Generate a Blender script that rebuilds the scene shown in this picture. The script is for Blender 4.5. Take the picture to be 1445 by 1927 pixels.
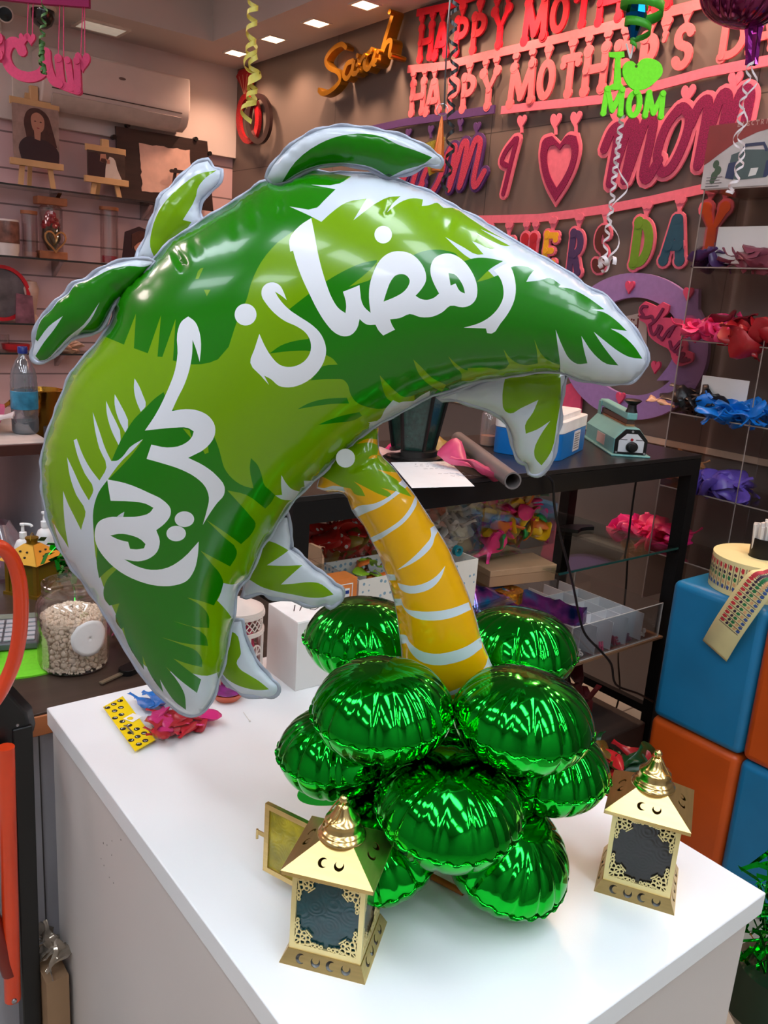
import bpy, bmesh, math, random
import numpy as np
from mathutils import Vector, Matrix, geometry

for _o in list(bpy.data.objects): bpy.data.objects.remove(_o)
SC = bpy.context.scene
COL = SC.collection
random.seed(7)
PI = math.pi
HC = 1.57                      # camera height above the floor
ZT = 0.95                      # top of the white counter
ZK = HC-.412                   # top of the black rack
ZB = HC-.64                    # top of the brown table
WX, WY, CZ = 2.90, 5.556, 2.965   # grey wall, slat wall, low ceiling

# ------------------------------------------------------------------ camera
FPX, PITCH, ROLL, YAW = 1576.84, .25096, .07031, .67462
cp, sp = math.cos(PITCH), math.sin(PITCH)
FW = Vector((math.sin(YAW)*cp, math.cos(YAW)*cp, -sp))
R0 = Vector((math.cos(YAW), -math.sin(YAW), 0)); U0 = R0.cross(FW)
RT = R0*math.cos(ROLL)+U0*math.sin(ROLL); UP = U0*math.cos(ROLL)-R0*math.sin(ROLL)
EYE = Vector((0, 0, HC))
FH = Vector((math.sin(YAW), math.cos(YAW), 0))
cd = bpy.data.cameras.new('camera'); cam = bpy.data.objects.new('camera', cd); COL.objects.link(cam)
cam.matrix_world = Matrix(((RT.x, UP.x, -FW.x, 0), (RT.y, UP.y, -FW.y, 0), (RT.z, UP.z, -FW.z, HC), (0, 0, 0, 1)))
cd.sensor_fit = 'HORIZONTAL'; cd.sensor_width = 36; cd.lens = FPX/1445*36; cd.clip_start = .02; cd.clip_end = 60
SC.camera = cam

def ray(x, y): return FW+RT*((x-722.5)/FPX)-UP*((y-963.5)/FPX)
def P(x, y, X=None, Y=None, Z=None, D=None):
    """point of the room seen at (x, y) in the photo that lies on the plane X, Y, Z or at horizontal depth D"""
    d = ray(x, y)
    if X is not None: k = X/d.x
    elif Y is not None: k = Y/d.y
    elif Z is not None: k = (Z-HC)/d.z
    else: k = D/d.dot(FH)
    return EYE+d*k

# ------------------------------------------------------------------ view, world, lamps
SC.view_settings.view_transform = 'Standard'; SC.view_settings.look = 'None'
SC.view_settings.gamma = 1; SC.view_settings.exposure = 0.0; SC.view_settings.use_curve_mapping = False
w = bpy.data.worlds.new('world'); SC.world = w; w.use_nodes = True
w.node_tree.nodes['Background'].inputs[0].default_value = (1, .93, .9, 1)
w.node_tree.nodes['Background'].inputs[1].default_value = .12
COOL_W, WARM_W = 15.0, 32.0      # emission of the ceiling panels / strength of each spot lamp

# ------------------------------------------------------------------ materials
def lin(c): return tuple((x/255/12.92 if x/255 <= .04045 else ((x/255+.055)/1.055)**2.4) for x in c)
MATS = {}
def mat(name, rgb, rough=.5, metal=0, var=.08, scale=18, bump=0, spec=.5, coat=0, emit=0, stretch=None):
    if name in MATS: return MATS[name]
    m = bpy.data.materials.new(name); m.use_nodes = True; nt = m.node_tree; b = nt.nodes['Principled BSDF']
    c = lin(rgb)
    b.inputs['Roughness'].default_value = rough; b.inputs['Metallic'].default_value = metal
    b.inputs['Specular IOR Level'].default_value = spec
    b.inputs['Coat Weight'].default_value = coat; b.inputs['Coat Roughness'].default_value = .05
    if emit:
        b.inputs['Emission Color'].default_value = (*c, 1); b.inputs['Emission Strength'].default_value = emit
    tc = nt.nodes.new('ShaderNodeTexCoord'); n = nt.nodes.new('ShaderNodeTexNoise'); n.inputs['Scale'].default_value = scale
    n.inputs['Detail'].default_value = 3
    if stretch:
        mp = nt.nodes.new('ShaderNodeMapping'); mp.inputs['Scale'].default_value = stretch
        nt.links.new(tc.outputs['Object'], mp.inputs['Vector']); nt.links.new(mp.outputs[0], n.inputs['Vector'])
    else: nt.links.new(tc.outputs['Object'], n.inputs['Vector'])
    r = nt.nodes.new('ShaderNodeValToRGB')
    r.color_ramp.elements[0].position = .3; r.color_ramp.elements[1].position = .7
    r.color_ramp.elements[0].color = (*[x*(1-var) for x in c], 1)
    r.color_ramp.elements[1].color = (*[min(1, x*(1+var)) for x in c], 1)
    nt.links.new(n.outputs['Fac'], r.inputs[0]); nt.links.new(r.outputs[0], b.inputs['Base Color'])
    if bump:
        bp = nt.nodes.new('ShaderNodeBump'); bp.inputs['Strength'].default_value = bump; bp.inputs['Distance'].default_value = .002
        nt.links.new(n.outputs['Fac'], bp.inputs['Height']); nt.links.new(bp.outputs[0], b.inputs['Normal'])
    MATS[name] = m; return m
def clear(name, tint=(255, 255, 255), refl=.12, rough=.03, haze=0, edge=.4):
    """thin clear sheet: lets light straight through, a little mirror and milk on top"""
    if name in MATS: return MATS[name]
    m = bpy.data.materials.new(name); m.use_nodes = True; nt = m.node_tree
    for n in list(nt.nodes): nt.nodes.remove(n)
    out = nt.nodes.new('ShaderNodeOutputMaterial'); t = nt.nodes.new('ShaderNodeBsdfTransparent'); g = nt.nodes.new('ShaderNodeBsdfGlossy')
    g.inputs['Roughness'].default_value = rough; t.inputs[0].default_value = (*lin(tint), 1)
    lw = nt.nodes.new('ShaderNodeLayerWeight'); lw.inputs[0].default_value = .25
    mr = nt.nodes.new('ShaderNodeMath'); mr.operation = 'MULTIPLY_ADD'; mr.inputs[1].default_value = edge; mr.inputs[2].default_value = refl*.35
    mx = nt.nodes.new('ShaderNodeMixShader'); nt.links.new(lw.outputs['Fresnel'], mr.inputs[0]); nt.links.new(mr.outputs[0], mx.inputs[0])
    nt.links.new(t.outputs[0], mx.inputs[1]); nt.links.new(g.outputs[0], mx.inputs[2]); last = mx
    if haze:
        d = nt.nodes.new('ShaderNodeBsdfDiffuse'); d.inputs[0].default_value = (*lin(tint), 1)
        m2 = nt.nodes.new('ShaderNodeMixShader'); m2.inputs[0].default_value = haze
        nt.links.new(mx.outputs[0], m2.inputs[1]); nt.links.new(d.outputs[0], m2.inputs[2]); last = m2
    nt.links.new(last.outputs[0], out.inputs[0]); MATS[name] = m; return m
def nodes_of(m): return m.node_tree, m.node_tree.nodes['Principled BSDF']

# ------------------------------------------------------------------ mesh builder
def frame(o, ux, uy):
    """matrix whose x, y axes are ux, uy at o; z is their cross product"""
    ux = Vector(ux).normalized(); uy = Vector(uy); uy = (uy-ux*uy.dot(ux)).normalized(); uz = ux.cross(uy)
    return Matrix(((ux.x, uy.x, uz.x, o[0]), (ux.y, uy.y, uz.y, o[1]), (ux.z, uy.z, uz.z, o[2]), (0, 0, 0, 1)))
I4 = Matrix.Identity(4)
class MB:
    def __init__(s): s.v = []; s.f = []; s.m = []; s.mi = 0; s.k = 0
    def add(s, vs, fs, xf=None):
        b = len(s.v)
        s.v += [tuple(xf @ Vector(p)) for p in vs] if xf is not None else [tuple(p) for p in vs]
        s.f += [tuple(i+b for i in f) for f in fs]; s.m += [s.mi]*len(fs); return s
    def box(s, lo, hi, xf=None):
        x0, y0, z0 = lo; x1, y1, z1 = hi
        return s.add([(x0,y0,z0),(x1,y0,z0),(x1,y1,z0),(x0,y1,z0),(x0,y0,z1),(x1,y0,z1),(x1,y1,z1),(x0,y1,z1)],
                     [(0,3,2,1),(4,5,6,7),(0,1,5,4),(1,2,6,5),(2,3,7,6),(3,0,4,7)], xf)
    def hull(s, bot, top, xf=None):
        n = len(bot)
        return s.add(list(bot)+list(top), [tuple(range(n))[::-1], tuple(range(n, 2*n))]+[(i, (i+1) % n, n+(i+1) % n, n+i) for i in range(n)], xf)
    def lathe(s, prof, n=32, xf=None, cap=True):
        vs = []; fs = []
        for r, z in prof:
            for i in range(n): a = 2*PI*i/n; vs.append((r*math.cos(a), r*math.sin(a), z))
        for k in range(len(prof)-1):
            for i in range(n): j = (i+1) % n; fs.append((k*n+i, k*n+j, (k+1)*n+j, (k+1)*n+i))
        if cap:
            if prof[0][0] > 1e-6: fs.append(tuple(range(n))[::-1])
            if prof[-1][0] > 1e-6: fs.append(tuple(range((len(prof)-1)*n, len(prof)*n)))
        return s.add(vs, fs, xf)
    def ball(s, c, r, n=12, xf=None):
        rr = r if hasattr(r, '__len__') else (r, r, r); k = max(4, n//2)
        prof = [(math.sin(PI*i/k), -math.cos(PI*i/k)) for i in range(k+1)]; prof[0] = (0, -1); prof[-1] = (0, 1)
        m = Matrix.Translation(c) @ Matrix.Diagonal((*rr, 1))
        return s.lathe(prof, n, (xf @ m) if xf is not None else m, cap=False)
    def tube(s, pts, r, n=8, closed=False, xf=None, caps=True):
        pts = [Vector(p) for p in pts]; N = len(pts); rr = r if hasattr(r, '__len__') else [r]*N
        vs = []; fs = []; ref = None
        for i, p in enumerate(pts):
            a = pts[(i-1) % N] if (closed or i) else p; b = pts[(i+1) % N] if (closed or i < N-1) else p
            t = (b-a).normalized() if (b-a).length > 1e-9 else Vector((0, 0, 1))
            if ref is None:
                ref = Vector((0, 0, 1)) if abs(t.z) < .9 else Vector((1, 0, 0))
            u = t.cross(ref).normalized(); v = u.cross(t).normalized(); ref = v
            for k in range(n):
                an = 2*PI*k/n; vs.append(p+(u*math.cos(an)+v*math.sin(an))*rr[i])
        for i in range(N if closed else N-1):
            for k in range(n):
                j = (i+1) % N; l = (k+1) % n; fs.append((i*n+k, i*n+l, j*n+l, j*n+k))
        if caps and not closed: fs += [tuple(range(n))[::-1], tuple(range((N-1)*n, N*n))]
        return s.add(vs, fs, xf)
    def cyl(s, a, b, r, n=20, r2=None): return s.tube([a, b], [r, r if r2 is None else r2], n)
    def poly(s, outer, t=.002, holes=(), xf=None, z=0):
        """flat shape with holes and thickness t (from z to z+t) in the xy plane of xf"""
        loops = [[Vector((p[0], p[1], 0)) for p in outer]]+[[Vector((p[0], p[1], 0)) for p in h] for h in holes]
        tri = geometry.tessellate_polygon(loops); flat = [p for l in loops for p in l]; n = len(flat)
        area = sum(outer[i][0]*outer[(i+1) % len(outer)][1]-outer[(i+1) % len(outer)][0]*outer[i][1] for i in range(len(outer)))
        vs = [(p.x, p.y, z) for p in flat]+[(p.x, p.y, z+t) for p in flat]; fs = []
        for a, b, c in tri:
            ar = (flat[b].x-flat[a].x)*(flat[c].y-flat[a].y)-(flat[c].x-flat[a].x)*(flat[b].y-flat[a].y)
            if ar < 0: b, c = c, b
            fs += [(a+n, b+n, c+n), (a, c, b)]
        k = 0
        for li, l in enumerate(loops):
            L = len(l); ar = sum(l[i].x*l[(i+1) % L].y-l[(i+1) % L].x*l[i].y for i in range(L))
            flip = (ar < 0) ^ (li > 0)
            for i in range(L):
                j = (i+1) % L; q = (k+i, k+j, k+j+n, k+i+n); fs.append(q[::-1] if flip else q)
            k += L
        return s.add(vs, fs, xf)
    def stroke(s, pts, w, t=.002, xf=None, z=0, cap=True, closed=False, cn=10):
        """brush stroke of width w (one number or one per point) along 2-D pts, thickness t"""
        s.k += 1; t = t*(1+.022*(s.k % 23)); N = len(pts); ww = w if hasattr(w, '__len__') else [w]*N; vs = []; fs = []; pts = [Vector((p[0], p[1])) for p in pts]
        for i, p in enumerate(pts):
            a = pts[(i-1) % N] if (closed or i) else p; b = pts[(i+1) % N] if (closed or i < N-1) else p
            d = b-a
            if d.length < 1e-9: d = Vector((1, 0))
            d.normalize(); nn = Vector((-d.y, d.x))*ww[i]/2
            zt_ = z+t*(1+.0035*i)
            for q, zz in ((p+nn, z), (p-nn, z), (p+nn, zt_), (p-nn, zt_)): vs.append((q.x, q.y, zz))
        for i in range(N if closed else N-1):
            a = 4*i; b = 4*((i+1) % N)
            fs += [(a+2, a+3, b+3, b+2), (a, b, b+1, a+1), (a, a+2, b+2, b), (a+1, b+1, b+3, a+3)]
        if not closed: fs += [(0, 1, 3, 2), (4*N-4, 4*N-2, 4*N-1, 4*N-3)]
        s.add(vs, fs, xf)
        if cap:
            for p, r in ((pts[0], ww[0]/2), (pts[-1], ww[-1]/2)): s.disc((p.x, p.y), r, t, xf, z, cn)
        return s
    def disc(s, c, r, t=.002, xf=None, z=0, n=14, ry=None):
        ry = r if ry is None else ry; s.k += 1; t = t*(1+.022*(s.k % 23))
        return s.poly([(c[0]+r*math.cos(2*PI*i/n), c[1]+ry*math.sin(2*PI*i/n)) for i in range(n)], t, (), xf, z)
    def build(s, name, mats, parent=None, smooth=True, bevel=0, seg=2, solid=0, local=False, ang=40):
        me = bpy.data.meshes.new(name)
        vs = s.v
        if parent is not None and not local:
            iv = XF[parent.name].inverted(); vs = [tuple(iv @ Vector(p)) for p in vs]
        me.from_pydata(vs, [], s.f); mats = mats if isinstance(mats, (list, tuple)) else [mats]
        for m in mats: me.materials.append(m)
        if len(mats) > 1: me.polygons.foreach_set('material_index', s.m)
        me.validate(); me.update()
        if smooth:
            me.polygons.foreach_set('use_smooth', [True]*len(me.polygons)); me.set_sharp_from_angle(angle=math.radians(ang))
        o = bpy.data.objects.new(name, me); COL.objects.link(o)
        if parent is not None: o.parent = parent; XF[o.name] = XF[parent.name]
        else: XF[o.name] = I4
        if solid:
            q = o.modifiers.new('solid', 'SOLIDIFY'); q.thickness = solid; q.offset = -1
        if bevel:
            q = o.modifiers.new('bevel', 'BEVEL'); q.width = bevel; q.segments = seg; q.limit_method = 'ANGLE'; q.angle_limit = math.radians(40)
        return o
XF = {}
def tag(o, label, cat, group=None, kind=None):
    o['label'] = label; o['category'] = cat
    if group: o['group'] = group
    if kind: o['kind'] = kind
    return o
def thing(name, label, cat, loc=(0, 0, 0), rz=0, group=None, xf=None):
    o = bpy.data.objects.new(name, None); COL.objects.link(o); o.empty_display_size = .05
    m = xf if xf is not None else Matrix.Translation(loc) @ Matrix.Rotation(rz, 4, 'Z')
    o.matrix_basis = m; XF[o.name] = m
    return tag(o, label, cat, group)
def struct(name, mb, m, **k):
    o = mb.build(name, m, **k); o['kind'] = 'structure'; return o
def spl(pts, n=6, closed=False):
    """Catmull-Rom through pts"""
    pts = [Vector(p) for p in pts]; N = len(pts); out = []
    for i in range(N if closed else N-1):
        g = lambda k: pts[k % N] if closed else pts[min(max(k, 0), N-1)]
        a, b, c, d = g(i-1), g(i), g(i+1), g(i+2)
        for k in range(n):
            t = k/n; out.append(.5*(2*b+(c-a)*t+(2*a-5*b+4*c-d)*t*t+(3*b-a-3*c+d)*t**3))
    if not closed: out.append(pts[-1])
    return out
def heart(w, h, n=28):
    o = []
    for i in range(n):
        t = 2*PI*i/n; o.append((w/2*math.sin(t)**3, h*(.42*math.cos(t)-.2*math.cos(2*t)-.09*math.cos(3*t)-.04*math.cos(4*t))))
    return o
def curly(path, r, turns, wid, th=.0004, n=14, ph=0):
    """curled gift ribbon: flat strip wound loosely round a path"""
    path = spl(path, 8); N = int(turns*n); vs = []; fs = []
    ref = Vector((1, .3, 0))
    for i in range(N+1):
        t = i/N*(len(path)-1); k = min(int(t), len(path)-2); p = path[k].lerp(path[k+1], t-k); ax = (path[k+1]-path[k]).normalized()
        u = ax.cross(ref).normalized(); v = ax.cross(u); a = 2*PI*turns*i/N+ph
        d = u*math.cos(a)+v*math.sin(a)
        for e, q in ((-1, 0), (1, 0), (-1, th), (1, th)): vs.append(p+d*(r+q)+ax*e*wid/2)
    for i in range(N):
        a = 4*i; b = a+4; fs += [(a, b, b+1, a+1), (a+2, a+3, b+3, b+2), (a, a+2, b+2, b), (a+1, b+1, b+3, a+3)]
    return MB().add(vs, fs)
WALLB = lambda p: frame(p, (0, -1, 0), (0, 0, 1))      # drawing plane on the grey wall, x runs right, z off the wall
def wb(x, y, off=0):                                     # photo point -> (right, up) on the grey wall
    q = P(x, y, X=WX-off); return (-q.y, q.z)
# ================================================================== setting
M_FLOOR = mat('floor_tile', (176, 166, 148), .35, var=.1, scale=6)
nt, b = nodes_of(M_FLOOR)
br = nt.nodes.new('ShaderNodeTexBrick'); br.offset = 0; br.inputs['Scale'].default_value = 1; br.inputs['Brick Width'].default_value = .45
br.inputs['Row Height'].default_value = .45; br.inputs['Mortar Size'].default_value = .004
tc = nt.nodes.new('ShaderNodeTexCoord'); nt.links.new(tc.outputs['Object'], br.inputs['Vector'])
br.inputs['Color1'].default_value = (1, 1, 1, 1); br.inputs['Color2'].default_value = (.93, .93, .93, 1); br.inputs['Mortar'].default_value = (.25, .22, .2, 1)
mm = nt.nodes.new('ShaderNodeMix'); mm.data_type = 'RGBA'; mm.blend_type = 'MULTIPLY'; mm.inputs[0].default_value = 1
src = b.inputs['Base Color'].links[0].from_socket
nt.links.new(src, mm.inputs[6]); nt.links.new(br.outputs[0], mm.inputs[7]); nt.links.new(mm.outputs[2], b.inputs['Base Color'])
def grooves(name, rgb, rough, axes, dark=.3):
    """painted board with straight joints; axes = list of (axis, [positions], half width)"""
    m = mat(name, rgb, rough, var=.04, scale=3); nt, b = nodes_of(m)
    tc = nt.nodes.new('ShaderNodeTexCoord'); sx = nt.nodes.new('ShaderNodeSeparateXYZ'); nt.links.new(tc.outputs['Object'], sx.inputs[0])
    fac = None
    for ax, ps, hw in axes:
        for p_ in ps:
            n = nt.nodes.new('ShaderNodeMath'); n.operation = 'COMPARE'; n.inputs[1].default_value = p_; n.inputs[2].default_value = hw
            nt.links.new(sx.outputs[ax], n.inputs[0])
            if fac is None: fac = n.outputs[0]
            else:
                q = nt.nodes.new('ShaderNodeMath'); q.operation = 'MAXIMUM'; nt.links.new(fac, q.inputs[0]); nt.links.new(n.outputs[0], q.inputs[1]); fac = q.outputs[0]
    mx = nt.nodes.new('ShaderNodeMix'); mx.data_type = 'RGBA'; src = b.inputs['Base Color'].links[0].from_socket
    nt.links.new(fac, mx.inputs[0]); nt.links.new(src, mx.inputs[6]); c = lin(rgb)
    mx.inputs[7].default_value = (*[x*dark for x in c], 1); nt.links.new(mx.outputs[2], b.inputs['Base Color']); return m
jy = P(638, 67, X=WX).y; jy2 = P(926, 230, X=WX).y; jz = P(1030, 235, X=WX).z
M_GREY = grooves('grey_panel', (104, 92, 86), .55, [('Y', [jy, jy2, 2*jy2-jy, 3*jy2-2*jy], .0022), ('Z', [jz], .0022)])
M_SLAT = grooves('slat_panel', (210, 176, 180), .45, [('Z', [.35+.2*k for k in range(11)], .005)], .35)
M_WHITE = mat('white_paint', (214, 200, 196), .6, var=.03, scale=4)
M_CEIL = mat('ceiling_paint', (200, 190, 186), .75, var=.03, scale=2)
M_TILEW = mat('cream_wall', (98, 92, 87), .4, var=.06, scale=5)
M_BACK = mat('shop_paint', (168, 165, 162), .7, var=.04)
ZTRIM = HC-.479; ZSTEP = P(438, 299, Y=WY).z
struct('floor', MB().box((-3, -3, -.05), (WX+.15, WY+.15, 0)), M_FLOOR, smooth=False)
mb = MB(); mb.box((WX+.012, -3, 0), (WX+.12, WY, ZTRIM)); mb.mi = 1; mb.box((WX, -3, ZTRIM), (WX+.12, WY, CZ+.4))
struct('wall_right', mb, [M_TILEW, M_GREY], smooth=False)
struct('trim_1', MB().box((WX-.006, -3, ZTRIM-.012), (WX+.05, WY, ZTRIM+.012)), mat('cream_trim', (196, 180, 160), .4), smooth=False)
mb = MB(); mb.box((-3, WY, 0), (WX+.12, WY+.12, CZ+.4))
struct('wall_back', mb, M_SLAT, smooth=False)
struct('trim_2', MB().box((-3, WY-.045, ZSTEP), (WX-.001, WY+.01, CZ)), M_WHITE, smooth=False)
struct('wall_left', MB().box((-3.12, -3, 0), (-3, WY+.12, CZ+.4)), M_BACK, smooth=False)
struct('wall_front', MB().box((-3.12, -3.12, 0), (WX+.12, -3, CZ+.4)), M_BACK, smooth=False)
SX, SY = 2.05*1.213, 4.16*1.213      # inner edge of the dropped ceiling
mb = MB(); mb.box((SX, -3, CZ), (WX+.12, WY+.12, CZ+.42)); mb.box((-3, SY, CZ), (SX, WY+.12, CZ+.42)); mb.box((-3, -3, CZ+.32), (SX, SY, CZ+.42))
struct('ceiling', mb, M_CEIL, smooth=False)
# ceiling lamps ------------------------------------------------------
def emissive(name, rgb, k):
    m = mat(name, rgb, .5, emit=k); return m
E_COOL = emissive('cool_panel_light', (232, 244, 255), COOL_W); E_WARM = emissive('warm_lamp_face', (255, 196, 150), 14)
M_RIM = mat('lamp_rim', (225, 215, 205), .4)
def wall_lamp(x, y, label, grp):
    t = thing('ceiling_downlight', label, 'ceiling light', (x, y, CZ), 0, grp); h = .05
    MB().poly([(-h-.012, -h-.012), (h+.012, -h-.012), (h+.012, h+.012), (-h-.012, h+.012)], .006, [[(-h, -h), (h, -h), (h, h), (-h, h)]], Matrix.Translation((0, 0, -.006))).build('lamp_frame', M_RIM, t, smooth=False, local=True)
    MB().box((-h, -h, -.004), (h, h, -.001)).build('diffuser', E_WARM, t, smooth=False, local=True)
    l = bpy.data.lights.new('downlight_beam', 'SPOT'); l.energy = WARM_W; l.color = (1, .60, .40); l.spot_size = 2.3; l.spot_blend = .8; l.shadow_soft_size = .04
    lo = bpy.data.objects.new('downlight_beam', l); COL.objects.link(lo); lo.parent = t; lo.location = (0, 0, -.02)
DX = 2.22*1.213
for k, (px, py) in enumerate(((444, 99), (515, 73), (594, 42), (687, 8))):
    q = P(px, py, Z=CZ)
    wall_lamp(DX, q.y, ['glowing square downlight above the ring sign in the far corner', 'second glowing square downlight out from the far corner',
              'glowing square downlight third from the far corner', 'glowing square downlight nearest the banners at the ceiling edge'][k], 'downlights along the grey wall')
for k in range(7): wall_lamp(DX, 3.33-.47*k, 'glowing square downlight over the banners and the clear shelves', 'downlights over the banners')
def panel(x, y, z, sx, sy, label, m, grp):
    t = thing('ceiling_panel_light', label, 'ceiling light', (x, y, z), 0, grp)
    MB().poly([(-sx-.02, -sy-.02), (sx+.02, -sy-.02), (sx+.02, sy+.02), (-sx-.02, sy+.02)], .012, [[(-sx, -sy), (sx, -sy), (sx, sy), (-sx, sy)]], Matrix.Translation((0, 0, -.012))).build('lamp_frame', M_RIM, t, smooth=False, local=True)
    MB().box((-sx, -sy, -.01), (sx, sy, -.004)).build('diffuser', m, t, smooth=False, local=True)
for x, y in ((-.7, .25), (.5, .25), (1.7, .1), (-.7, -1.0), (.5, -1.0), (1.7, -1.0), (-1.9, -.4), (-.7, -2.2), (.5, -2.2), (1.7, -2.2), (-.9, 1.7), (-1.9, 1.2)):
    panel(x, y, CZ+.32, .14, .5, 'long cool white ceiling light over the counter', E_COOL, 'ceiling lights over the counter')
E_FILL = emissive('added_fill_panel', (255, 229, 226), 19)  # pinkish fill: unseen panels added to brighten the slat wall
for x, y in ((-.5, 3.3), (-.7, 4.5), (-1.7, 3.6)): panel(x, y, CZ+.32, .3, .3, 'unseen square fill panel added over the far left to brighten the slat wall', E_FILL, 'added fill panels over the far left')
q = P(190, 50, Z=CZ)
panel(q.x, q.y, CZ, .12, .085, 'unlit square ceiling panel above the air conditioner, with a faint glow added', mat('unlit_panel_glow', (226, 214, 196), .5, emit=.32), None)  # panel is unlit; faint emission added to lift its face
# ================================================================== foil palm balloon
def T(x0, y0, s, *pts): return [(x0+a/s, y0+b/s) for a, b in pts]
A_ = lambda *p: T(460, 400, 4.8167, *p)
B_ = lambda *p: T(680, 400, 4.5156, *p)
C_ = lambda *p: T(880, 430, 4.1286, *p)
D_ = lambda *p: T(80, 590, 4.0139, *p)
E_ = lambda *p: T(80, 880, 3.6125, *p)
F_ = lambda *p: T(380, 680, 3.6125, *p)
G_ = lambda *p: T(700, 640, 3.8026, *p)
H_ = lambda *p: T(580, 800, 3.6361, *p)
I_ = lambda *p: T(420, 960, 5.3538, *p)
J_ = lambda *p: T(420, 230, 2.4914, *p)
M_ = lambda *p: T(50, 220, 2.89, *p)
N_ = lambda *p: T(720, 340, 5.1607, *p)
O_ = lambda *p: T(400, 0, 2.89, *p)
def smooth2(pts, n=3, closed=True):
    """soften traced outline, keeping corners sharper than ~50 degrees"""
    N = len(pts); P2 = [Vector(p) for p in pts]; out = []
    def tan(i):
        a, b, c = P2[(i-1) % N], P2[i], P2[(i+1) % N]
        u, v = b-a, c-b
        if u.length < 1e-6 or v.length < 1e-6: return None
        if u.normalized().dot(v.normalized()) < .55: return None
        t = (u.normalized()*v.length+v.normalized()*u.length); return t.normalized()
    ts = [tan(i) for i in range(N)]
    for i in range(N):
        a, b = P2[i], P2[(i+1) % N]; L = (b-a).length; d = (b-a)/L if L > 1e-9 else Vector((0, 0))
        ta = ts[i] or d; tb = ts[(i+1) % N] or d
        for k in range(n):
            t = k/n; h00 = 2*t**3-3*t*t+1; h10 = t**3-2*t*t+t; h01 = -2*t**3+3*t*t; h11 = t**3-t*t
            q = a*h00+ta*(h10*L)+b*h01+tb*(h11*L); out.append((q.x, q.y))
    return out
def inside(poly, x, y):
    px = np.array([p[0] for p in poly]); py = np.array([p[1] for p in poly]); r = np.zeros(x.shape, bool); j = len(poly)-1
    for i in range(len(poly)):
        c = (py[i] > y) != (py[j] > y)
        if c.any() if hasattr(c, 'any') else c:
            xi = (px[j]-px[i])*(y-py[i])/(py[j]-py[i]+1e-12)+px[i]; r ^= c & (x < xi)
        j = i
    return r
def pillow_field(poly, step):
    """height (photo px) of a foil envelope over its outline: sqrt of a Poisson dome, so every cross-section is close to round"""
    xs = [p[0] for p in poly]; ys = [p[1] for p in poly]; x0, y0 = min(xs)-2*step, min(ys)-2*step
    nx = int((max(xs)-x0)/step)+4; ny = int((max(ys)-y0)/step)+4
    X, Y = np.meshgrid(x0+np.arange(nx)*step, y0+np.arange(ny)*step); ins = inside(poly, X, Y)
    u = np.zeros_like(X); red = ((np.add.outer(np.arange(ny), np.arange(nx))) % 2 == 0)
    for it in range(int(2.2*max(nx, ny))):
        for m in (red, ~red):
            g = np.zeros_like(u); g[1:-1, 1:-1] = (u[2:, 1:-1]+u[:-2, 1:-1]+u[1:-1, 2:]+u[1:-1, :-2]+step*step)/4
            mm = m & ins; u[mm] += 1.85*(g[mm]-u[mm])
    h = np.sqrt(2*np.maximum(u, 0))
    def f(x, y):
        a = np.clip((x-x0)/step, 0, nx-2.001); b = np.clip((y-y0)/step, 0, ny-2.001); i = a.astype(int); j = b.astype(int); a = a-i; b = b-j
        q = u[j, i]*(1-a)*(1-b)+u[j, i+1]*a*(1-b)+u[j+1, i]*(1-a)*b+u[j+1, i+1]*a*b
        return np.sqrt(2*np.maximum(q, 0))
    return f, h.max()
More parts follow.
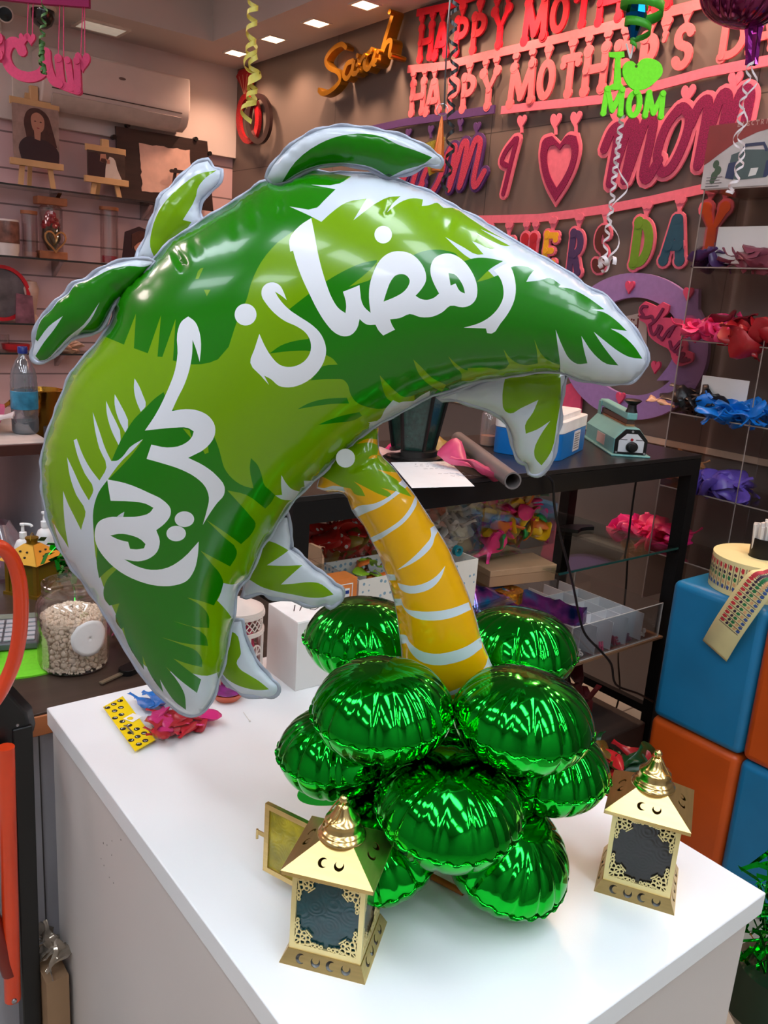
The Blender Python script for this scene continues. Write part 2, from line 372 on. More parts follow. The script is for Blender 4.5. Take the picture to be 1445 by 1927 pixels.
def foil(name, outline, D, mats, layers, parent, fat=.75, grid=8, step=4, tilt=(0, 0), pivot=None, crease=(), pucker=4, back=0, sm=True, rim=1.0):
    """inflated foil envelope: outline (photo px) stands in a plane at depth D; layers = [(polygon, holes, material index)] printed on the front"""
    out = smooth2(outline) if sm else list(outline)
    pv = P(*(pivot or outline[0]), D=D)
    n = (-FH).copy(); n.rotate(Matrix.Rotation(tilt[0], 3, 'Z')); n.rotate(Matrix.Rotation(tilt[1], 3, R0)); n.normalize()
    f, hm = pillow_field(out, step)
    edges = []; pts = []
    def addloop(l):
        k = len(pts); L = len(l); pts.extend(Vector(p) for p in l); edges.extend((k+i, k+(i+1) % L) for i in range(L))
    addloop(out)
    lay = []
    for pl, holes, mi in layers:
        q = smooth2(pl); hh = [smooth2(h) for h in holes]; lay.append((q, hh, mi)); addloop(q); [addloop(h) for h in hh]
    xs = [p[0] for p in out]; ys = [p[1] for p in out]; gx = []; row = 0; y = min(ys)
    while y < max(ys):
        x = min(xs)+(grid/2 if row % 2 else 0)
        while x < max(xs): gx.append((x, y)); x += grid
        y += grid*.87; row += 1
    ga = np.array(gx); ok = inside(out, ga[:, 0], ga[:, 1]); ga = ga[ok]
    bp = np.array(pts)[:, :2] if pts else np.zeros((0, 2))
    # keep grid points off the traced edges so no slivers form
    seg = []
    for a, b in edges:
        p, q = pts[a], pts[b]; L = (q-p).length; k = max(1, int(L/3)); seg += [(p.x+(q.x-p.x)*t/k, p.y+(q.y-p.y)*t/k) for t in range(k)]
    sg = np.array(seg); keep = np.ones(len(ga), bool)
    for c0 in range(0, len(ga), 400):
        d = ((ga[c0:c0+400, None, :]-sg[None, :, :])**2).sum(2).min(1); keep[c0:c0+400] = d > (grid*.42)**2
    pts.extend(Vector(p) for p in ga[keep])
    V, E, Fc, _, _, _ = geometry.delaunay_2d_cdt(pts, edges, [], 0, 1e-4)
    V = np.array([(p.x, p.y) for p in V]); Fc = np.array([t for t in Fc]); cen = V[Fc].mean(1)
    ok = inside(out, cen[:, 0], cen[:, 1]); Fc = Fc[ok]; cen = cen[ok]
    mi = np.zeros(len(Fc), int)
    for q, hh, k in lay:
        s = inside(q, cen[:, 0], cen[:, 1])
        for h in hh: s &= ~inside(h, cen[:, 0], cen[:, 1])
        mi[s] = k
    used = np.unique(Fc); remap = -np.ones(len(V), int); remap[used] = np.arange(len(used)); V = V[used]; Fc = remap[Fc]
    oa = np.array(out); nb = len(oa); dmin = np.full(len(V), 1e9); arc = np.zeros(len(V)); per = 0
    for i in range(nb):
        a, b = oa[i], oa[(i+1) % nb]; ab = b-a; L = math.hypot(*ab)+1e-9; t = np.clip(((V-a) @ ab)/L**2, 0, 1); d = np.hypot(*(V-(a+t[:, None]*ab)).T)
        m = d < dmin; dmin[m] = d[m]; arc[m] = (per+t*L)[m]; per += L
    h = f(V[:, 0], V[:, 1])*fat; h[dmin < .05] = 0
    if pucker:
        rng = np.random.RandomState(len(V) % 97); ph = rng.rand(8)*6.28
        wv = np.abs(np.sin(arc/31+ph[0]+.8*np.sin(arc/57+ph[1])))**.35*.6+np.abs(np.sin(arc/11+ph[2]+np.sin(arc/40+ph[3])))**.5*.4
        h -= pucker*(1-wv)*np.exp(-dmin/22)*np.clip(dmin/5, 0, 1)*2.2
        h = np.maximum(h, 0)
    for (ax, ay), (bx, by), wd, dp in crease:          # pinched folds across the foil
        a = np.array((ax, ay)); ab = np.array((bx-ax, by-ay)); L2 = (ab**2).sum(); t = np.clip(((V-a) @ ab)/L2, 0, 1)
        d = np.hypot(*(V-(a+t[:, None]*ab)).T); h *= 1-dp*(.3 if wd < 4.5 else .8)*np.exp(-(d/wd)**2)
    k = D/FPX*1.0                                         # metres per photo px at that depth (about)
    fr = []; bk = []
    den0 = (pv-EYE).dot(n)
    for (x, y), hh in zip(V, h):
        d = ray(x, y); s = (den0+hh*k)/d.dot(n); q = EYE+d*s; fr.append(q); bk.append(q-n*(2*hh*k*.9))
    nv = len(V); vs = fr[:]; idx = np.arange(nv); isb = h <= 1e-6; m2 = np.zeros(nv, int); c = nv
    for i in range(nv):
        if isb[i]: m2[i] = i
        else: vs.append(bk[i]); m2[i] = c; c += 1
    fs = []; ms = []
    for t, m_ in zip(Fc, mi):
        a, b, c_ = V[t[0]], V[t[1]], V[t[2]]; cr = (b[0]-a[0])*(c_[1]-a[1])-(b[1]-a[1])*(c_[0]-a[0])
        t = tuple(int(q) for q in (t if cr < 0 else t[::-1])); fs.append(t); ms.append(int(m_))
        u = tuple(int(m2[q]) for q in t[::-1])
        if len(set(u) | set(t)) > 3: fs.append(u); ms.append(back)
    mb = MB(); mb.v = [tuple(p) for p in vs]; mb.f = fs; mb.m = ms
    o = mb.build(name, mats, parent, ang=75)
    # flat welded seam all round, with a scalloped rim
    mb = MB(); vs = []; fs = []; per = 0; oc = oa.mean(0); L_ = len(oa)
    area = sum(oa[i][0]*oa[(i+1) % L_][1]-oa[(i+1) % L_][0]*oa[i][1] for i in range(L_)); sg_ = 1 if area > 0 else -1
    for i in range(L_):
        a, b = oa[i-1], oa[(i+1) % L_]; t = (b-a)/(np.hypot(*(b-a))+1e-9); nn = np.array((t[1], -t[0]))*sg_; per += np.hypot(*(oa[i]-a))
        r = rim*(3.6+3.6*abs(math.sin(per/17))); z = .0012*math.sin(per/9)
        for e, zz in ((-1.0, 0), (r, z)):
            x, y = oa[i]+nn*e; d = ray(x, y); q = EYE+d*(den0/d.dot(n)); vs.append(q+n*zz)
    for i in range(L_): j = (i+1) % L_; fs.append((2*i, 2*j, 2*j+1, 2*i+1))
    mb.add(vs, fs).build('seam_rim', MSEAM, o, solid=.0006)
    return o
def film(name, rgb, rough=.2, metal=.0, coat=.25):
    m = mat(name, rgb, rough, metal, var=.05, scale=5, coat=coat, spec=.35)
    nt, b = nodes_of(m); tc = nt.nodes.new('ShaderNodeTexCoord'); n = nt.nodes.new('ShaderNodeTexNoise'); n.inputs['Scale'].default_value = 38; n.inputs['Detail'].default_value = 1
    nt.links.new(tc.outputs['Object'], n.inputs['Vector']); bp = nt.nodes.new('ShaderNodeBump'); bp.inputs['Strength'].default_value = .035; bp.inputs['Distance'].default_value = .003
    nt.links.new(n.outputs['Fac'], bp.inputs['Height']); nt.links.new(bp.outputs[0], b.inputs['Normal']); nt.links.new(bp.outputs[0], b.inputs['Coat Normal']); return m
MLG = film('film_lime', (117, 160, 0)); MDG = film('film_green', (24, 118, 0)); MSIL = film('film_silver', (206, 212, 222), .24); MLET = film('film_white', (230, 230, 236), .3)
MYEL = film('film_yellow', (232, 168, 4)); MSEAM = mat('seam_film', (176, 180, 196), .35, .15, scale=40)
DC = .85
palm = thing('palm_tree_balloon', 'palm tree shaped foil balloon, white Arabic lettering on its green crown, yellow trunk', 'balloon', P(850, 1290, D=DC))
CR = [(928,430),(994,470),(1047,500),(1091,529),(1113,546),(1142,558),(1161,585),(1180,602),(1202,633),(1215,655),(1216,687),(1204,705),(1187,718),(1166,722),(1122,719),(1088,713),(1054,700),(987,703),(950,709),(880,721),(850,732),(813,743),(756,774),(700,804),(657,841),(626,870),(596,899),(571,921),(546,949),(521,987),(509,1006),(498,1020),(480,1058),(467,1087),(450,1102),(442,1130),(438,1166),(431,1192),(426,1225),(421,1248),(411,1277),(401,1312),(387,1334),(368,1345),(351,1345),(318,1323),(285,1292),(249,1242),(210,1176),(171,1115),(121,1046),(94,988),(83,939),(79,901),(81,852),(95,802),(115,750),(135,702),(162,670),(190,637),(214,597),(218,566),(244,531),(289,490),(320,455),(358,431),(382,414),(431,386),(472,358),(500,341),(526,346),(580,322),(621,326),(681,327),(737,337),(781,352),(821,368),(836,379),(856,390),(894,409)]
DG1 = D_((400,150),(515,193),(615,235),(705,2),(690,262),(795,300),(895,12),(868,325),(905,328),(1005,42),(985,355),(1130,385),(1325,346))+A_((-40,905),(15,800),(60,640),(150,450),(300,270))+J_((415,450),(470,370),(530,315),(600,250),(640,240),(640,150),(100,150),(-600,800),(-700,1000))
W1 = J_((310,395),(440,400),(470,370),(527,314),(412,293),(545,287),(600,255),(520,240),(700,225),(900,290),(1300,480),(1445,560),(1700,700),(2020,1010),(2040,1180),(1800,1300),(1550,1200))+C_((690,1060),(400,600))+N_((860,760),(840,750),(720,655),(610,548),(790,650),(920,718),(980,715),(870,590),(905,600),(1040,660),(1100,660),(985,570),(905,505),(1060,585),(1190,635),(1240,635),(1100,560),(950,470),(1090,530),(1225,590),(1040,490),(840,360),(680,262),(590,262),(530,215),(450,238),(380,245),(392,183),(300,170),(200,195),(110,250),(40,310),(95,225),(175,150),(60,160),(0,182))+J_((610,460),(672,358),(580,375),(500,430),(460,467),(415,443))
DG2 = A_((400,880),(580,740),(745,620),(900,530),(1060,460),(1200,430),(1190,500),(1150,560),(1250,600))+B_((280,370),(440,360),(520,330),(640,315),(740,328),(805,352),(840,420),(880,410),(960,387),(1060,385),(1205,412),(1100,475),(980,590),(1060,570),(1140,540),(1230,500))+C_((340,300),(400,290),(470,300),(515,325),(478,370),(455,415),(560,402),(640,385),(722,438),(705,455),(800,468),(900,515),(1062,628),(960,630),(1060,652),(1150,712),(1238,797),(1110,778),(1200,828),(1300,925),(1357,1012),(1260,1000),(1180,960),(1080,885),(978,802),(1060,925),(1170,1064),(1080,1052),(980,975),(883,835),(900,930),(930,1047),(850,1052),(790,1012),(740,925),(683,785),(698,900),(718,1064),(718,1140))+G_((800,360),(430,470))+F_((1320,292),(1230,322),(1130,312),(1040,270),(1005,210),(992,160),(962,126),(900,120),(730,130))+A_((600,1518),(660,1420),(720,1390),(845,1378),(800,1325),(740,1292),(620,1258),(420,1256),(225,1278),(330,1205),(450,1165),(580,1145),(600,1060),(500,960))
LG2 = [A_((1208,440),(1130,525),(950,672),(1050,640),(1160,588),(1175,520)),
 C_((715,1058),(620,1022),(565,965),(517,862),(535,940),(545,1048),(460,1062),(390,1048),(330,1008),(278,938),(300,1000),(322,1052),(290,1090),(150,1080),(0,1085),(-10,1230),(300,1200),(700,1160)),
 G_((545,115),(590,160),(660,210),(780,242),(760,300),(640,290),(640,240),(590,190)), G_((295,138),(350,190),(430,270),(530,320),(500,370),(410,320),(340,250)), G_((55,252),(100,300),(160,360),(200,395),(300,425),(250,480),(110,420),(75,340)),
 F_((1210,98),(1260,160),(1330,215),(1360,240),(1445,230),(1445,300),(1330,282),(1260,245),(1225,170))]
DGL = [F_((650,325),(720,287),(800,262),(900,250),(985,247),(1000,286),(880,290),(760,306)), F_((788,432),(860,400),(950,370),(1070,345),(1088,370),(1040,398),(930,416))]
WB = [G_((150,430),(220,455),(290,440),(345,400),(415,362),(410,405),(200,520),(90,590),(-20,640),(-20,600),(60,560),(90,500)), F_((1280,330),(1330,285),(1445,270),(1445,300),(1300,390),(1190,440),(1130,415),(1230,390)),
 F_((540,773),(570,825),(610,868),(662,885),(620,945),(540,937),(498,912),(545,908),(538,845)), F_((693,812),(760,812),(720,850),(700,875))]
W2 = D_((762,945),(720,962),(660,1010),(600,1085),(560,1112),(520,1115),(480,1035),(430,890),(380,745),(395,870),(430,1020),(483,1162),(430,1262),(360,1170),(305,1070),(258,945),(235,958),(265,1075),(320,1210),(385,1332),(350,1412),(290,1310),(235,1190),(185,1085),(205,1220),(255,1370),(325,1497),(300,1600))+E_((262,425),(215,330),(175,250),(140,160),(143,280),(155,410),(178,548),(150,500),(110,440),(75,378),(95,455),(140,580),(60,640),(300,1000),(500,1300),(740,1650),(980,1760),(1250,1650),(1185,1395),(1120,1415),(1000,1395),(700,1350),(500,1000),(380,700),(345,400),(345,290),(380,170),(440,85))+D_((600,1112),(680,1035))
WSL = [D_((695,490),(720,530),(755,610),(778,700),(742,742),(705,650),(690,560)), D_((545,610),(590,690),(645,862),(625,900),(575,800),(545,690)), D_((480,660),(520,750),(590,952),(575,995),(520,880),(485,750))]
DG4 = E_((440,85),(380,170),(345,290),(345,400),(372,560),(368,650),(385,752),(440,700),(490,665),(500,695),(440,760),(415,830),(420,890),(455,938),(522,923),(498,1045),(535,1100),(550,1086),(570,1170),(620,1270),(690,1375),(680,1280),(715,1370),(760,1450),(822,1530),(798,1440),(850,1525),(900,1590),(975,1647),(965,1540),(930,1470),(838,1352),(930,1440),(1050,1532),(1078,1440),(1000,1385),(890,1298),(960,1325),(1083,1356),(1085,1310),(1050,1250),(950,1205),(806,1152),(950,1192),(1125,1212),(1112,1150),(1060,1105),(888,1042),(1000,1078),(1132,1090),(1130,1010),(1090,950),(983,883),(1070,905),(1165,937),(1200,870),(1230,790),(1205,720),(1150,655),(1076,566),(1180,622),(1275,672),(1320,590),(1320,562),(1230,470),(1116,357),(1230,432))+[(453.6,1024),(475,1002),(481,985),(471,971),(449,946),(428,923),(463,931),(499,957),(509,947),(518,932),(505,920),(499,915),(492,893),(484,874),(472,862),(470,880),(477,919),(460,915)]+F_((210,800),(150,720),(130,650),(112,585),(85,515))+D_((1300,940),(1200,800),(1050,740),(960,720),(915,593),(850,640),(770,720),(690,800),(630,890),(570,1000),(522,1112),(560,1112),(600,1085),(660,1010),(762,947),(690,1050),(600,1150),(490,1260))
WE = [E_((1230,785),(1290,795),(1385,760),(1392,900),(1330,1000),(1290,1025),(1245,965),(1188,903),(1205,870))]
WS = [E_((505,334),(530,315),(556,300),(548,336))]
LGS = [M_((918,882),(945,825),(962,820),(935,880)), M_((965,940),(1000,940),(980,975)), F_((0,590),(40,560),(45,620),(20,630)), D_((1200,1030),(1250,1000),(1240,1052)), D_((1060,868),(1110,880),(1130,950),(1090,905))]
AL = A_((605,50),(630,170),(660,340),(700,510),(740,640),(800,790),(855,870),(915,912),(922,850),(912,780),(892,718),(965,690),(1042,658),(1050,730),(1060,800),(1085,855),(1143,910),(1128,770),(1135,660),(1170,540),(1230,430))+B_((200,365),(260,335),(320,328),(420,350),(500,420),(545,510),(548,580),(510,650),(460,707),(500,732),(555,742),(620,722),(660,688),(610,590),(588,520),(590,450),(620,390),(690,352),(760,350),(850,395),(930,490),(975,590),(985,660),(970,740),(920,790),(860,805),(755,792),(690,845),(600,885),(500,888),(410,862),(330,895),(243,908),(260,955),(285,995),(185,1045),(145,1000),(120,953),(50,952))+A_((1090,1005),(1043,965),(1020,1050),(960,1112),(900,1122),(820,1090),(740,1005),(660,880),(590,740),(520,590),(460,420),(440,345),(415,355),(406,250),(500,120))
AH = [B_((188,757),(215,670),(255,575),(290,535),(335,523),(375,530),(410,575),(400,620),(360,672),(290,715)), B_((740,513),(790,525),(840,580),(870,640),(880,688),(840,670),(800,603),(758,620))]
NUN = A_((135,1100),(180,1200),(240,1300),(320,1380),(390,1400),(480,1385),(560,1330),(600,1250),(598,1170),(560,1095),(470,1030),(370,985),(270,910),(200,830),(155,750),(160,690),(200,645),(260,632),(320,660),(350,710),(382,792),(330,750),(276,716),(310,775),(400,875),(500,945),(600,1010),(680,1085),(725,1170),(740,1250),(715,1360),(640,1470),(520,1555),(400,1585),(310,1570),(240,1510),(178,1478),(222,1562),(150,1480),(53,1362),(90,1240))
RA = B_((1125,490),(1180,458),(1240,430),(1272,470),(1300,550),(1312,650),(1300,740),(1250,850),(1180,945),(1110,1027),(1068,1024),(1058,985),(870,978),(1000,940),(1100,880),(1170,800),(1205,720),(1205,640),(1180,560))
KAF = D_((1100,22),(1150,60),(1185,140),(1197,230),(1187,365),(1160,270),(1133,198),(1130,300),(1110,420),(1070,540),(1020,640),(976,737),(1080,722),(1180,735),(1260,780),(1302,850),(1300,920),(1240,1010),(1100,1090),(1220,1150),(1320,1230),(1375,1310),(1370,1370),(1320,1430),(1270,1500),(1210,1597),(1240,1490),(1257,1390),(1230,1310),(1160,1240),(1050,1180),(900,1130),(786,1098),(822,990),(940,1012),(1060,990),(1130,930),(1142,890),(1100,865),(1000,862),(900,870),(773,884),(850,770),(940,590),(1000,430),(1020,300),(1018,150),(1050,60))
RIM = E_((440,80),(560,105),(720,170),(830,230),(870,280),(870,320),(830,380),(773,425),(797,500),(780,570),(720,620),(650,637),(555,623),(640,670),(740,695),(850,680),(950,620),(1062,502),(1055,600),(1030,700),(980,770),(900,800),(780,803),(650,770),(530,710),(420,610),(365,520),(355,440),(380,370),(440,340),(550,336),(660,330),(730,305),(754,273),(700,245),(600,230),(463,225),(450,150))
RH = [E_((460,462),(520,450),(600,460),(670,490),(700,520),(690,548),(640,556),(595,552),(582,505),(520,490))]
def ell(cx, cy, rx, ry, n=16): return [(cx+rx*math.cos(2*PI*i/n), cy+ry*math.sin(2*PI*i/n)) for i in range(n)]
LG, DG, SIL, LET = 0, 1, 2, 3
L = [(DG1, (), DG), (DG2, (), DG), (W1, (), SIL), ]
# the silver sheet lies under the dark leaf tips on the right
L = [(DG1, (), DG), (W1, (), SIL), (DG2, (), DG)]
L += [(p, (), LG) for p in LG2]+[(p, (), DG) for p in DGL]+[(W2, (), SIL)]+[(p, (), SIL) for p in WSL]+[(DG4, (), DG)]+[(p, (), SIL) for p in WE+WS+WB]+[(p, (), LG) for p in LGS]
L += [(AL, AH, LET), (NUN, (), LET), (RA, (), LET), (KAF, (), LET), (RIM, RH, LET), (ell(462, 592, 20.5, 20.5), (), LET), (ell(721, 441.5, 16.5, 16.5), (), LET), (ell(347, 977, 18.3, 14.7), (), LET), (ell(331.5, 1004, 18.3, 14.5), (), LET)]
crown = foil('crown', CR, DC, [MLG, MDG, MSIL, MLET], L, palm, fat=.8, grid=9, pivot=(640, 700), pucker=5, back=2, rim=.75,
   crease=[((472,358),(480,420),4,.18),((526,346),(530,400),4,.3),((726,338),(728,400),3,.22),((786,352),(790,400),3,.18),((358,431),(372,480),4,.18),((440,386),(446,440),4,.15),((320,455),(345,500),5,.2),((850,388),(846,428),4,.15),((135,702),(150,740),4,.1),((83,850),(105,880),4,.1)])
# hanging leaflets -----------------------------------------------------
f1 = O_((295,965),(330,900),(400,820),(500,745),(600,703),(700,690),(800,697),(900,712),(1010,737),(1110,778),(1200,832),(1242,872),(1238,900),(1170,893),(1100,925),(1030,950),(960,962),(850,915),(740,893),(620,893),(500,930),(400,985),(330,1000))
foil('frond', f1, DC-.012, [MSIL, MDG, MDG], [(O_((372,1000),(450,880),(580,782),(700,737),(830,727),(930,747),(1010,787),(1100,817),(1195,855),(1150,890),(1040,925),(960,965),(870,912),(740,888),(600,892),(480,930)), (), 1)], palm, .55, 8, 4, (0, .25), (630, 320), [(O_((590,760),(600,890))[0], O_((590,760),(600,890))[1], 4, .3), (O_((740,790),(740,880))[0], O_((740,790),(740,880))[1], 4, .3), (O_((1010,790),(1010,860))[0], O_((1010,790),(1010,860))[1], 3, .3)], 4, 1)
f2 = M_((600,765),(650,660),(700,520),(740,425),(800,372),(860,312),(910,262),(985,240),(1012,275),(1055,290),(1045,350),(1000,400),(945,455),(940,520),(955,575),(890,615),(780,685),(700,775))
foil('frond', f2, DC+.012, [MSIL, MLG], [(M_((672,705),(680,620),(720,510),(790,420),(860,360),(930,312),(1035,290),(975,330),(930,390),(922,430),(850,560),(897,572),(860,622),(780,672),(740,722),(700,775)), (), 1)], palm, .55, 8, 4, (.1, -.1), (300, 470), (), 4, 0)
f3 = M_((690,785),(600,775),(500,792),(400,832),(330,885),(260,907),(222,960),(165,1000),(135,1045),(75,1100),(55,1160),(45,1210),(38,1255),(32,1295),(50,1322),(92,1328),(140,1300),(180,1265),(270,1190),(390,1162),(440,1085),(485,1000),(530,960),(610,885))
foil('frond', f3, DC-.015, [MSIL, MDG], [(M_((690,800),(640,815),(560,810),(450,832),(370,872),(330,890),(265,915),(225,965),(170,1005),(140,1045),(80,1105),(60,1150),(48,1210),(60,1220),(120,1140),(197,1083),(150,1155),(95,1225),(48,1300),(70,1325),(110,1318),(160,1270),(230,1195),(310,1130),(397,1008),(345,1110),(275,1187),(390,1162),(440,1085),(485,1000),(530,960),(610,885)), (), 1)], palm, .6, 8, 4, (-.15, .1), (270, 500), [(M_((375,880),(400,960))[0], M_((375,880),(400,960))[1], 4, .25), (M_((470,930),(540,960))[0], M_((470,930),(540,960))[1], 5, .35)], 5, 0)
f4 = G_((470,425),(600,380),(760,320),(950,262),(1150,245),(1345,238),(1400,245),(1362,330),(1350,420),(1338,600),(1300,790),(1285,860),(1230,930),(1180,960),(1122,955),(1110,885),(1060,860),(1020,790),(1000,680),(940,565),(880,520),(700,455),(560,420))
foil('frond', f4, DC+.03, [MSIL, MLG], [(G_((957,255),(940,330),(933,420),(950,505),(990,525),(1060,490),(1190,428),(1150,520),(1095,610),(1100,670),(1180,640),(1275,578),(1200,690),(1160,790),(1165,840),(1212,897),(1250,850),(1285,790),(1322,600),(1350,420),(1348,240),(1150,240)), (), 1)], palm, .5, 8, 4, (.1, .15), (900, 715), [(G_((990,530),(1050,520))[0], G_((940,555),(1340,410))[1], 5, .3)], 4, 0)
f5 = I_((640,20),(655,150),(680,330),(672,392),(740,432),(830,512),(925,605),(980,632),(1060,692),(1122,762),(1192,802),(1205,850),(1182,905),(1140,930),(1080,968),(1030,940),(950,962),(860,955),(780,920),(690,905),(580,880),(470,870),(380,830),(270,850),(200,872),(240,690),(430,300),(590,80))
foil('frond', f5, DC+.035, [MSIL, MLG], [(I_((440,305),(520,330),(600,370),(660,405),(600,450),(440,555),(600,562),(800,552),(700,640),(580,750),(720,740),(880,725),(960,735),(1060,800),(1112,850),(1000,880),(880,882),(700,850),(500,810),(380,770),(250,690),(330,500),(400,370)), (), 1)], palm, .5, 8, 4, (-.2, 0), (500, 1060), [(I_((670,392),(600,470))[0], I_((670,392),(600,470))[1], 3, .25), (I_((925,610),(930,680))[0], I_((925,610),(930,690))[1], 3, .25)], 3, 0)
f6 = I_((60,1130),(180,1120),(230,1320),(290,1450),(372,1590),(440,1662),(492,1722),(540,1770),(545,1820),(500,1868),(420,1880),(300,1862),(200,1850),(110,1795),(40,1730),(-20,1640),(-40,1500),(0,1300))
foil('frond', f6, DC+.03, [MSIL, MLG], [(I_((20,1240),(60,1225),(120,1240),(170,1380),(177,1450),(135,1540),(160,1590),(260,1660),(360,1722),(462,1805),(380,1815),(220,1790),(100,1742),(0,1660),(-40,1560),(-30,1400)), (), 1)], palm, .5, 8, 4, (-.2, 0), (430, 1230), (), 3, 0)
# trunk ---------------------------------------------------------------
TR = H_((250,150),(400,40),(480,20),(475,90),(490,190),(580,290),(640,370),(720,470),(800,590),(870,700),(960,850),(1020,990),(1070,1100),(1110,1210),(1150,1340),(1190,1490),(1240,1610),(1265,1690),(1240,1760),(1100,1850),(930,1900),(800,1850),(650,1650),(640,1550),(625,1430),(590,1210),(550,1070),(500,930),(440,800),(380,690),(300,580),(245,470),(130,455),(60,430),(80,360))
TL = [(H_((40,345),(100,355),(160,385),(240,425),(290,435),(315,470),(390,487),(360,430),(312,385),(400,430),(480,470),(588,507),(555,460),(498,428),(600,455),(710,492),(660,430),(600,370),(470,303),(560,320),(625,325),(560,270),(480,205),(420,215),(410,230),(470,225),(480,140),(470,10),(300,100)), (), 1),
 (H_((330,128),(400,93),(478,98),(487,142),(430,120)), (), 0), (H_((50,420),(110,430),(170,415),(240,425),(250,455),(160,440),(80,450)), (), 2)]
for s in (((300,585),(340,555),(440,540),(550,490),(600,450),(625,465),(560,515),(480,565),(390,602),(330,632)), ((425,770),(480,745),(560,700),(640,640),(700,560),(735,478),(745,520),(710,600),(640,680),(560,735),(500,775),(442,802)), ((608,992),(700,920),(790,830),(840,760),(835,705),(862,688),(890,720),(868,760),(850,820),(790,890),(700,952)), ((610,1080),(700,1100),(800,1080),(880,1030),(937,963),(910,1040),(850,1110),(760,1147),(670,1147),(630,1122)), ((525,1018),(590,1023),(602,1062),(543,1062)), ((583,1188),(635,1188),(660,1250),(740,1272),(860,1275),(980,1255),(1097,1212),(1113,1262),(1000,1312),(860,1337),(740,1322),(680,1287),(640,1232),(592,1237)), ((622,1433),(668,1438),(690,1480),(760,1540),(860,1565),(980,1550),(1090,1510),(1182,1448),(1190,1522),(1100,1590),(980,1632),(860,1642),(760,1612),(700,1552),(670,1492),(632,1497)), ((920,1842),(1050,1790),(1150,1720),(1215,1640),(1230,1588),(1255,1640),(1212,1722),(1100,1792),(980,1848)), ((618,402),(655,358),(695,402),(662,432))):
    TL.append((H_(*s), (), 2))
trunk = foil('trunk', TR, DC+.01, [MYEL, MLG, MSIL], TL, palm, .85, 7, 4, (0, 0), (830, 1100), [(H_((340,560),(480,790))[0], H_((340,560),(480,790))[1], 5, .45), (H_((480,790),(600,1080))[0], H_((480,790),(600,1080))[1], 5, .45), (H_((600,1080),(675,1480))[0], H_((600,1080),(675,1480))[1], 5, .45), (H_((245,460),(340,560))[0], H_((245,460),(340,560))[1], 5, .45), (H_((480,200),(250,450))[0], H_((490,195),(300,300))[1], 6, .25)], 3, 0, True, .12)
q = P(650, 862, D=DC-.03)
MB().disc((0, 0), .0095, .0008, frame(q, R0, (0, 0, 1)), 0, 20).build('sticker_dot', mat('clear_sticker', (205, 208, 205), .3), trunk)
# ================================================================== white counter and what stands on it
M_CTR = mat('white_laminate', (236, 238, 240), .22, var=.02, scale=3, spec=.45)
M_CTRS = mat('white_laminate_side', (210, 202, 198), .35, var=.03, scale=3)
CX0, CX1, CY0, CY1 = .326, .869, .35, 1.17
ctr = thing('display_counter', 'white laminate display counter under the palm balloon and the gold lanterns', 'counter', ((CX0+CX1)/2, (CY0+CY1)/2, 0))
MB().box((CX0, CY0, ZT-.028), (CX1, CY1, ZT)).build('counter_top', M_CTR, ctr, bevel=.0015)
mb = MB(); e = .006
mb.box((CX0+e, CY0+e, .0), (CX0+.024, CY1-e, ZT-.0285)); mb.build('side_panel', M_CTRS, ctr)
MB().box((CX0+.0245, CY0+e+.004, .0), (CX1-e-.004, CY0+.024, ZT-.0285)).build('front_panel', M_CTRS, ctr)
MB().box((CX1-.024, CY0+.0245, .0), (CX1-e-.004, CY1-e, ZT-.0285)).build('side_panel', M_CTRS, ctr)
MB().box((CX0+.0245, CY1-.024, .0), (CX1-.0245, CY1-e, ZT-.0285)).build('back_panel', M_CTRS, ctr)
mb = MB()
for k in range(9):
    q = P(205+random.uniform(-16, 24), 1628+random.uniform(-50, 40), X=CX0+e); yy = q.y; zz = q.z; mb.box((CX0+e-.0003, yy, zz), (CX0+e+.0005, yy+random.uniform(.001, .002), zz+random.uniform(.001, .003)))
mb.build('scuff_marks', mat('scuff', (120, 112, 108), .6), ctr)
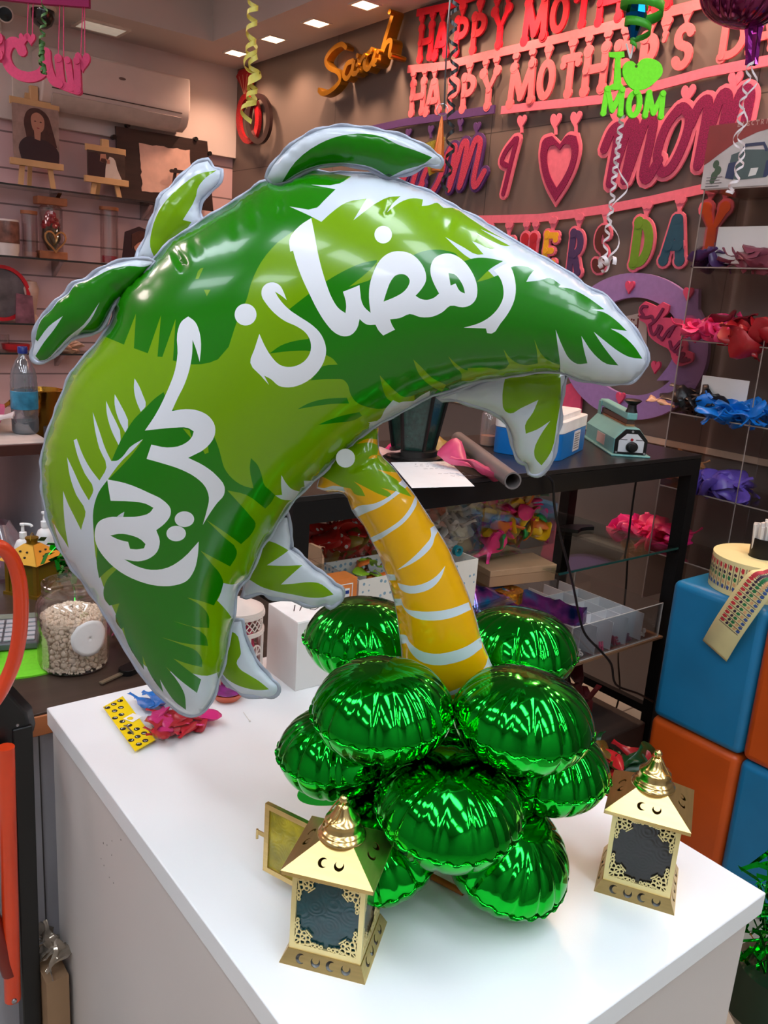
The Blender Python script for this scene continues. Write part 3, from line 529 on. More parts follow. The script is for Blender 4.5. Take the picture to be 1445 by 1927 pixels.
# green foil balloons --------------------------------------------------
M_GF = mat('green_foil', (20, 180, 44), .085, 1, var=.05, scale=6)
nt, b = nodes_of(M_GF); tc = nt.nodes.new('ShaderNodeTexCoord'); n = nt.nodes.new('ShaderNodeTexNoise'); n.inputs['Scale'].default_value = 45; n.inputs['Detail'].default_value = 2
nt.links.new(tc.outputs['Object'], n.inputs['Vector']); bp = nt.nodes.new('ShaderNodeBump'); bp.inputs['Strength'].default_value = .12; bp.inputs['Distance'].default_value = .004
nt.links.new(n.outputs['Fac'], bp.inputs['Height']); nt.links.new(bp.outputs[0], b.inputs['Normal'])
def foil_round(R, H, seed, nr=22, na=132):
    """round mylar pillow: domed both sides, puckered towards the welded rim"""
    rg = random.Random(seed); K = rg.randint(15, 19); offs = [rg.uniform(-.5, .5)*2*PI/K*.5 for _ in range(K)]; dep = [rg.uniform(.5, 1.3) for _ in range(K)]
    vs = []; fs = []
    def wr(a):
        best = 9; d = 0
        for k in range(K):
            x = abs((a-(2*PI*k/K+offs[k])+PI) % (2*PI)-PI)
            if x < best: best = x; d = dep[k]
        return best*K/PI, d
    tab = [wr(2*PI*i/na) for i in range(na)]
    for side in (1, -1):
        for j in range(nr+1):
            rho = math.sin(PI/2*j/nr)
            for i in range(na):
                a = 2*PI*i/na; x, d = tab[i]
                z = (1-rho**2.6)**.62; pk = math.exp(-(x/.16)**2)*d
                big = .035*math.sin(2*a+seed)+.03*math.sin(3*a+2*seed)
                z *= 1-.34*pk*rho**5+.08*(1-pk)*rho**4*min(1, x)+big*rho**2
                rr = R*rho*(1-.035*pk*rho**8); vs.append((rr*math.cos(a), rr*math.sin(a), side*H*z))
    n1 = (nr+1)*na
    for s_ in (0, 1):
        for j in range(nr):
            for i in range(na):
                k = (i+1) % na; q = [s_*n1+j*na+i, s_*n1+(j+1)*na+i, s_*n1+(j+1)*na+k, s_*n1+j*na+k]
                if j == 0 and i == 0: pass
                fs.append(tuple(q) if s_ == 0 else tuple(q[::-1]))
    mb = MB().add(vs, fs); rim = MB(); rv = []; rf = []
    for i in range(na):
        a = 2*PI*i/na; x, d = tab[i]; z = .004*math.sin(i*1.9+seed)*(1 if i % 2 else -1)*.6
        for r_, zz in ((R*.962, 0), (R*(1.028+.012*math.sin(i*1.3)), z)): rv.append((r_*math.cos(a), r_*math.sin(a), zz))
    for i in range(na): k = (i+1) % na; rf.append((2*i, 2*i+1, 2*k+1, 2*k))
    rim.add(rv, rf); return mb, rim
GC = Vector((.598, .605, 0)); proto = []
for k in range(3):
    a_, r_ = foil_round(.0725, .047, 11+5*k); proto.append((a_, r_))
def green(px, py, h, tilt, label, seed, R=1.0, back=None):
    p = P(px, py, Z=ZT+h) if back is None else Vector(back)
    rad = Vector((p.x-GC.x, p.y-GC.y, 0)).normalized(); ax = Vector((-rad.y, rad.x, 0))
    m = Matrix.Translation(p) @ Matrix.Rotation(tilt, 4, ax) @ Matrix.Rotation(seed*1.3, 4, 'Z') @ Matrix.Scale(R, 4)
    t = thing('green_foil_balloon', label, 'balloon', xf=m, group='green foil balloons tied round the foot of the palm balloon')
    a_, r_ = proto[seed % 3]; a_.build('balloon_body', M_GF, t, local=True, ang=70); r_.build('rim', M_GF, t, local=True, solid=.0005)
    return t
green(683, 1200, .222, .05, 'round green foil balloon behind the trunk on its left, beside the white carton', 1, .98)
green(975, 1218, .222, .05, 'round green foil balloon behind the trunk on its right, nearest the acrylic letter tray', 2, .98)
green(720, 1334, .222, .10, 'top green foil balloon in front of the trunk, on its left', 3, .98)
green(983, 1352, .222, .06, 'top green foil balloon in front of the trunk, on its right', 4, .98)
green(638, 1412, .137, .05, 'green foil balloon at mid height on the outer left, over the small tail', 5, .93)
green(1030, 1443, .135, .02, 'green foil balloon at mid height on the outer right, towards the right gold lantern', 6, .93)
green(846, 1519, .138, .16, 'green foil balloon facing out at the centre of the middle ring', 7, 1.0)
green(953, 1606, .060, .45, 'lowest green foil balloon resting on the counter beside the orange stick', 8, .96)
green(712, 1592, .058, .40, 'lowest green foil balloon half hidden behind the gold lantern with the open door', 9, .93)
green(0, 0, 0, .1, 'green foil balloon deep at the centre of the bottom ring', 11, .9, (.625, .628, ZT+.062))
green(0, 0, 0, .1, 'green foil balloon hidden at the back of the middle ring', 10, .9, (.668, .672, ZT+.135))
# small tail of a balloon, orange stick
q = P(590, 1493, Z=ZT+.075); mb = MB(); mb.mi = 0
pts = [(0, .012), (.012, .017), (.03, .014), (.05, .006), (.05, -.006), (.03, -.013), (.012, -.015), (0, -.010), (-.004, 0)]
mb.poly(smooth2(pts, 3), .0012, (), frame(P(566, 1496, Z=ZT+.07), RT*1.0-UP*.12, UP*.8+FW*-.6))
tag(mb.build('balloon_tail', M_GF, None), 'small flat green foil filling tail sticking out left under the balloons', 'balloon tail')
a, b_ = P(795, 1640, Z=ZT+.004), P(872, 1680, Z=ZT+.004)
tag(MB().cyl(a, b_, .0036, 10).build('orange_stick', mat('orange_wood', (176, 92, 30), .45)), 'thin orange stick lying on the counter under the green balloons', 'stick')
# gold lanterns ---------------------------------------------------------
M_GOLD = mat('brushed_gold', (222, 192, 128), .36, 1, var=.06, scale=30, stretch=(1, 1, 12)); M_BRASS = mat('polished_brass', (230, 198, 132), .2, 1, var=.04)
M_GOLDP = mat('pale_gold_paint', (234, 214, 152), .38, .6, var=.04)
M_DARKIN = mat('lantern_inside', (40, 36, 30), .7)
def pane_mat(name, rgb, emitless=1):
    m = mat(name, rgb, .18, 0, var=.25, scale=60, spec=.6); nt, b = nodes_of(m)
    tc = nt.nodes.new('ShaderNodeTexCoord'); v = nt.nodes.new('ShaderNodeTexVoronoi'); v.inputs['Scale'].default_value = 55; v.distance = 'EUCLIDEAN'; nt.links.new(tc.outputs['Object'], v.inputs['Vector'])
    wv = nt.nodes.new('ShaderNodeMath'); wv.operation = 'MULTIPLY'; wv.inputs[1].default_value = 32; sn = nt.nodes.new('ShaderNodeMath'); sn.operation = 'SINE'
    nt.links.new(v.outputs['Distance'], wv.inputs[0]); nt.links.new(wv.outputs[0], sn.inputs[0])
    bp = nt.nodes.new('ShaderNodeBump'); bp.inputs['Strength'].default_value = .05; bp.inputs['Distance'].default_value = .002; nt.links.new(sn.outputs[0], bp.inputs['Height']); nt.links.new(bp.outputs[0], b.inputs['Normal']); return m
P_TEAL = pane_mat('teal_glass', (4, 60, 66)); P_PURP = pane_mat('purple_glass', (54, 40, 52)); P_YEL = pane_mat('yellow_glass', (206, 190, 30)); P_SMOKE = pane_mat('smoke_glass', (32, 26, 25))
nt, b = nodes_of(P_YEL); b.inputs['Transmission Weight'].default_value = .55
def crescent(cx, cy, r, ang, n=12):
    o = []
    for i in range(n+1): t = math.radians(40+280*i/n); o.append((r*math.cos(t), r*math.sin(t)))
    a0 = Vector(o[-1]); a1 = Vector(o[0]); c = Vector((r*.42, 0)); r2 = (a0-c).length; s0 = math.atan2(a0.y-c.y, a0.x-c.x); s1 = math.atan2(a1.y-c.y, a1.x-c.x)+2*PI
    s0 = s0 % (2*PI); s1 = s1 % (2*PI)
    if s0 < s1: s0 += 2*PI
    for i in range(1, n): t = s0+(s1-s0)*i/n; o.append((c.x+r2*math.cos(t), c.y+r2*math.sin(t)))
    ca, sa = math.cos(ang), math.sin(ang); return [(cx+x*ca-y*sa, cy+x*sa+y*ca) for x, y in o]
def trap_panel(mb, p0, p1, p2, p3, holes, t=.0008):
    """flat sheet p0 p1 (bottom) p2 p3 (top), holes given in its own plane from the bottom middle"""
    p0, p1, p2, p3 = map(Vector, (p0, p1, p2, p3)); mid = (p0+p1)/2; fr = frame(mid, p1-p0, (p2+p3)/2-mid); iv = fr.inverted()
    mb.poly([(iv @ q).xy for q in (p0, p1, p2, p3)], -t, holes, fr) if False else mb.poly([tuple((iv @ q).xy) for q in (p0, p1, p2, p3)], t, holes, fr @ Matrix.Translation((0, 0, -t)))
def lace(mb, fr, sx, sy, S):
    """pierced scroll-work filling a frame corner; (0,0) is the corner"""
    rg = random.Random(5)
    for (x, y, r) in ((.0022,.0022,.0022),(.0062,.0024,.002),(.0026,.0062,.0020),(.0066,.0064,.0023),(.0104,.0030,.0021),(.0030,.0104,.0021),(.0142,.0018,.0014),(.0018,.0142,.0014),(.0102,.0072,.0016),(.0072,.0102,.0016),(.0016,.0176,.0012),(.0176,.0016,.0012),(.0018,.0206,.001),(.0206,.0018,.001)):
        pts = [(sx*S*(x+r*math.cos(2*PI*i/12)), sy*S*(y+r*1.15*math.sin(2*PI*i/12))) for i in range(12)]
        mb.stroke(pts, .0009*S, .0008, fr, 0, False, True)
    for a, b2 in (((.0, .0), (.011, .011)), ((.011, .011), (.0135, .0085)), ((.011, .011), (.0085, .0135)), ((.004, .0), (.0165, .0035)), ((0, .004), (.0035, .0165))):
        mb.stroke([(sx*S*a[0], sy*S*a[1]), (sx*S*b2[0], sy*S*b2[1])], .0009*S, .0008, fr, 0, False)
def lantern(loc, yaw, label, panes, door=None):
    """square Ramadan lantern: flared foot, four framed panes, pyramid roof with moon cut-outs, brass bell and ring"""
    t = thing('gold_lantern', label, 'lantern', (*loc, ZT), yaw, 'small gold lanterns on the counter')
    B, T_, E = .0427, .0355, .0445; hb, he = .0135, .100
    mb = MB()
    for k in range(4):
        R = Matrix.Rotation(k*PI/2, 4, 'Z')
        hs = [crescent(-.0225+.015*j, .0080, .0047, (.15 if j % 2 == 0 else PI/2)) for j in range(4)]
        trap_panel(mb, R @ Vector((-B, -B, 0)), R @ Vector((B, -B, 0)), R @ Vector((T_+.001, -T_-.001, hb)), R @ Vector((-T_-.001, -T_-.001, hb)), hs)
    mb.build('base_skirt', M_GOLD, t, smooth=False, local=True)
    MB().box((-T_, -T_, hb-.002), (T_, T_, hb-.001)).build('floor_plate', M_DARKIN, t, local=True)
    mb = MB(); p = .0048
    for k in range(4):
        R = Matrix.Rotation(k*PI/2, 4, 'Z')
        mb.box((-T_, -T_, hb-.001), (-T_+p, -T_+p, he), R)
        if door is None or k != door:
            mb.box((-T_+p, -T_, hb-.001), (T_-p, -T_+.0025, hb+.006), R); mb.box((-T_+p, -T_, he-.004), (T_-p, -T_+.0025, he), R)
        else: mb.box((-T_+p, -T_, hb-.001), (T_-p, -T_+.0025, hb+.002), R)
    mb.build('frame', M_GOLDP, t, smooth=False, local=True)
    def face(mbl, fr, w2, z0, z1):
        for sx in (1, -1):
            for sy in (1, -1): lace(mbl, fr @ Matrix.Translation((-sx*w2, (z0 if sy > 0 else z1), 0)), sx, sy, 1.3)
    for k in range(4):
        if door is not None and k == door: continue
        R = Matrix.Rotation(k*PI/2, 4, 'Z')
        MB().box((-T_+p, -T_+.0028, hb+.005), (T_-p, -T_+.0042, he-.003), R).build('pane', panes[k], t, smooth=False, local=True)
        mb = MB(); fr = R @ frame((0, -T_+.0012, 0), (1, 0, 0), (0, 0, 1)); face(mb, fr, T_-p, hb+.006, he-.004)
        mb.build('filigree', M_GOLDP, t, smooth=False, local=True)
    ridge = .1225; tp = .0165; mb = MB()
    for k in range(4):
        R = Matrix.Rotation(k*PI/2, 4, 'Z'); hs = [crescent(-.0078, .0150, .0048, .1), crescent(.0078, .0150, .0048, PI/2)]
        trap_panel(mb, R @ Vector((-E, -E, he+.003)), R @ Vector((E, -E, he+.003)), R @ Vector((tp, -tp, ridge)), R @ Vector((-tp, -tp, ridge)), hs)
        mb.box((-E, -E, he-.001), (E, -E+.001, he+.003), R)
    mb.box((-E+.002, -E+.002, he-.001), (E-.002, E-.002, he))
    rf = mb.build('roof', M_GOLD, t, smooth=False, local=True)
    z = .1210
    prof = [(.0200, z), (.0210, z+.0012), (.0208, z+.0028), (.0190, z+.0042), (.0182, z+.0052), (.0185, z+.0064), (.0176, z+.0076), (.0160, z+.0085), (.0152, z+.0098), (.0148, z+.0140), (.0146, z+.0152), (.0154, z+.0160), (.0150, z+.0172), (.0128, z+.0184), (.0104, z+.0212), (.0080, z+.0252), (.0062, z+.0290), (.0054, z+.0306), (.0042, z+.0316), (.0034, z+.0322)]
    prof = [(r*1.12, z+(q-z)*1.08) for r, q in prof]; MB().lathe(prof, 40, None).ball((0, 0, z+.0388), .0046, 16).build('bell_finial', M_BRASS, t, local=True, ang=50)
    pts = []
    for i in range(25):
        a = -PI*.62+i*(1.24*PI+PI*.76)/24; pts.append((.0012*math.sin(i), -.013+.0145*math.cos(a)*1.0, .0+.0155*math.sin(a)))
    rg = MB(); m = Matrix.Translation((0, 0, z+.0388)) @ Matrix.Rotation(-yaw+(-2.24 if door is not None else .9), 4, 'Z')
    ring = [(.0120*math.sin(a), -.0092*(1-math.cos(a)), -.0145*(1-math.cos(a))) for a in [2*PI*i/28 for i in range(28)]]
    rg.tube(ring, .0008, 6, True, m).build('ring_handle', M_BRASS, t, local=True)
    if door is not None:
        R = Matrix.Rotation(door*PI/2, 4, 'Z'); piv = R @ Vector((-T_, -T_, 0)); fr = Matrix.Translation(piv) @ Matrix.Rotation(door*PI/2+DOORANG, 4, 'Z')
        mb = MB(); w_ = 2*T_-.004; z0, z1 = hb+.003, he-.002; f_ = .006
        mb.box((0, -.0025, z0), (f_, .0025, z1)).box((w_-f_, -.0025, z0), (w_, .0025, z1)).box((f_, -.0025, z0), (w_-f_, .0025, z0+f_)).box((f_, -.0025, z1-f_), (w_-f_, .0025, z1))
        mb.v = [tuple(fr @ Vector(q)) for q in mb.v]; dr = mb.build('door', M_GOLD, t, smooth=False, local=True)
        mb = MB().box((f_, -.0008, z0+f_), (w_-f_, .0008, z1-f_), fr); mb.build('door_pane', P_YEL, dr, smooth=False, local=True)
        mb = MB(); f2 = fr @ frame((w_/2, -.0022, 0), (1, 0, 0), (0, 0, 1)); face(mb, f2, w_/2-f_, z0+f_, z1-f_)
        mb.build('filigree', M_GOLD, dr, smooth=False, local=True)
        mb = MB().box((w_, -.0006, .055), (w_+.011, .0006, .060), fr); mb.cyl(fr @ Vector((w_+.0115, 0, .049)), fr @ Vector((w_+.0115, 0, .0605)), .0014, 8); mb.build('latch', M_GOLD, dr, local=True)
    return t
DOORANG = -1.9
lantern((.421, .556), math.radians(-52.0), 'gold lantern with teal glass and its yellow glass door standing open', [P_TEAL, P_PURP, P_SMOKE, P_YEL], door=3)
lantern((.761, .4455), math.radians(-59.5), 'closed gold lantern with dark smoky glass near the counter corner', [P_SMOKE, P_PURP, P_SMOKE, P_SMOKE])
# white carton -----------------------------------------------------------
M_CARD = mat('white_card', (226, 222, 218), .55, var=.03, scale=10)
zb = ZT+.118
c1 = P(561, 1172, Z=zb); e1 = P(505, 1135, Z=zb); e2 = P(625, 1163, Z=zb)
d1 = (e1-c1); d1 = Vector((d1.x, d1.y, 0)).normalized(); d2 = Vector((-d1.y, d1.x, 0)); d2 = -d2 if d2.dot(e2-c1) < 0 else d2
cb = frame((c1.x, c1.y, ZT), d2, d1); L2, L1 = .105, (Vector(e1-c1).xy).length
if cb.to_3x3()[2][2] < 0: pass
bx = thing('white_carton', 'white cardboard box with handwritten number, standing behind the green balloons', 'box', (c1.x, c1.y, ZT))
def wbox(mb, lo, hi, fr):
    mb.box(lo, hi, fr)
    if fr.to_3x3()[2].z < 0:
        pass
sz = 1 if (cb.to_3x3() @ Vector((0, 0, 1))).z > 0 else -1
mb = MB().box((0, 0, min(0, sz*(zb-ZT-.001))), (L2, L1, max(0, sz*(zb-ZT-.001))), cb); mb.build('box_body', M_CARD, bx, bevel=.001)
mb = MB().box((0, .001, min(sz*(zb-ZT-.001), sz*(zb-ZT))), (L2-.002, L1-.001, max(sz*(zb-ZT-.001), sz*(zb-ZT))), cb); mb.build('lid_flap', mat('white_card_top', (240, 240, 238), .5), bx)
ft = frame((c1.x, c1.y, zb+.0002), d2, d1); M_INK = mat('black_ink', (22, 22, 26), .5)
def topstroke(px): 
    o = []
    for x, y in px: q = P(x, y, Z=zb); v = q-Vector((c1.x, c1.y, zb)); o.append((v.dot(d2), v.dot(d1)))
    return o
mb = MB()
for s in (((555, 1139), (553, 1150)), ((569, 1138), (564, 1149)), ((581, 1141), (584, 1147), (592, 1148), (600, 1143), (598, 1136), (588, 1135), (581, 1141))):
    mb.stroke(topstroke(s), .0016, .0003 if sz > 0 else -.0003, ft)
mb.build('handwriting', M_INK, bx)
# bag of balloons with yellow header card -----------------------------------
bg = thing('balloon_bag', 'small clear bag of red, pink and blue balloons with a yellow card header', 'balloon bag', P(300, 1370, Z=ZT))
def onz(pts, z): return [P(x, y, Z=z) for x, y in pts]
M_YC = mat('yellow_card', (240, 208, 10), .35, var=.03)
hc = onz(((194, 1330), (231, 1310), (292, 1392), (254, 1413)), ZT+.006)
def sheet(pts, t=.0006):
    """thin sheet through world points (flat polygon), thickness downwards"""
    mb = MB(); n = len(pts); mb.add(list(pts)+[Vector(p)-Vector((0, 0, t)) for p in pts], [tuple(range(n)), tuple(range(n, 2*n))[::-1]]+[(i, i+n, (i+1) % n+n, (i+1) % n) for i in range(n)]); return mb
card = sheet(hc, .0012).build('header_card', M_YC, bg, smooth=False)
mbk = MB(); mbw = MB(); rg = random.Random(3)
def oncard(u, v): return hc[0].lerp(hc[1], u).lerp(hc[3].lerp(hc[2], u), v)
fu = frame(oncard(0, 0), hc[1]-hc[0], hc[3]-hc[0]); 
fz = (fu.to_3x3() @ Vector((0, 0, 1))).z
for r in range(8):
    for c in range(3):
        u = .18+.32*c+(.12 if r % 2 else -.05); v = .06+.125*r
        if not 0.08 < u < .93 or (.3 < v < .62 and u > .55): continue
        o = oncard(u, v); fr = frame(o+Vector((0, 0, .0002)), R0, FH)
        mbk.disc((0, 0), .0042, .0002, fr, 0, 12)
        a = rg.uniform(0, 6); mbw.stroke([(.002*math.cos(a+k*.6), .002*math.sin(a+k*.6)) for k in range(5)], .0011, .0002, fr, .0003, False)
mbk.build('printed_faces', M_INK, card); mbw.build('printed_smiles', mat('white_print', (235, 235, 230), .5), card)
o = oncard(.74, .47); fr = frame(o+Vector((0, 0, .0006)), hc[1]-hc[0], hc[3]-hc[0])
sg = 1 if fz > 0 else -1
MB().poly([(-.009, -.009), (.011, -.009), (.011, .009), (-.009, .009)], .0003*sg, (), fr).build('printed_label', mat('white_print', (235, 235, 230), .5), card)
MB().disc((-.003, -.001), .0045, .0003*sg, fr, .0004*sg, 14).build('printed_sun', M_YC, card)
MB().tube([oncard(.25, .52)+Vector((0, 0, .0002)), oncard(.3, .56)+Vector((0, 0, .0025)), oncard(.34, .7)+Vector((0, 0, .0022)), oncard(.36, .74)+Vector((0, 0, .0002))], .0011, 6).build('staple', mat('steel', (190, 190, 195), .3, 1), card)
def flake(mb, c, s, rg, flat=1.0):
    """one empty latex balloon: narrow neck, limp flattened bag, bent and twisted"""
    n = 11; K = 8; yaw = rg.uniform(0, 6.28); tl = rg.uniform(-.8, .8)*flat; rl = rg.uniform(-1.2, 1.2)*flat
    m = Matrix.Translation(c) @ Matrix.Rotation(yaw, 4, 'Z') @ Matrix.Rotation(tl, 4, 'Y') @ Matrix.Rotation(rl, 4, 'X'); vs = []; fs = []
    cv = rg.uniform(-1, 1); tw = rg.uniform(-1.6, 1.6)*flat; wz = rg.uniform(.04, .14)*flat; ph = rg.uniform(0, 6)
    W = [.075, .06, .06, .075, .13, .21, .27, .29, .27, .2, .07]
    for i in range(n):
        t = i/(n-1); x = (t-.5)*1.25; w = W[i]*rg.uniform(.88, 1.12); y = .45*cv*x*x; z = wz*math.sin(7*x+ph); a0 = tw*t
        for k in range(K):
            a = 2*PI*k/K; u = w*math.cos(a); v = .30*w*math.sin(a)*(1+.5*math.sin(3*a+ph+i))+.18*w*math.sin(3*u/w*1.2+ph+.5*i)
            vs.append((x*s, (y+u*math.cos(a0)-v*math.sin(a0))*s, (z+u*math.sin(a0)+v*math.cos(a0))*s))
    for i in range(n-1):
        for k in range(K): l = (k+1) % K; fs.append((i*K+k, i*K+l, (i+1)*K+l, (i+1)*K+k))
    fs += [tuple(range(K))[::-1], tuple(range((n-1)*K, n*K))]
    mb.add(vs, fs, m)
def pile(name, mats_, cells, s, seed, parent=None, flat=1.0, solid=0):
    """heap of limp balloons; cells = list of (centre, count, spread)"""
    rg = random.Random(seed); mb = MB()
    for c, k, sp_ in cells:
        for _ in range(k):
            mb.mi = rg.randrange(len(mats_)); flake(mb, Vector(c)+Vector((rg.gauss(0, sp_[0]), rg.gauss(0, sp_[1]), abs(rg.gauss(0, sp_[2])))), s*rg.uniform(.8, 1.2), rg, flat)
    return mb.build(name, mats_, parent, solid=solid, ang=80)
LAT = lambda n_, rgb: mat('latex_'+n_, rgb, .35, var=.08, scale=30)
L_RED, L_PINK, L_BLUE, L_HOT, L_YEL = LAT('red', (176, 20, 40)), LAT('pink', (206, 40, 120)), LAT('blue', (30, 110, 190)), LAT('hot_pink', (240, 60, 120)), LAT('yellow', (230, 180, 20))
pb = pile('balloons', [L_RED, L_PINK, L_RED], [(P(330, 1360, Z=ZT+.008), 16, (.013, .014, .004)), (P(355, 1350, Z=ZT+.008), 8, (.008, .010, .003)), (P(312, 1375, Z=ZT+.007), 8, (.012, .01, .003))], .042, 4, bg, .25); pb['kind'] = 'stuff'
pb = pile('blue_balloons', [L_BLUE], [(P(292, 1320, Z=ZT+.010), 8, (.012, .010, .004))], .040, 8, bg, .25); pb['kind'] = 'stuff'
film_pts = [(248, 1318), (300, 1292), (350, 1300), (395, 1325), (392, 1362), (340, 1382), (292, 1398), (270, 1360)]
mb = MB(); vs = [P(325, 1345, Z=ZT+.024)]; ring1 = []; n = len(film_pts)
for x, y in film_pts: vs.append(P(325+(x-325)*.82, 1345+(y-1345)*.82, Z=ZT+.022+random.uniform(-.004, .004)))
for x, y in film_pts: vs.append(P(x, y, Z=ZT+.002))
fs = [(0, 1+i, 1+(i+1) % n) for i in range(n)]+[(1+i, 1+n+i, 1+n+(i+1) % n, 1+(i+1) % n) for i in range(n)]
mb.add(vs, fs).build('clear_film', clear('bag_film', refl=.10, rough=.05, edge=.12), bg)
# pin, disc
a, b_ = P(458, 1340, Z=ZT+.001), P(470, 1357, Z=ZT+.001)
tag(MB().cyl(a, b_, .0006, 6).ball(b_, .0016, 8).build('push_pin', mat('pearl_pin', (225, 222, 215), .3)), 'thin pin with a pearl head lying on the white counter', 'pin')
q = P(428, 1298, Z=ZT+.014)
t = thing('patterned_dish', 'small round dish with orange and purple pattern behind the crown tip', 'dish', (q.x, q.y, ZT))
MB().lathe([(.018, 0), (.026, .010), (.0275, .014), (.026, .0135), (.02, .006)], 28).build('dish', mat('dish_orange', (212, 96, 60), .4), t, local=True)
MB().lathe([(.0, .0145), (.020, .0145), (.0215, .0125), (0, .0125)], 20).build('pattern', mat('dish_purple', (122, 40, 110), .4, var=.5, scale=60), t, local=True)
# ================================================================== black rack on the right and its goods
M_BLK = mat('black_metal', (16, 15, 15), .4, var=.1, spec=.3); M_BTOP = mat('black_board', (30, 27, 26), .28, var=.15, scale=8)
RX0, RX1, RY0, RY1 = .90, 2.40, 1.425, 1.93
rk = thing('display_rack', 'black display rack with glass shelves along the grey wall', 'rack', ((RX0+RX1)/2, (RY0+RY1)/2, 0))
MB().box((RX0, RY0, ZK-.012), (RX1, RY1, ZK)).build('rack_top', M_BTOP, rk, bevel=.001)
p = .042
for a, b_ in ((RX0, RY0), (RX1-p, RY0), (RX0, RY1-p), (RX1-p, RY1-p)): MB().box((a, b_, 0), (a+p, b_+p, ZK-.012)).build('post', M_BLK, rk)
mb = MB()
for y in (RY0, RY1-p): mb.box((RX0+p, y, ZK-.062), (RX1-p, y+p, ZK-.0125))
for x in (RX0, RX1-p): mb.box((x, RY0+p, ZK-.062), (x+p, RY1-p, ZK-.0125)); 
mb.build('top_rail', M_BLK, rk)
for x in (RX0, RX1-p): MB().box((x+.008, RY0+p, .255), (x+p-.008, RY1-p, .283)).build('low_rail', M_BLK, rk)
M_GLASS = clear('shelf_glass', (236, 244, 240), refl=.3, rough=.02)
MB().box((1.78, RY0+.006, .852), (RX1-p-.002, RY1-.01, .858)).build('glass_shelf', M_GLASS, rk)
M_GEDGE = mat('glass_edge', (30, 66, 60), .2)
MB().box((1.78, RY0+.002, .852), (RX1-p-.002, RY0+.0058, .858)).build('shelf_edge', M_GEDGE, rk)
MB().box((RX0+p, RY0+.006, .545), (RX1-p-.002, RY1-.01, .552)).build('wood_shelf', mat('shelf_wood', (122, 92, 66), .5, stretch=(2, 30, 2)), rk)
MB().box((RX0+p, RY0+.006, .80), (1.62, RY1-.01, .806)).build('glass_shelf', M_GLASS, rk)
MB().box((RX1-p-.03, RY0+.01, .838), (RX1-p, RY0+.03, .851)).build('shelf_clip', M_BLK, rk)
# dark fabric clip on the glass shelf
tag(MB().poly(smooth2([(-.07, .02), (-.02, .03), (.03, .02), (.075, -.01), (.06, -.03), (.01, -.02), (-.03, -.035)], 3), .012, (), Matrix.Translation((2.2, 1.72, .858))).build('black_pouch', M_BTOP, None, bevel=.004), 'flat black pouch lying on the empty glass shelf', 'pouch')
# dark lantern
M_LD = mat('dark_lantern', (44, 42, 40), .35, .6); M_LG = mat('dark_green_glass', (24, 52, 44), .25, var=.4, scale=90, bump=.4)
t = thing('dark_lantern', 'dark metal six-sided lantern with green glass on the black rack', 'lantern', (1.445, 1.70, ZK), .35)
MB().lathe([(.082, 0), (.082, .006), (.066, .008), (.064, .022), (.060, .024)], 32).build('base', M_LD, t, local=True)
def hexp(r, z, rot=0): return [(r*math.cos(rot+PI/3*i), r*math.sin(rot+PI/3*i), z) for i in range(6)]
MB().hull(hexp(.052, .024), hexp(.084, .20)).build('glass_body', M_LG, t, smooth=False, local=True)
mb = MB()
for a, b_ in zip(hexp(.055, .024), hexp(.088, .20)): mb.tube([a, b_], .0055, 6)
mb.tube(hexp(.088, .20), .007, 6, True); mb.build('frame', M_LD, t, local=True)
MB().lathe([(.098, .20), (.10, .206), (.05, .25), (.03, .262), (.02, .29), (.004, .30)], 6).build('cap', M_LD, t, smooth=False, local=True)
# paper with handwriting
M_PAP = mat('paper', (226, 234, 238), .6, var=.02)
pp = [P(735, 870, Z=ZK+.002), P(845, 868, Z=ZK+.002), P(893, 915, Z=ZK+.003), P(775, 918, Z=ZK+.003)]
t = thing('note_paper', 'sheet of white note paper with faint pencil writing on the black rack', 'paper', pp[0])
sheet(pp, .0006).build('sheet', M_PAP, t, smooth=False)
mb = MB(); rg = random.Random(2); fr = frame(pp[0]+Vector((0, 0, .0012)), pp[1]-pp[0], pp[3]-pp[0]); fz = 1 if (fr.to_3x3() @ Vector((0, 0, 1))).z > 0 else -1
for y, x0, x1 in ((.035, .05, .14), (.06, .04, .15), (.09, .05, .13), (.15, .06, .13), (.18, .08, .15)):
    x = x0
    while x < x1: mb.stroke([(x+.003*k, y+rg.uniform(-.005, .005)) for k in range(4)], .0012, .0002*fz, fr, 0, False); x += .016
mb.build('handwriting', mat('pencil', (150, 156, 162), .6), t)
# limp pink balloon, mustard balloons, tube, bottle, pump, sealer
L_DP = LAT('dusty_pink', (196, 70, 112)); L_MUS = LAT('mustard', (150, 124, 50)); L_SK = LAT('skin', (222, 170, 160))
def single(name, m, c, s, seed, label, flat=.5):
    rg = random.Random(seed); mb = MB(); flake(mb, Vector(c), s, rg, flat); tag(mb.build(name, m, None, solid=.002, ang=80), label, 'balloon')
single('limp_balloon', L_DP, P(862, 862, Z=ZK+.03), .13, 4, 'limp dusty pink balloon on the black rack under the grey tube', .4)
single('limp_balloon', L_DP, P(900, 878, Z=ZK+.025), .12, 6, 'crumpled dusty pink balloon end beside the grey tube mouth', .4)
single('limp_balloon', L_MUS, P(845, 838, Z=ZK+.02), .11, 9, 'limp mustard balloon beside the dark lantern', .3)
single('limp_balloon', L_SK, P(722, 852, Z=ZK+.02), .10, 12, 'limp skin coloured balloon left of the dark lantern', .3)
single('limp_balloon', L_HOT, P(738, 842, Z=ZK+.02), .10, 15, 'limp hot pink balloon behind the dark lantern', .3)
a, b_ = P(965, 905, Z=ZK+.022), P(862, 826, Z=ZK+.034); ax = (b_-a).normalized(); fr = frame(a, R0, (0, 0, 1)); q_ = ax.to_track_quat('Z', 'Y').to_matrix().to_4x4(); q_.translation = a; L_ = (b_-a).length
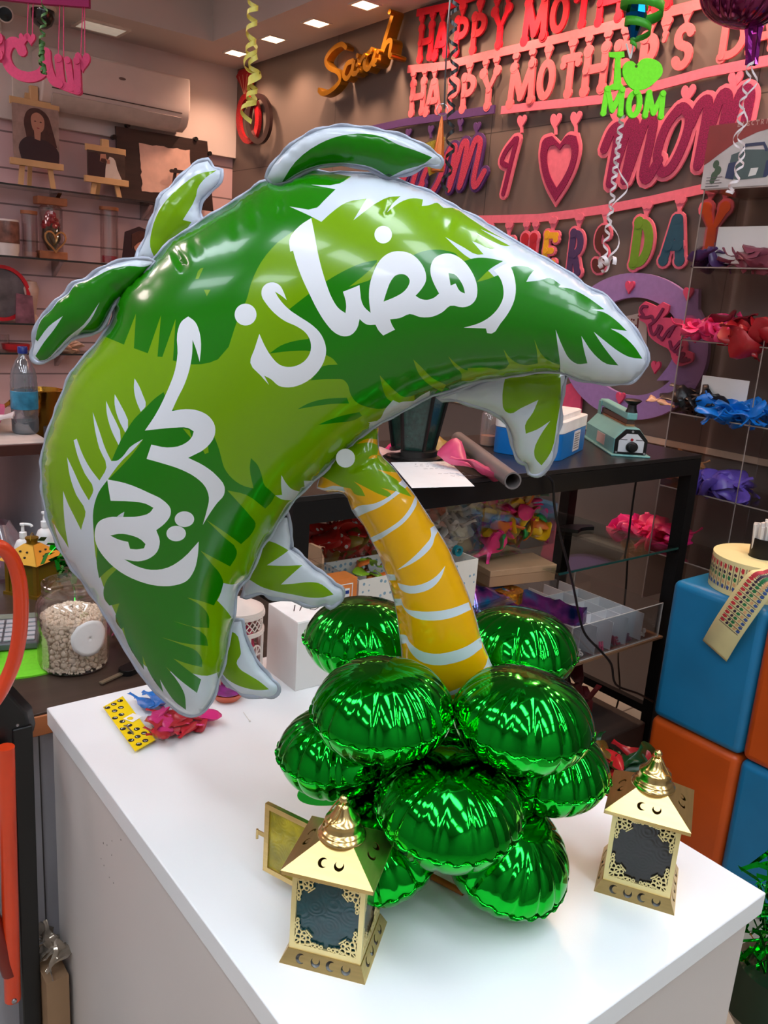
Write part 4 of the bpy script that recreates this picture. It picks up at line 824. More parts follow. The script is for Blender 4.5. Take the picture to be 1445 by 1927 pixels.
tag(MB().lathe([(.017, 0), (.0205, 0), (.0205, L_), (.017, L_), (.017, 0)], 28, q_, cap=False).build('grey_tube', mat('grey_plastic', (112, 104, 102), .35), None), 'grey plastic tube lying across the black rack, open end towards us', 'tube')
q = P(917, 838, Z=ZK); t = thing('spray_bottle', 'small clear bottle with a white cap behind the grey tube', 'bottle', (q.x, q.y, ZK))
MB().lathe([(.0, .001), (.024, .001), (.025, .006), (.025, .095), (.014, .108), (.010, .11)], 24).build('bottle_body', clear('bottle_plastic', (235, 225, 220), refl=.3, haze=.12), t, local=True)
MB().lathe([(.008, .11), (.008, .128), (.005, .13)], 16).build('cap', mat('white_plastic', (232, 232, 232), .35), t, local=True)
MB().lathe([(.0, .003), (.022, .003), (.022, .03), (0, .03)], 24).build('liquid', mat('pale_liquid', (222, 180, 150), .2), t, local=True)
M_BLU = mat('pump_blue', (12, 108, 184), .35, var=.05); M_WPL = mat('white_plastic', (232, 232, 232), .35)
def rbox(w, d, h, r, z0=0, n=5):
    o = []
    for cx, cy, a0 in ((w/2-r, d/2-r, 0), (-w/2+r, d/2-r, PI/2), (-w/2+r, -d/2+r, PI), (w/2-r, -d/2+r, 1.5*PI)):
        for i in range(n+1): a = a0+PI/2*i/n; o.append((cx+r*math.cos(a), cy+r*math.sin(a)))
    return o
pm_ = frame((1.90, 1.655, ZK), (.90, .42, 0), (-.42, .9, 0))
t = thing('balloon_pump', 'blue and white electric balloon pump with a nozzle beside the heat sealer', 'pump', xf=pm_)
MB().poly(rbox(.30, .20, 0, .03), .075).build('pump_base', M_BLU, t, local=True, bevel=.006)
MB().poly(rbox(.302, .202, 0, .03), .033, z=.0755).poly(rbox(.26, .17, 0, .03), .016, z=.1085).build('pump_lid', M_WPL, t, local=True, bevel=.004)
mb = MB()
for k in range(5): mb.box((.1505, -.06+.03*k, .012), (.1530, -.05+.03*k, .07))
mb.build('vents', M_BLU, t, local=True)
MB().lathe([(.019, 0), (.019, .006), (.013, .012), (.010, .036), (.007, .037)], 20, Matrix.Translation((.115, .05, .1248))).build('nozzle', M_BLU, t, local=True)
MB().lathe([(.022, 0), (.020, .02), (.012, .042), (.004, .046)], 20, Matrix.Translation((-.02, .03, .1245))).build('nozzle', M_BLU, t, local=True)
lb = MB().box((-.01, -.1022, .012), (.055, -.1004, .07)).build('rating_label', mat('label_grey', (206, 206, 208), .5), t, smooth=False, local=True)
mb = MB()
for k in range(7): mb.box((-.004, -.1026, .019+.007*k), (.048-.006*(k % 3), -.1021, .0215+.007*k))
mb.build('label_print', mat('print_grey', (96, 92, 96), .5), lb, smooth=False, local=True)
# heat sealer
M_SEA = mat('sealer_green', (112, 168, 164), .4, var=.05); ps = frame((2.215, 1.50, ZK), Vector((2.0, 1.30, 0))-Vector((2.35, 1.86, 0)), Vector((1, -.6, 0)))
ps = frame((2.215, 1.475, ZK), (.72, -.32, 0), (.32, .72, 0))
sd = Vector((.33, .44, 0)).normalized(); sw = Vector((sd.y, -sd.x, 0)); ps = frame((2.112, 1.488, ZK), sw, sd)   # x = width (to the right), y = length (away)
t = thing('heat_sealer', 'pale green impulse heat sealer with a black knob at the rack corner', 'heat sealer', xf=ps @ Matrix.Diagonal((1.12, 1.12, 1.0, 1)))
prof = [(-.045, 0), (.045, 0), (.045, .05), (.018, .085), (-.018, .085), (-.045, .05)]
def ext(mb, pr, y0, y1): mb.hull([(x, y0, z) for x, z in pr][::-1], [(x, y1, z) for x, z in pr][::-1]) if True else 0
mb = MB(); ext(mb, prof, .004, .30); mb.build('sealer_body', M_SEA, t, smooth=False, local=True, bevel=.004)
MB().box((-.053, -.012, 0), (.053, .31, .006)).build('base_plate', M_SEA, t, local=True, bevel=.002)
fp = [(-.043, .007), (.043, .007), (.043, .05), (.018, .081), (-.018, .081), (-.043, .05)]
mb = MB(); ext(mb, fp, -.001, .0038); fpn = mb.build('black_face', M_BLK, t, smooth=False, local=True)
fr = frame((0, -.0012, 0), (1, 0, 0), (0, 0, 1))
MB().poly([(-.034, .013), (.034, .013), (.034, .046), (.014, .068), (-.014, .068), (-.034, .046)], .0006, (), fr).build('dial_plate', mat('dial_silver', (206, 206, 210), .4), t, smooth=False, local=True)
mb = MB()
for x, w in ((-.022, .02), (.02, .018)): mb.poly([(x-w/2, .049), (x+w/2, .049), (x+w/2, .0515), (x-w/2, .0515)], .0004, (), fr, .0007)
mb.build('panel_print', mat('print_grey', (96, 92, 96), .5), t, smooth=False, local=True)
MB().disc((0, .051), .004, .002, fr, .0007, 14).build('indicator_lamp', mat('lamp_red', (150, 16, 22), .3), t, local=True)
MB().lathe([(.016, 0), (.016, .004), (.012, .006), (.011, .016), (.006, .017)], 24, fr @ Matrix.Translation((.002, .029, .0007))).build('dial_knob', M_BLK, t, local=True)
mb = MB()
for x, y in ((-.038, .011), (.038, .011), (0, .075)): mb.disc((x, y), .0032, .0012, fr, .0003, 10)
mb.build('screws', mat('steel', (190, 190, 195), .3, 1), t, local=True)
MB().box((-.012, .03, .0855), (.012, .28, .092)).build('seal_strip', mat('copper_strip', (206, 150, 110), .25, .9), t, local=True)
mb = MB(); mb.hull([(-.014, .02, .106), (.014, .02, .106), (.014, .30, .112), (-.014, .30, .112)], [(-.014, .02, .128), (.014, .02, .128), (.014, .30, .134), (-.014, .30, .134)]); arm = mb.build('press_arm', M_SEA, t, local=True, bevel=.004)
mb = MB().box((-.010, .03, .093), (.010, .28, .107)); mb.build('press_bar', mat('brown_bakelite', (84, 60, 52), .4), arm, local=True)
mb = MB().box((-.017, .272, .07), (-.0142, .30, .128)).box((.0142, .272, .07), (.017, .30, .128)); mb.build('hinge', M_SEA, t, local=True)
MB().lathe([(.016, .128), (.012, .140), (.011, .150), (.020, .158), (.024, .163), (.018, .167), (0, .168)], 24, Matrix.Translation((0, .035, 0))).build('press_knob', M_BLK, arm, local=True)
MB().box((-.0465, .09, .014), (-.0455, .17, .046)).build('warning_label', mat('label_pink', (206, 178, 170), .5), t, local=True)
# power cords
M_CORD = mat('black_cord', (14, 13, 13), .45)
def px3(lst, **k): return [P(x, y, **k) for x, y in lst]
tag(MB().tube(spl([P(1025, 893, Z=ZK+.003)]+px3([(1040, 908), (1043, 950), (1052, 1000), (1068, 1060), (1080, 1110), (1090, 1160), (1102, 1195), (1130, 1225), (1150, 1250), (1155, 1280), (1166, 1293), (1200, 1305), (1228, 1320)], Y=1.405), 6), .0036, 8).build('power_cord', M_CORD, None), 'black power cord hanging down in front of the rack from the blue pump', 'cord')
tag(MB().tube(spl(px3([(1199, 890), (1190, 950), (1183, 1010), (1178, 1100), (1172, 1160)], Y=1.62)+px3([(1163, 1230), (1166, 1290), (1163, 1320), (1150, 1360)], Y=1.75), 6), .0036, 8).build('power_cord', M_CORD, None), 'black power cord hanging inside the rack behind the glass shelf', 'cord')
# acrylic letter tray -------------------------------------------------------
M_ACR = clear('acrylic', (253, 253, 253), refl=.22, rough=.04); M_FROST = mat('frosted_divider', (206, 204, 208), .4, var=.03); M_FR = clear('frosted_sheet', (236, 236, 240), refl=.12, rough=.2, haze=.75)
TX0, TX1, TY0, TY1, TZ = 1.885, 2.335, 1.436, 1.80, .553
t = thing('letter_tray', 'clear acrylic tray with frosted compartments of small letters on the rack', 'tray', ((TX0+TX1)/2, (TY0+TY1)/2, TZ))
MB().box((TX0, TY0, TZ), (TX1, TY1, TZ+.003)).build('tray_base', M_ACR, t)
mb = MB(); h = .117
mb.box((TX0, TY0, TZ+.003), (TX1, TY0+.003, TZ+h)).box((TX0, TY1-.003, TZ+.003), (TX1, TY1, TZ+h)).box((TX0, TY0+.003, TZ+.003), (TX0+.003, TY1-.003, TZ+h)).box((TX1-.003, TY0+.003, TZ+.003), (TX1, TY1-.003, TZ+h))
mb.build('tray_wall', M_ACR, t)
mb = MB()
for a in ((TX0, TY0), (TX1-.003, TY0), (TX1-.003, TY1-.003)): mb.box((a[0], a[1], TZ), (a[0]+.003, a[1]+.003, TZ+h+.0005))
mb.box((TX0, TY0, TZ+h-.001), (TX1, TY0+.003, TZ+h+.0008)).box((TX0, TY0, TZ), (TX1, TY0+.002, TZ+.003)); mb.build('polished_edges', mat('acrylic_edge', (210, 212, 210), .3), t)
n = 5
for k in range(n): x = TX0+.045+k*.078; MB().box((x, TY0+.006, TZ+.003), (x+.003, TY1-.006, TZ+h-.022)).build('divider', M_FR, t)
for k in range(3): y = TY0+.09+.09*k; MB().box((TX0+.004, y, TZ+.003), (TX0+.045+4*.078, y+.003, TZ+h-.023)).build('divider', M_FR, t)
rg = random.Random(9); Lw, Lr, Lp = mat('letter_white', (232, 230, 228), .4), mat('letter_red', (150, 30, 44), .4), mat('letter_pink', (222, 90, 130), .4)
GL = {}
def arc(cx, cy, rx, ry, a0, a1, n=10): return [(cx+rx*math.cos(math.radians(a0+(a1-a0)*i/n)), cy+ry*math.sin(math.radians(a0+(a1-a0)*i/n))) for i in range(n+1)]
GL['H'] = [[(.18, 0), (.18, 1)], [(.82, 0), (.82, 1)], [(.18, .52), (.82, .52)]]
GL['A'] = [[(.08, 0), (.44, .96), (.56, .96), (.92, 0)], [(.24, .34), (.76, .34)]]
GL['P'] = [[(.24, 0), (.24, .98)], [(.24, .95)]+arc(.5, .71, .34, .24, 90, -90)+[(.24, .47)]]
GL['R'] = GL['P']+[[(.5, .45), (.88, 0)]]
GL['Y'] = [[(.06, 1), (.5, .5), (.94, 1)], [(.5, .5), (.5, 0)]]
GL['M'] = [[(.06, 0), (.12, 1)], [(.12, 1), (.5, .12)], [(.5, .12), (.88, 1)], [(.88, 1), (.94, 0)]]
GL['O'] = [arc(.5, .5, .36, .47, 90, 450, 22)]
GL['T'] = [[(.5, 0), (.5, .95)], [(.06, .78), (.08, .95), (.92, .95), (.94, .78)]]
GL['E'] = [[(.2, 0), (.2, 1)], [(.2, .96), (.84, .96), (.84, .84)], [(.2, .52), (.66, .52)], [(.2, .04), (.86, .04), (.86, .18)]]
GL['S'] = [arc(.5, .74, .32, .22, 20, 270, 12)+arc(.5, .26, .34, .24, 90, -160, 12)]
GL['D'] = [[(.2, 0), (.2, 1)], [(.2, .96)]+arc(.42, .5, .46, .46, 90, -90, 14)+[(.2, .04)]]
GL['I'] = [[(.5, 0), (.5, 1)]]
GL["'"] = [[(.55, 1), (.6, .9), (.42, .72)]]
GL['V'] = [[(.08, 1), (.5, .02), (.92, 1)]]
GL['W'] = [[(.04, 1), (.27, .04), (.5, .8), (.73, .04), (.96, 1)]]
GL['5'] = [[(.8, .96), (.28, .96), (.24, .56)]+arc(.48, .3, .32, .28, 110, -140, 12)]
GL['3'] = [arc(.46, .74, .3, .23, 140, -80, 10)+arc(.46, .26, .34, .25, 80, -140, 10)]
def glyph(mb, ch, fr, w, h, sw, t, z=0, grow=0, feet=.0):
    for st in GL[ch]:
        pts = [(x*w, y*h) for x, y in st]; mb.stroke(pts, sw+2*grow, t, fr, z, True, False, 10)
        for x, y in pts[1:-1] if len(pts) < 6 else (): mb.disc((x, y), (sw+2*grow)/2, t, fr, z, 10)
        if feet:
            for (x, y), (a, b2) in ((pts[0], st[0]), (pts[-1], st[-1])):
                if b2 < .02 or b2 > .97: mb.disc((x, y), sw/2*feet+grow, t, fr, z, 12)
lets = 'A5HMW3YSTEAPRODIVH'
for k in range(44):
    col = k % 6; x = TX0+(.01 if col == 0 else .052+.078*(col-1)) + rg.uniform(.0, .026 if col == 0 else .045); y = TY0+.014+rg.uniform(0, .05) if k < 26 else TY0+.10+rg.uniform(0, .2)
    fr = Matrix.Translation((x, y, TZ+.006)) @ Matrix.Rotation(rg.uniform(-.5, .5), 4, 'Z') @ Matrix.Rotation(rg.uniform(.3, 1.5), 4, 'X')
    mb = MB(); glyph(mb, lets[k % len(lets)], fr, .016, .024, .0050, .004)
    t2 = mb.build('craft_letter', (Lw, Lw, Lr, Lp)[[0, 0, 3, 2, 2, 1][col] if k < 26 else rg.choice((0, 2, 0))], None, smooth=False)
    tag(t2, 'small loose craft letter lying in the acrylic tray', 'letter', 'craft letters in the acrylic tray')
# shiny blue mermaid-print foil lying over the tray, gold roll, cardboard box --------------
M_MER = mat('mermaid_foil', (40, 92, 160), .18, .8, var=.2, scale=14, bump=.4); nt, b = nodes_of(M_MER)
r = [n_ for n_ in nt.nodes if n_.type == 'VALTORGB'][0].color_ramp; r.elements[0].color = (*lin((20, 40, 90)), 1); r.elements[1].color = (*lin((20, 140, 200)), 1); e_ = r.elements.new(.5); e_.color = (*lin((150, 60, 150)), 1)
mb = MB(); N1, N2 = 16, 8; vs = []; p0 = P(885, 1128, Y=1.475); p1 = P(1102, 1160, Y=1.475); ac = Vector((.15, .75, .55)).normalized(); rg = random.Random(4)
for i in range(N1+1):
    u = i/N1; w_ = .055*(1-u**2.2)**.5+.006
    for j in range(N2+1):
        v = j/N2*2-1; q = p0.lerp(p1, u)+ac*(v*w_)+Vector((0, 0, .018*(1-v*v)+.012*math.sin(9*u+4*v)+rg.uniform(-.004, .004))); vs.append(q)
fs = [(i*(N2+1)+j, (i+1)*(N2+1)+j, (i+1)*(N2+1)+j+1, i*(N2+1)+j+1) for i in range(N1) for j in range(N2)]
tag(mb.add(vs, fs).build('foil_balloon', M_MER, None, solid=.002), 'flat blue and purple foil balloon lying over the acrylic letter tray', 'balloon')
q = P(948, 1185, Y=1.50); t = thing('gold_ribbon_roll', 'roll of gold glitter ribbon under the brown cardboard box', 'ribbon roll', (q.x, q.y, .553))
M_GLI = mat('gold_glitter', (206, 140, 40), .25, .9, var=.6, scale=140, bump=.6)
MB().lathe([(.018, 0), (.042, 0), (.042, .255), (.018, .255), (.018, 0)], 28, cap=False).build('roll', M_GLI, t, local=True)
M_KR = mat('brown_cardboard', (158, 124, 92), .7, var=.05, scale=14)
zc = .862
ctop = [P(838, 1035, Z=zc), P(925, 1110, Z=zc), P(1047, 1078, Z=zc), P(950, 1015, Z=zc)]
A0 = P(923, 1075, Z=zc+.0); B0 = P(1047, 1062, Z=zc); D0 = P(838, 1030, Z=zc)
dx = (B0-A0); dy = (D0-A0); t = thing('brown_box', 'flat brown cardboard box on top of the gold ribbon roll and the blue foil', 'box', A0)
fr = frame((A0.x, A0.y, zc-.048), dx, (-dx.y, dx.x, 0)); MB().box((0, 0, 0), (dx.length, .112, .0478), fr).build('box_body', M_KR, t, bevel=.0015)
MB().box((-.001, -.001, .030), (dx.length+.001, .113, .0488), fr).build('lid', mat('brown_cardboard_lid', (170, 136, 102), .7, var=.05), t, bevel=.0015)
tag(MB().box((A0.x+.03, A0.y+.02, .553), (A0.x+.05, A0.y+.1, zc-.0485)).build('box_support', M_KR, None), 'strip of brown card propping the flat cardboard box', 'card')
# polka-dot box
zp = .906
M_DOT = mat('dotted_card', (226, 222, 210), .6, var=.03)
nt, b = nodes_of(M_DOT); tc = nt.nodes.new('ShaderNodeTexCoord'); vo = nt.nodes.new('ShaderNodeTexVoronoi'); vo.inputs['Scale'].default_value = 62; vo.inputs['Randomness'].default_value = .35; nt.links.new(tc.outputs['Object'], vo.inputs['Vector'])
lt = nt.nodes.new('ShaderNodeMath'); lt.operation = 'LESS_THAN'; lt.inputs[1].default_value = .30; nt.links.new(vo.outputs['Distance'], lt.inputs[0]); mx = nt.nodes.new('ShaderNodeMix'); mx.data_type = 'RGBA'
src = b.inputs['Base Color'].links[0].from_socket; nt.links.new(lt.outputs[0], mx.inputs[0]); nt.links.new(src, mx.inputs[6]); mx.inputs[7].default_value = (*lin((130, 160, 176)), 1); nt.links.new(mx.outputs[2], b.inputs['Base Color'])
A1 = P(664, 1090, Y=1.47); B1 = P(832, 1135, Y=1.44)
x0, x1, y0, y1, z0, z1 = 1.105, 1.485, 1.455, 1.60, .8065, .935
t = thing('dotted_box', 'open white box with pale blue dots, holding small packets, behind the yellow trunk', 'box', ((x0+x1)/2, (y0+y1)/2, z0)); e = .003
for nm, lo, hi in (('side', (x0, y0, z0), (x1, y0+e, z1)), ('side', (x0, y1-e, z0), (x1, y1, z1)), ('end', (x0, y0+e, z0), (x0+e, y1-e, z1)), ('end', (x1-e, y0+e, z0), (x1, y1-e, z1)), ('bottom', (x0+e, y0+e, z0), (x1-e, y1-e, z0+e))): MB().box(lo, hi).build(nm, M_DOT, t)
pl = pile('packets', [LAT('lime', (140, 180, 40)), LAT('grey', (150, 150, 150)), LAT('orange', (220, 110, 40))], [((x0+.09, 1.53, .915), 7, (.03, .02, .012)), ((x0+.24, 1.53, .91), 8, (.05, .02, .01))], .06, 6, None, .6); tag(pl, 'small packets heaped in the dotted box', 'packets', kind='stuff')
t = thing('teal_tape', 'small roll of teal tape standing on the dotted box beside the trunk', 'tape roll', (1.452, 1.50, .936+.012)); m = Matrix.Rotation(PI/2, 4, 'X')
MB().lathe([(.008, -.006), (.014, -.006), (.014, .006), (.008, .006), (.008, -.006)], 20, m, cap=False).build('tape', mat('teal_tape', (20, 120, 130), .4), t, local=True)
# acrylic bins with limp balloons
def acr_bin(x0, x1, y0, y1, z0, z1, label, cols, cells, s, seed, cl):
    t = thing('acrylic_bin', label, 'bin', ((x0+x1)/2, (y0+y1)/2, z0)); e = .003
    for nm, lo, hi in (('front_wall', (x0, y0, z0), (x1, y0+e, z1)), ('back_wall', (x0, y1-e, z0), (x1, y1, z1)), ('side_wall', (x0, y0+e, z0), (x0+e, y1-e, z1)), ('side_wall', (x1-e, y0+e, z0), (x1, y1-e, z1))): MB().box(lo, hi).build(nm, M_ACR, t)
    tag(pile('balloons', cols, cells, s, seed, None), cl, 'balloons', kind='stuff')
bx0, bx1 = P(808, 975, Y=1.60).x, P(905, 975, Y=1.60).x
L_WH = LAT('white', (206, 196, 184)); L_LIM = LAT('green', (20, 150, 70)); L_OR = LAT('orange', (230, 90, 30)); L_MAG = LAT('magenta', (236, 40, 130))
def cells(x0, x1, y0, y1, z0, z1, n, k, rg):
    return [((rg.uniform(x0, x1), rg.uniform(y0, y1), rg.uniform(z0, z1)), k, (.012, .012, .01)) for _ in range(n)]
rg = random.Random(21); BY_ = 1.585; bq = lambda x: P(x, 1000, Y=BY_).x; zq = P(985, 1034, Y=BY_).z
acr_bin(bq(806), bq(906), BY_, BY_+.17, zq, P(860, 932, Y=BY_).z, 'clear acrylic bin full of white balloons under the rack top', [L_WH], cells(bq(800)+.025, bq(906)-.025, BY_+.022, BY_+.08, zq+.02, zq+.13, 32, 3, rg), .075, 31, 'heap of limp white balloons in an acrylic bin')
acr_bin(bq(909), bq(1045), BY_, BY_+.18, zq, P(980, 915, Y=BY_).z, 'clear acrylic bin of pink, yellow and green balloons under the rack top', [L_MAG, L_HOT, L_YEL, L_HOT, L_OR, L_MAG, L_MAG, L_YEL, L_LIM], cells(bq(909)+.03, bq(1045)-.03, BY_+.022, BY_+.09, zq+.02, zq+.155, 46, 3, rg), .085, 33, 'heap of limp pink, yellow, orange and green balloons in an acrylic bin')
MB_ = MB().box((bq(790), BY_-.01, zq-.006), (1.778, 1.90, zq-.0005)); tag(MB_.build('glass_plate', M_GLASS, None), 'glass plate under the two acrylic balloon bins', 'glass shelf')
M_POLKA = mat('latex_polka', (206, 44, 36), .4, var=.05)
nt, b = nodes_of(M_POLKA); tc = nt.nodes.new('ShaderNodeTexCoord'); vo = nt.nodes.new('ShaderNodeTexVoronoi'); vo.inputs['Scale'].default_value = 48; vo.inputs['Randomness'].default_value = .5; nt.links.new(tc.outputs['Object'], vo.inputs['Vector'])
lt = nt.nodes.new('ShaderNodeMath'); lt.operation = 'LESS_THAN'; lt.inputs[1].default_value = .24; nt.links.new(vo.outputs['Distance'], lt.inputs[0]); mx = nt.nodes.new('ShaderNodeMix'); mx.data_type = 'RGBA'
src = b.inputs['Base Color'].links[0].from_socket; nt.links.new(lt.outputs[0], mx.inputs[0]); nt.links.new(src, mx.inputs[6]); mx.inputs[7].default_value = (.8, .78, .75, 1); nt.links.new(mx.outputs[2], b.inputs['Base Color'])
cA = P(650, 1035, Y=1.66)
cA, cB = P(606, 1040, Y=1.61), P(722, 1040, Y=1.61)
acr_bin(cA.x, cB.x, 1.61, 1.78, .8065, P(640, 1030, Y=1.61).z, 'clear acrylic bin of red dotted balloons seen under the crown', [M_POLKA, M_POLKA, M_POLKA, L_MUS], [((P(x, y, Y=1.66)), 3, (.015, .012, .01)) for x, y in ((612, 1000), (625, 1015), (645, 1010), (665, 1005), (685, 1000), (700, 1010), (640, 1035), (670, 1035), (655, 1055), (690, 1035), (675, 1065))], .10, 35, 'heap of limp red balloons with white dots and some mustard ones')
# dark bag and orange printed box left of the polka bin
q = P(575, 960, Y=1.75)
tag(MB().box((.945, 1.62, .8065), (1.075, 1.75, 1.07)).build('black_case', M_BTOP, None, bevel=.01), 'black case standing under the left end of the rack', 'case')
q0 = P(628, 1094, Y=1.435); q1 = P(672, 1098, Y=1.435)
t = thing('orange_box', 'orange printed carton corner behind the white box', 'box', (q1.x, 1.445, q0.z-.1)); fr = frame((q1.x, 1.435, q0.z-.0975), (1, 0, 0), (0, 0, 1)); zd = .8068-(q0.z-.0975)
MB().box((-.11, zd, -.05), (0, .0975, 0), fr).build('box_body', mat('orange_card', (226, 130, 60), .5), t)
MB().poly([(-.10, .01), (-.012, .01), (-.012, .086), (-.10, .086)], .0006, [[(-.098, .012), (-.014, .012), (-.014, .084), (-.098, .084)]], fr).poly([(-.05, .05), (-.02, .05), (-.02, .075), (-.05, .075)], .0005, (), fr).build('printed_panel', mat('white_print', (235, 235, 230), .5), t, smooth=False)
MB().poly([(-.036, .062), (-.022, .062), (-.022, .07), (-.036, .07)], .0005, (), fr, .0007).build('printed_mark', mat('blue_print', (30, 60, 140), .5), t, smooth=False)
# dark clutter on the floor under the rack
tag(MB().box((1.50, 1.44, 0), (2.352, 1.925, .235)).build('dark_filler_box', mat('dark_filler_box', (58, 50, 46), .6), None, bevel=.006), 'low dark box added to darken the floor under the rack', 'box')  # box added to darken the floor, in place of dark board and clutter
rg = random.Random(41)
tag(pile('dark_bags', [mat('dark_bag', (34, 26, 24), .4), mat('brown_wrap', (80, 50, 36), .3), LAT('maroon', (90, 20, 24)), mat('purple_wrap', (96, 44, 96), .4)], [((rg.uniform(1.6, 2.25), rg.uniform(1.55, 1.85), .31), 3, (.04, .03, .03)) for _ in range(9)], .22, 43, None), 'dark wrapped goods piled on the floor under the rack', 'wrapped goods', kind='stuff')
tag(pile('snack_wrappers', [mat('red_wrap', (170, 30, 36), .25), mat('foil_gold_wrap', (190, 150, 70), .25, .8), mat('green_wrap', (10, 60, 24), .3), mat('orange_wrap', (200, 90, 30), .3)], [(P(x, y, Z=.35), 3, (.03, .03, .02)) for x, y in ((1115, 1440), (1150, 1430), (1185, 1425), (1090, 1450), (1120, 1470))], .12, 47, None), 'shiny snack wrappers heaped behind the counter below the rack', 'wrappers', kind='stuff')
tag(MB().box((1.30, 1.20, 0), (1.95, 1.40, .31)).build('low_crate', mat('dark_crate', (40, 34, 32), .6), None, bevel=.01), 'low dark crate behind the counter under the snack wrappers', 'crate')
# ================================================================== storage cubes, label roll, clear shelf unit
M_CBL = mat('cube_blue', (22, 118, 166), .42, var=.07, scale=8, bump=.05); M_COR = mat('cube_orange', (198, 78, 14), .42, var=.07, scale=8, bump=.05)
CW, CHh, CXF = .2835, .4255, 2.07
def cube(col, row, m, label):
    y1 = 1.257-CW*col; z0 = .0+CHh*row
    o = MB().box((CXF, y1-CW+.001, z0+.0005), (CXF+.42, y1-.001, z0+CHh-.0005)).build('storage_cube', m, None, bevel=.022, seg=4); tag(o, label, 'storage cube', 'stacked blue and orange cubes')
cube(0, 1, M_CBL, 'blue padded cube on the upper row, carrying the label roll'); cube(0, 0, M_COR, 'orange padded cube on the lower row, next to the black rack')
cube(1, 1, M_COR, 'orange padded cube on the upper row, second from the rack'); cube(1, 0, M_CBL, 'blue padded cube on the lower row, second from the rack')
cube(2, 1, M_CBL, 'blue padded cube on the upper row, third from the rack'); cube(2, 0, M_COR, 'orange padded cube on the lower row, third from the rack')
ZC = 2*CHh
M_LBL = mat('cream_label', (228, 218, 160), .5, var=.03); LM = [mat('ink_red', (196, 50, 60), .5), mat('ink_green', (40, 120, 70), .5), mat('ink_peach', (220, 170, 120), .5), mat('ink_blue', (60, 90, 150), .5), mat('ink_dark', (60, 40, 60), .5)]
rc = Vector((2.215, 1.085, ZC)); RR, RH_ = .128, .096
t = thing('label_roll', 'big roll of cream sticker labels, its free end hanging over the blue cube', 'label roll', rc)
MB().lathe([(.038, 0), (RR, 0), (RR, RH_), (.038, RH_), (.038, 0)], 56, cap=False).build('roll', M_LBL, t, local=True, ang=30)
mb = MB(); rg = random.Random(6)
def label_print(mb, fr, s=1.0):
    for k, (w_, mi) in enumerate(((.016, 0), (.010, 4), (.013, 1), (.011, 2), (.013, 3))):
        x0 = sum((.0195, .0115, .0145, .0125, .0145)[:k]); mb.mi = mi
        mb.poly([((x0)*s, .002), ((x0+w_*.6)*s, .0), ((x0+w_)*s, .004), ((x0+w_*.9)*s, .0085), (x0*s+.003, .009)], .0003, (), fr)
    mb.mi = 4; mb.poly([(0, -.004), (.07*s, -.004), (.07*s, -.0025), (0, -.0025)], .0003, (), fr)
for k in range(38):
    a = 2.15+.137*k; o = Vector((RR*math.cos(a), RR*math.sin(a), RH_*.5)); out = Vector((math.cos(a), math.sin(a), 0)); fr = frame(o+Vector((0, 0, .037)), (0, 0, -1), Vector((out.y, -out.x, 0)))
    if (fr.to_3x3() @ Vector((0, 0, 1))).dot(out) < 0: fr = frame(o+Vector((0, 0, .037)), (0, 0, -1), Vector((-out.y, out.x, 0)))
    fr.translation = fr.translation+out*.0004; label_print(mb, fr)
mb.build('printed_labels', LM, t, smooth=False, local=True)
# hanging end: leaves the roll on the right, drops over the cube front
ea, eb_ = P(1322, 1205, X=CXF-.012), P(1367, 1245, X=CXF-.012)
top_a, top_b = P(1403, 1082, X=CXF-.03), P(1452, 1120, X=CXF-.03)
far_a, far_b = P(1478, 1052, X=CXF+.02), P(1500, 1085, X=CXF+.02)
ca = spl([far_a, top_a.lerp(far_a, .4), top_a, ea.lerp(top_a, .45)+Vector((-.012, 0, .0)), ea], 8); cb_ = spl([far_b, top_b.lerp(far_b, .4), top_b, eb_.lerp(top_b, .45)+Vector((-.012, 0, 0)), eb_], 8)
vs = []
for a, b_ in zip(ca, cb_): vs += [a, b_]
n = len(ca); mb = MB().add(vs, [(2*i, 2*i+1, 2*i+3, 2*i+2) for i in range(n-1)]); mb.build('hanging_strip', M_LBL, t, solid=.0006)
mb = MB()
for k in range(24):
    i = 5+k*.86; j = int(i); f_ = i-j
    if j+1 >= n-7: break
    a = ca[j].lerp(ca[j+1], f_); b_ = cb_[j].lerp(cb_[j+1], f_); dr = (ca[j]-ca[j+1]); nm = (b_-a).cross(dr).normalized()
    if nm.x > 0: nm = -nm
    o = a.lerp(b_, .12)+nm*.0012; fr = frame(o, b_-a, dr)
    if (fr.to_3x3() @ Vector((0, 0, 1))).dot(nm) < 0: fr = frame(a.lerp(b_, .9)+nm*.0012, a-b_, dr)
    label_print(mb, fr, (b_-a).length*.78/.072)
mb.build('printed_labels', LM, t, smooth=False)
t = thing('brush_cup', 'black cup holding clear plastic tips inside the label roll', 'cup', (rc.x, rc.y, ZC))
MB().lathe([(.0, .001), (.036, .001), (.036, .150), (.033, .150), (.033, .01), (0, .01)], 32).build('cup', M_BLK, t, local=True)
mb = MB(); rg = random.Random(8)
M_TIP = mat('frosted_tips', (214, 210, 206), .3, var=.05)
for k in range(22):
    a, r_ = rg.uniform(0, 6.28), .026*math.sqrt(rg.random()); MB_ = mb.tube([(r_*math.cos(a), r_*math.sin(a), .05), (r_*1.5*math.cos(a), r_*1.5*math.sin(a), .190+rg.uniform(-.008, .008))], .0055, 8)
q = mb.build('plastic_tips', M_TIP, None, local=True); q.location = (rc.x, rc.y, ZC); tag(q, 'bundle of clear plastic tips standing in the black cup', 'plastic tips', kind='stuff')
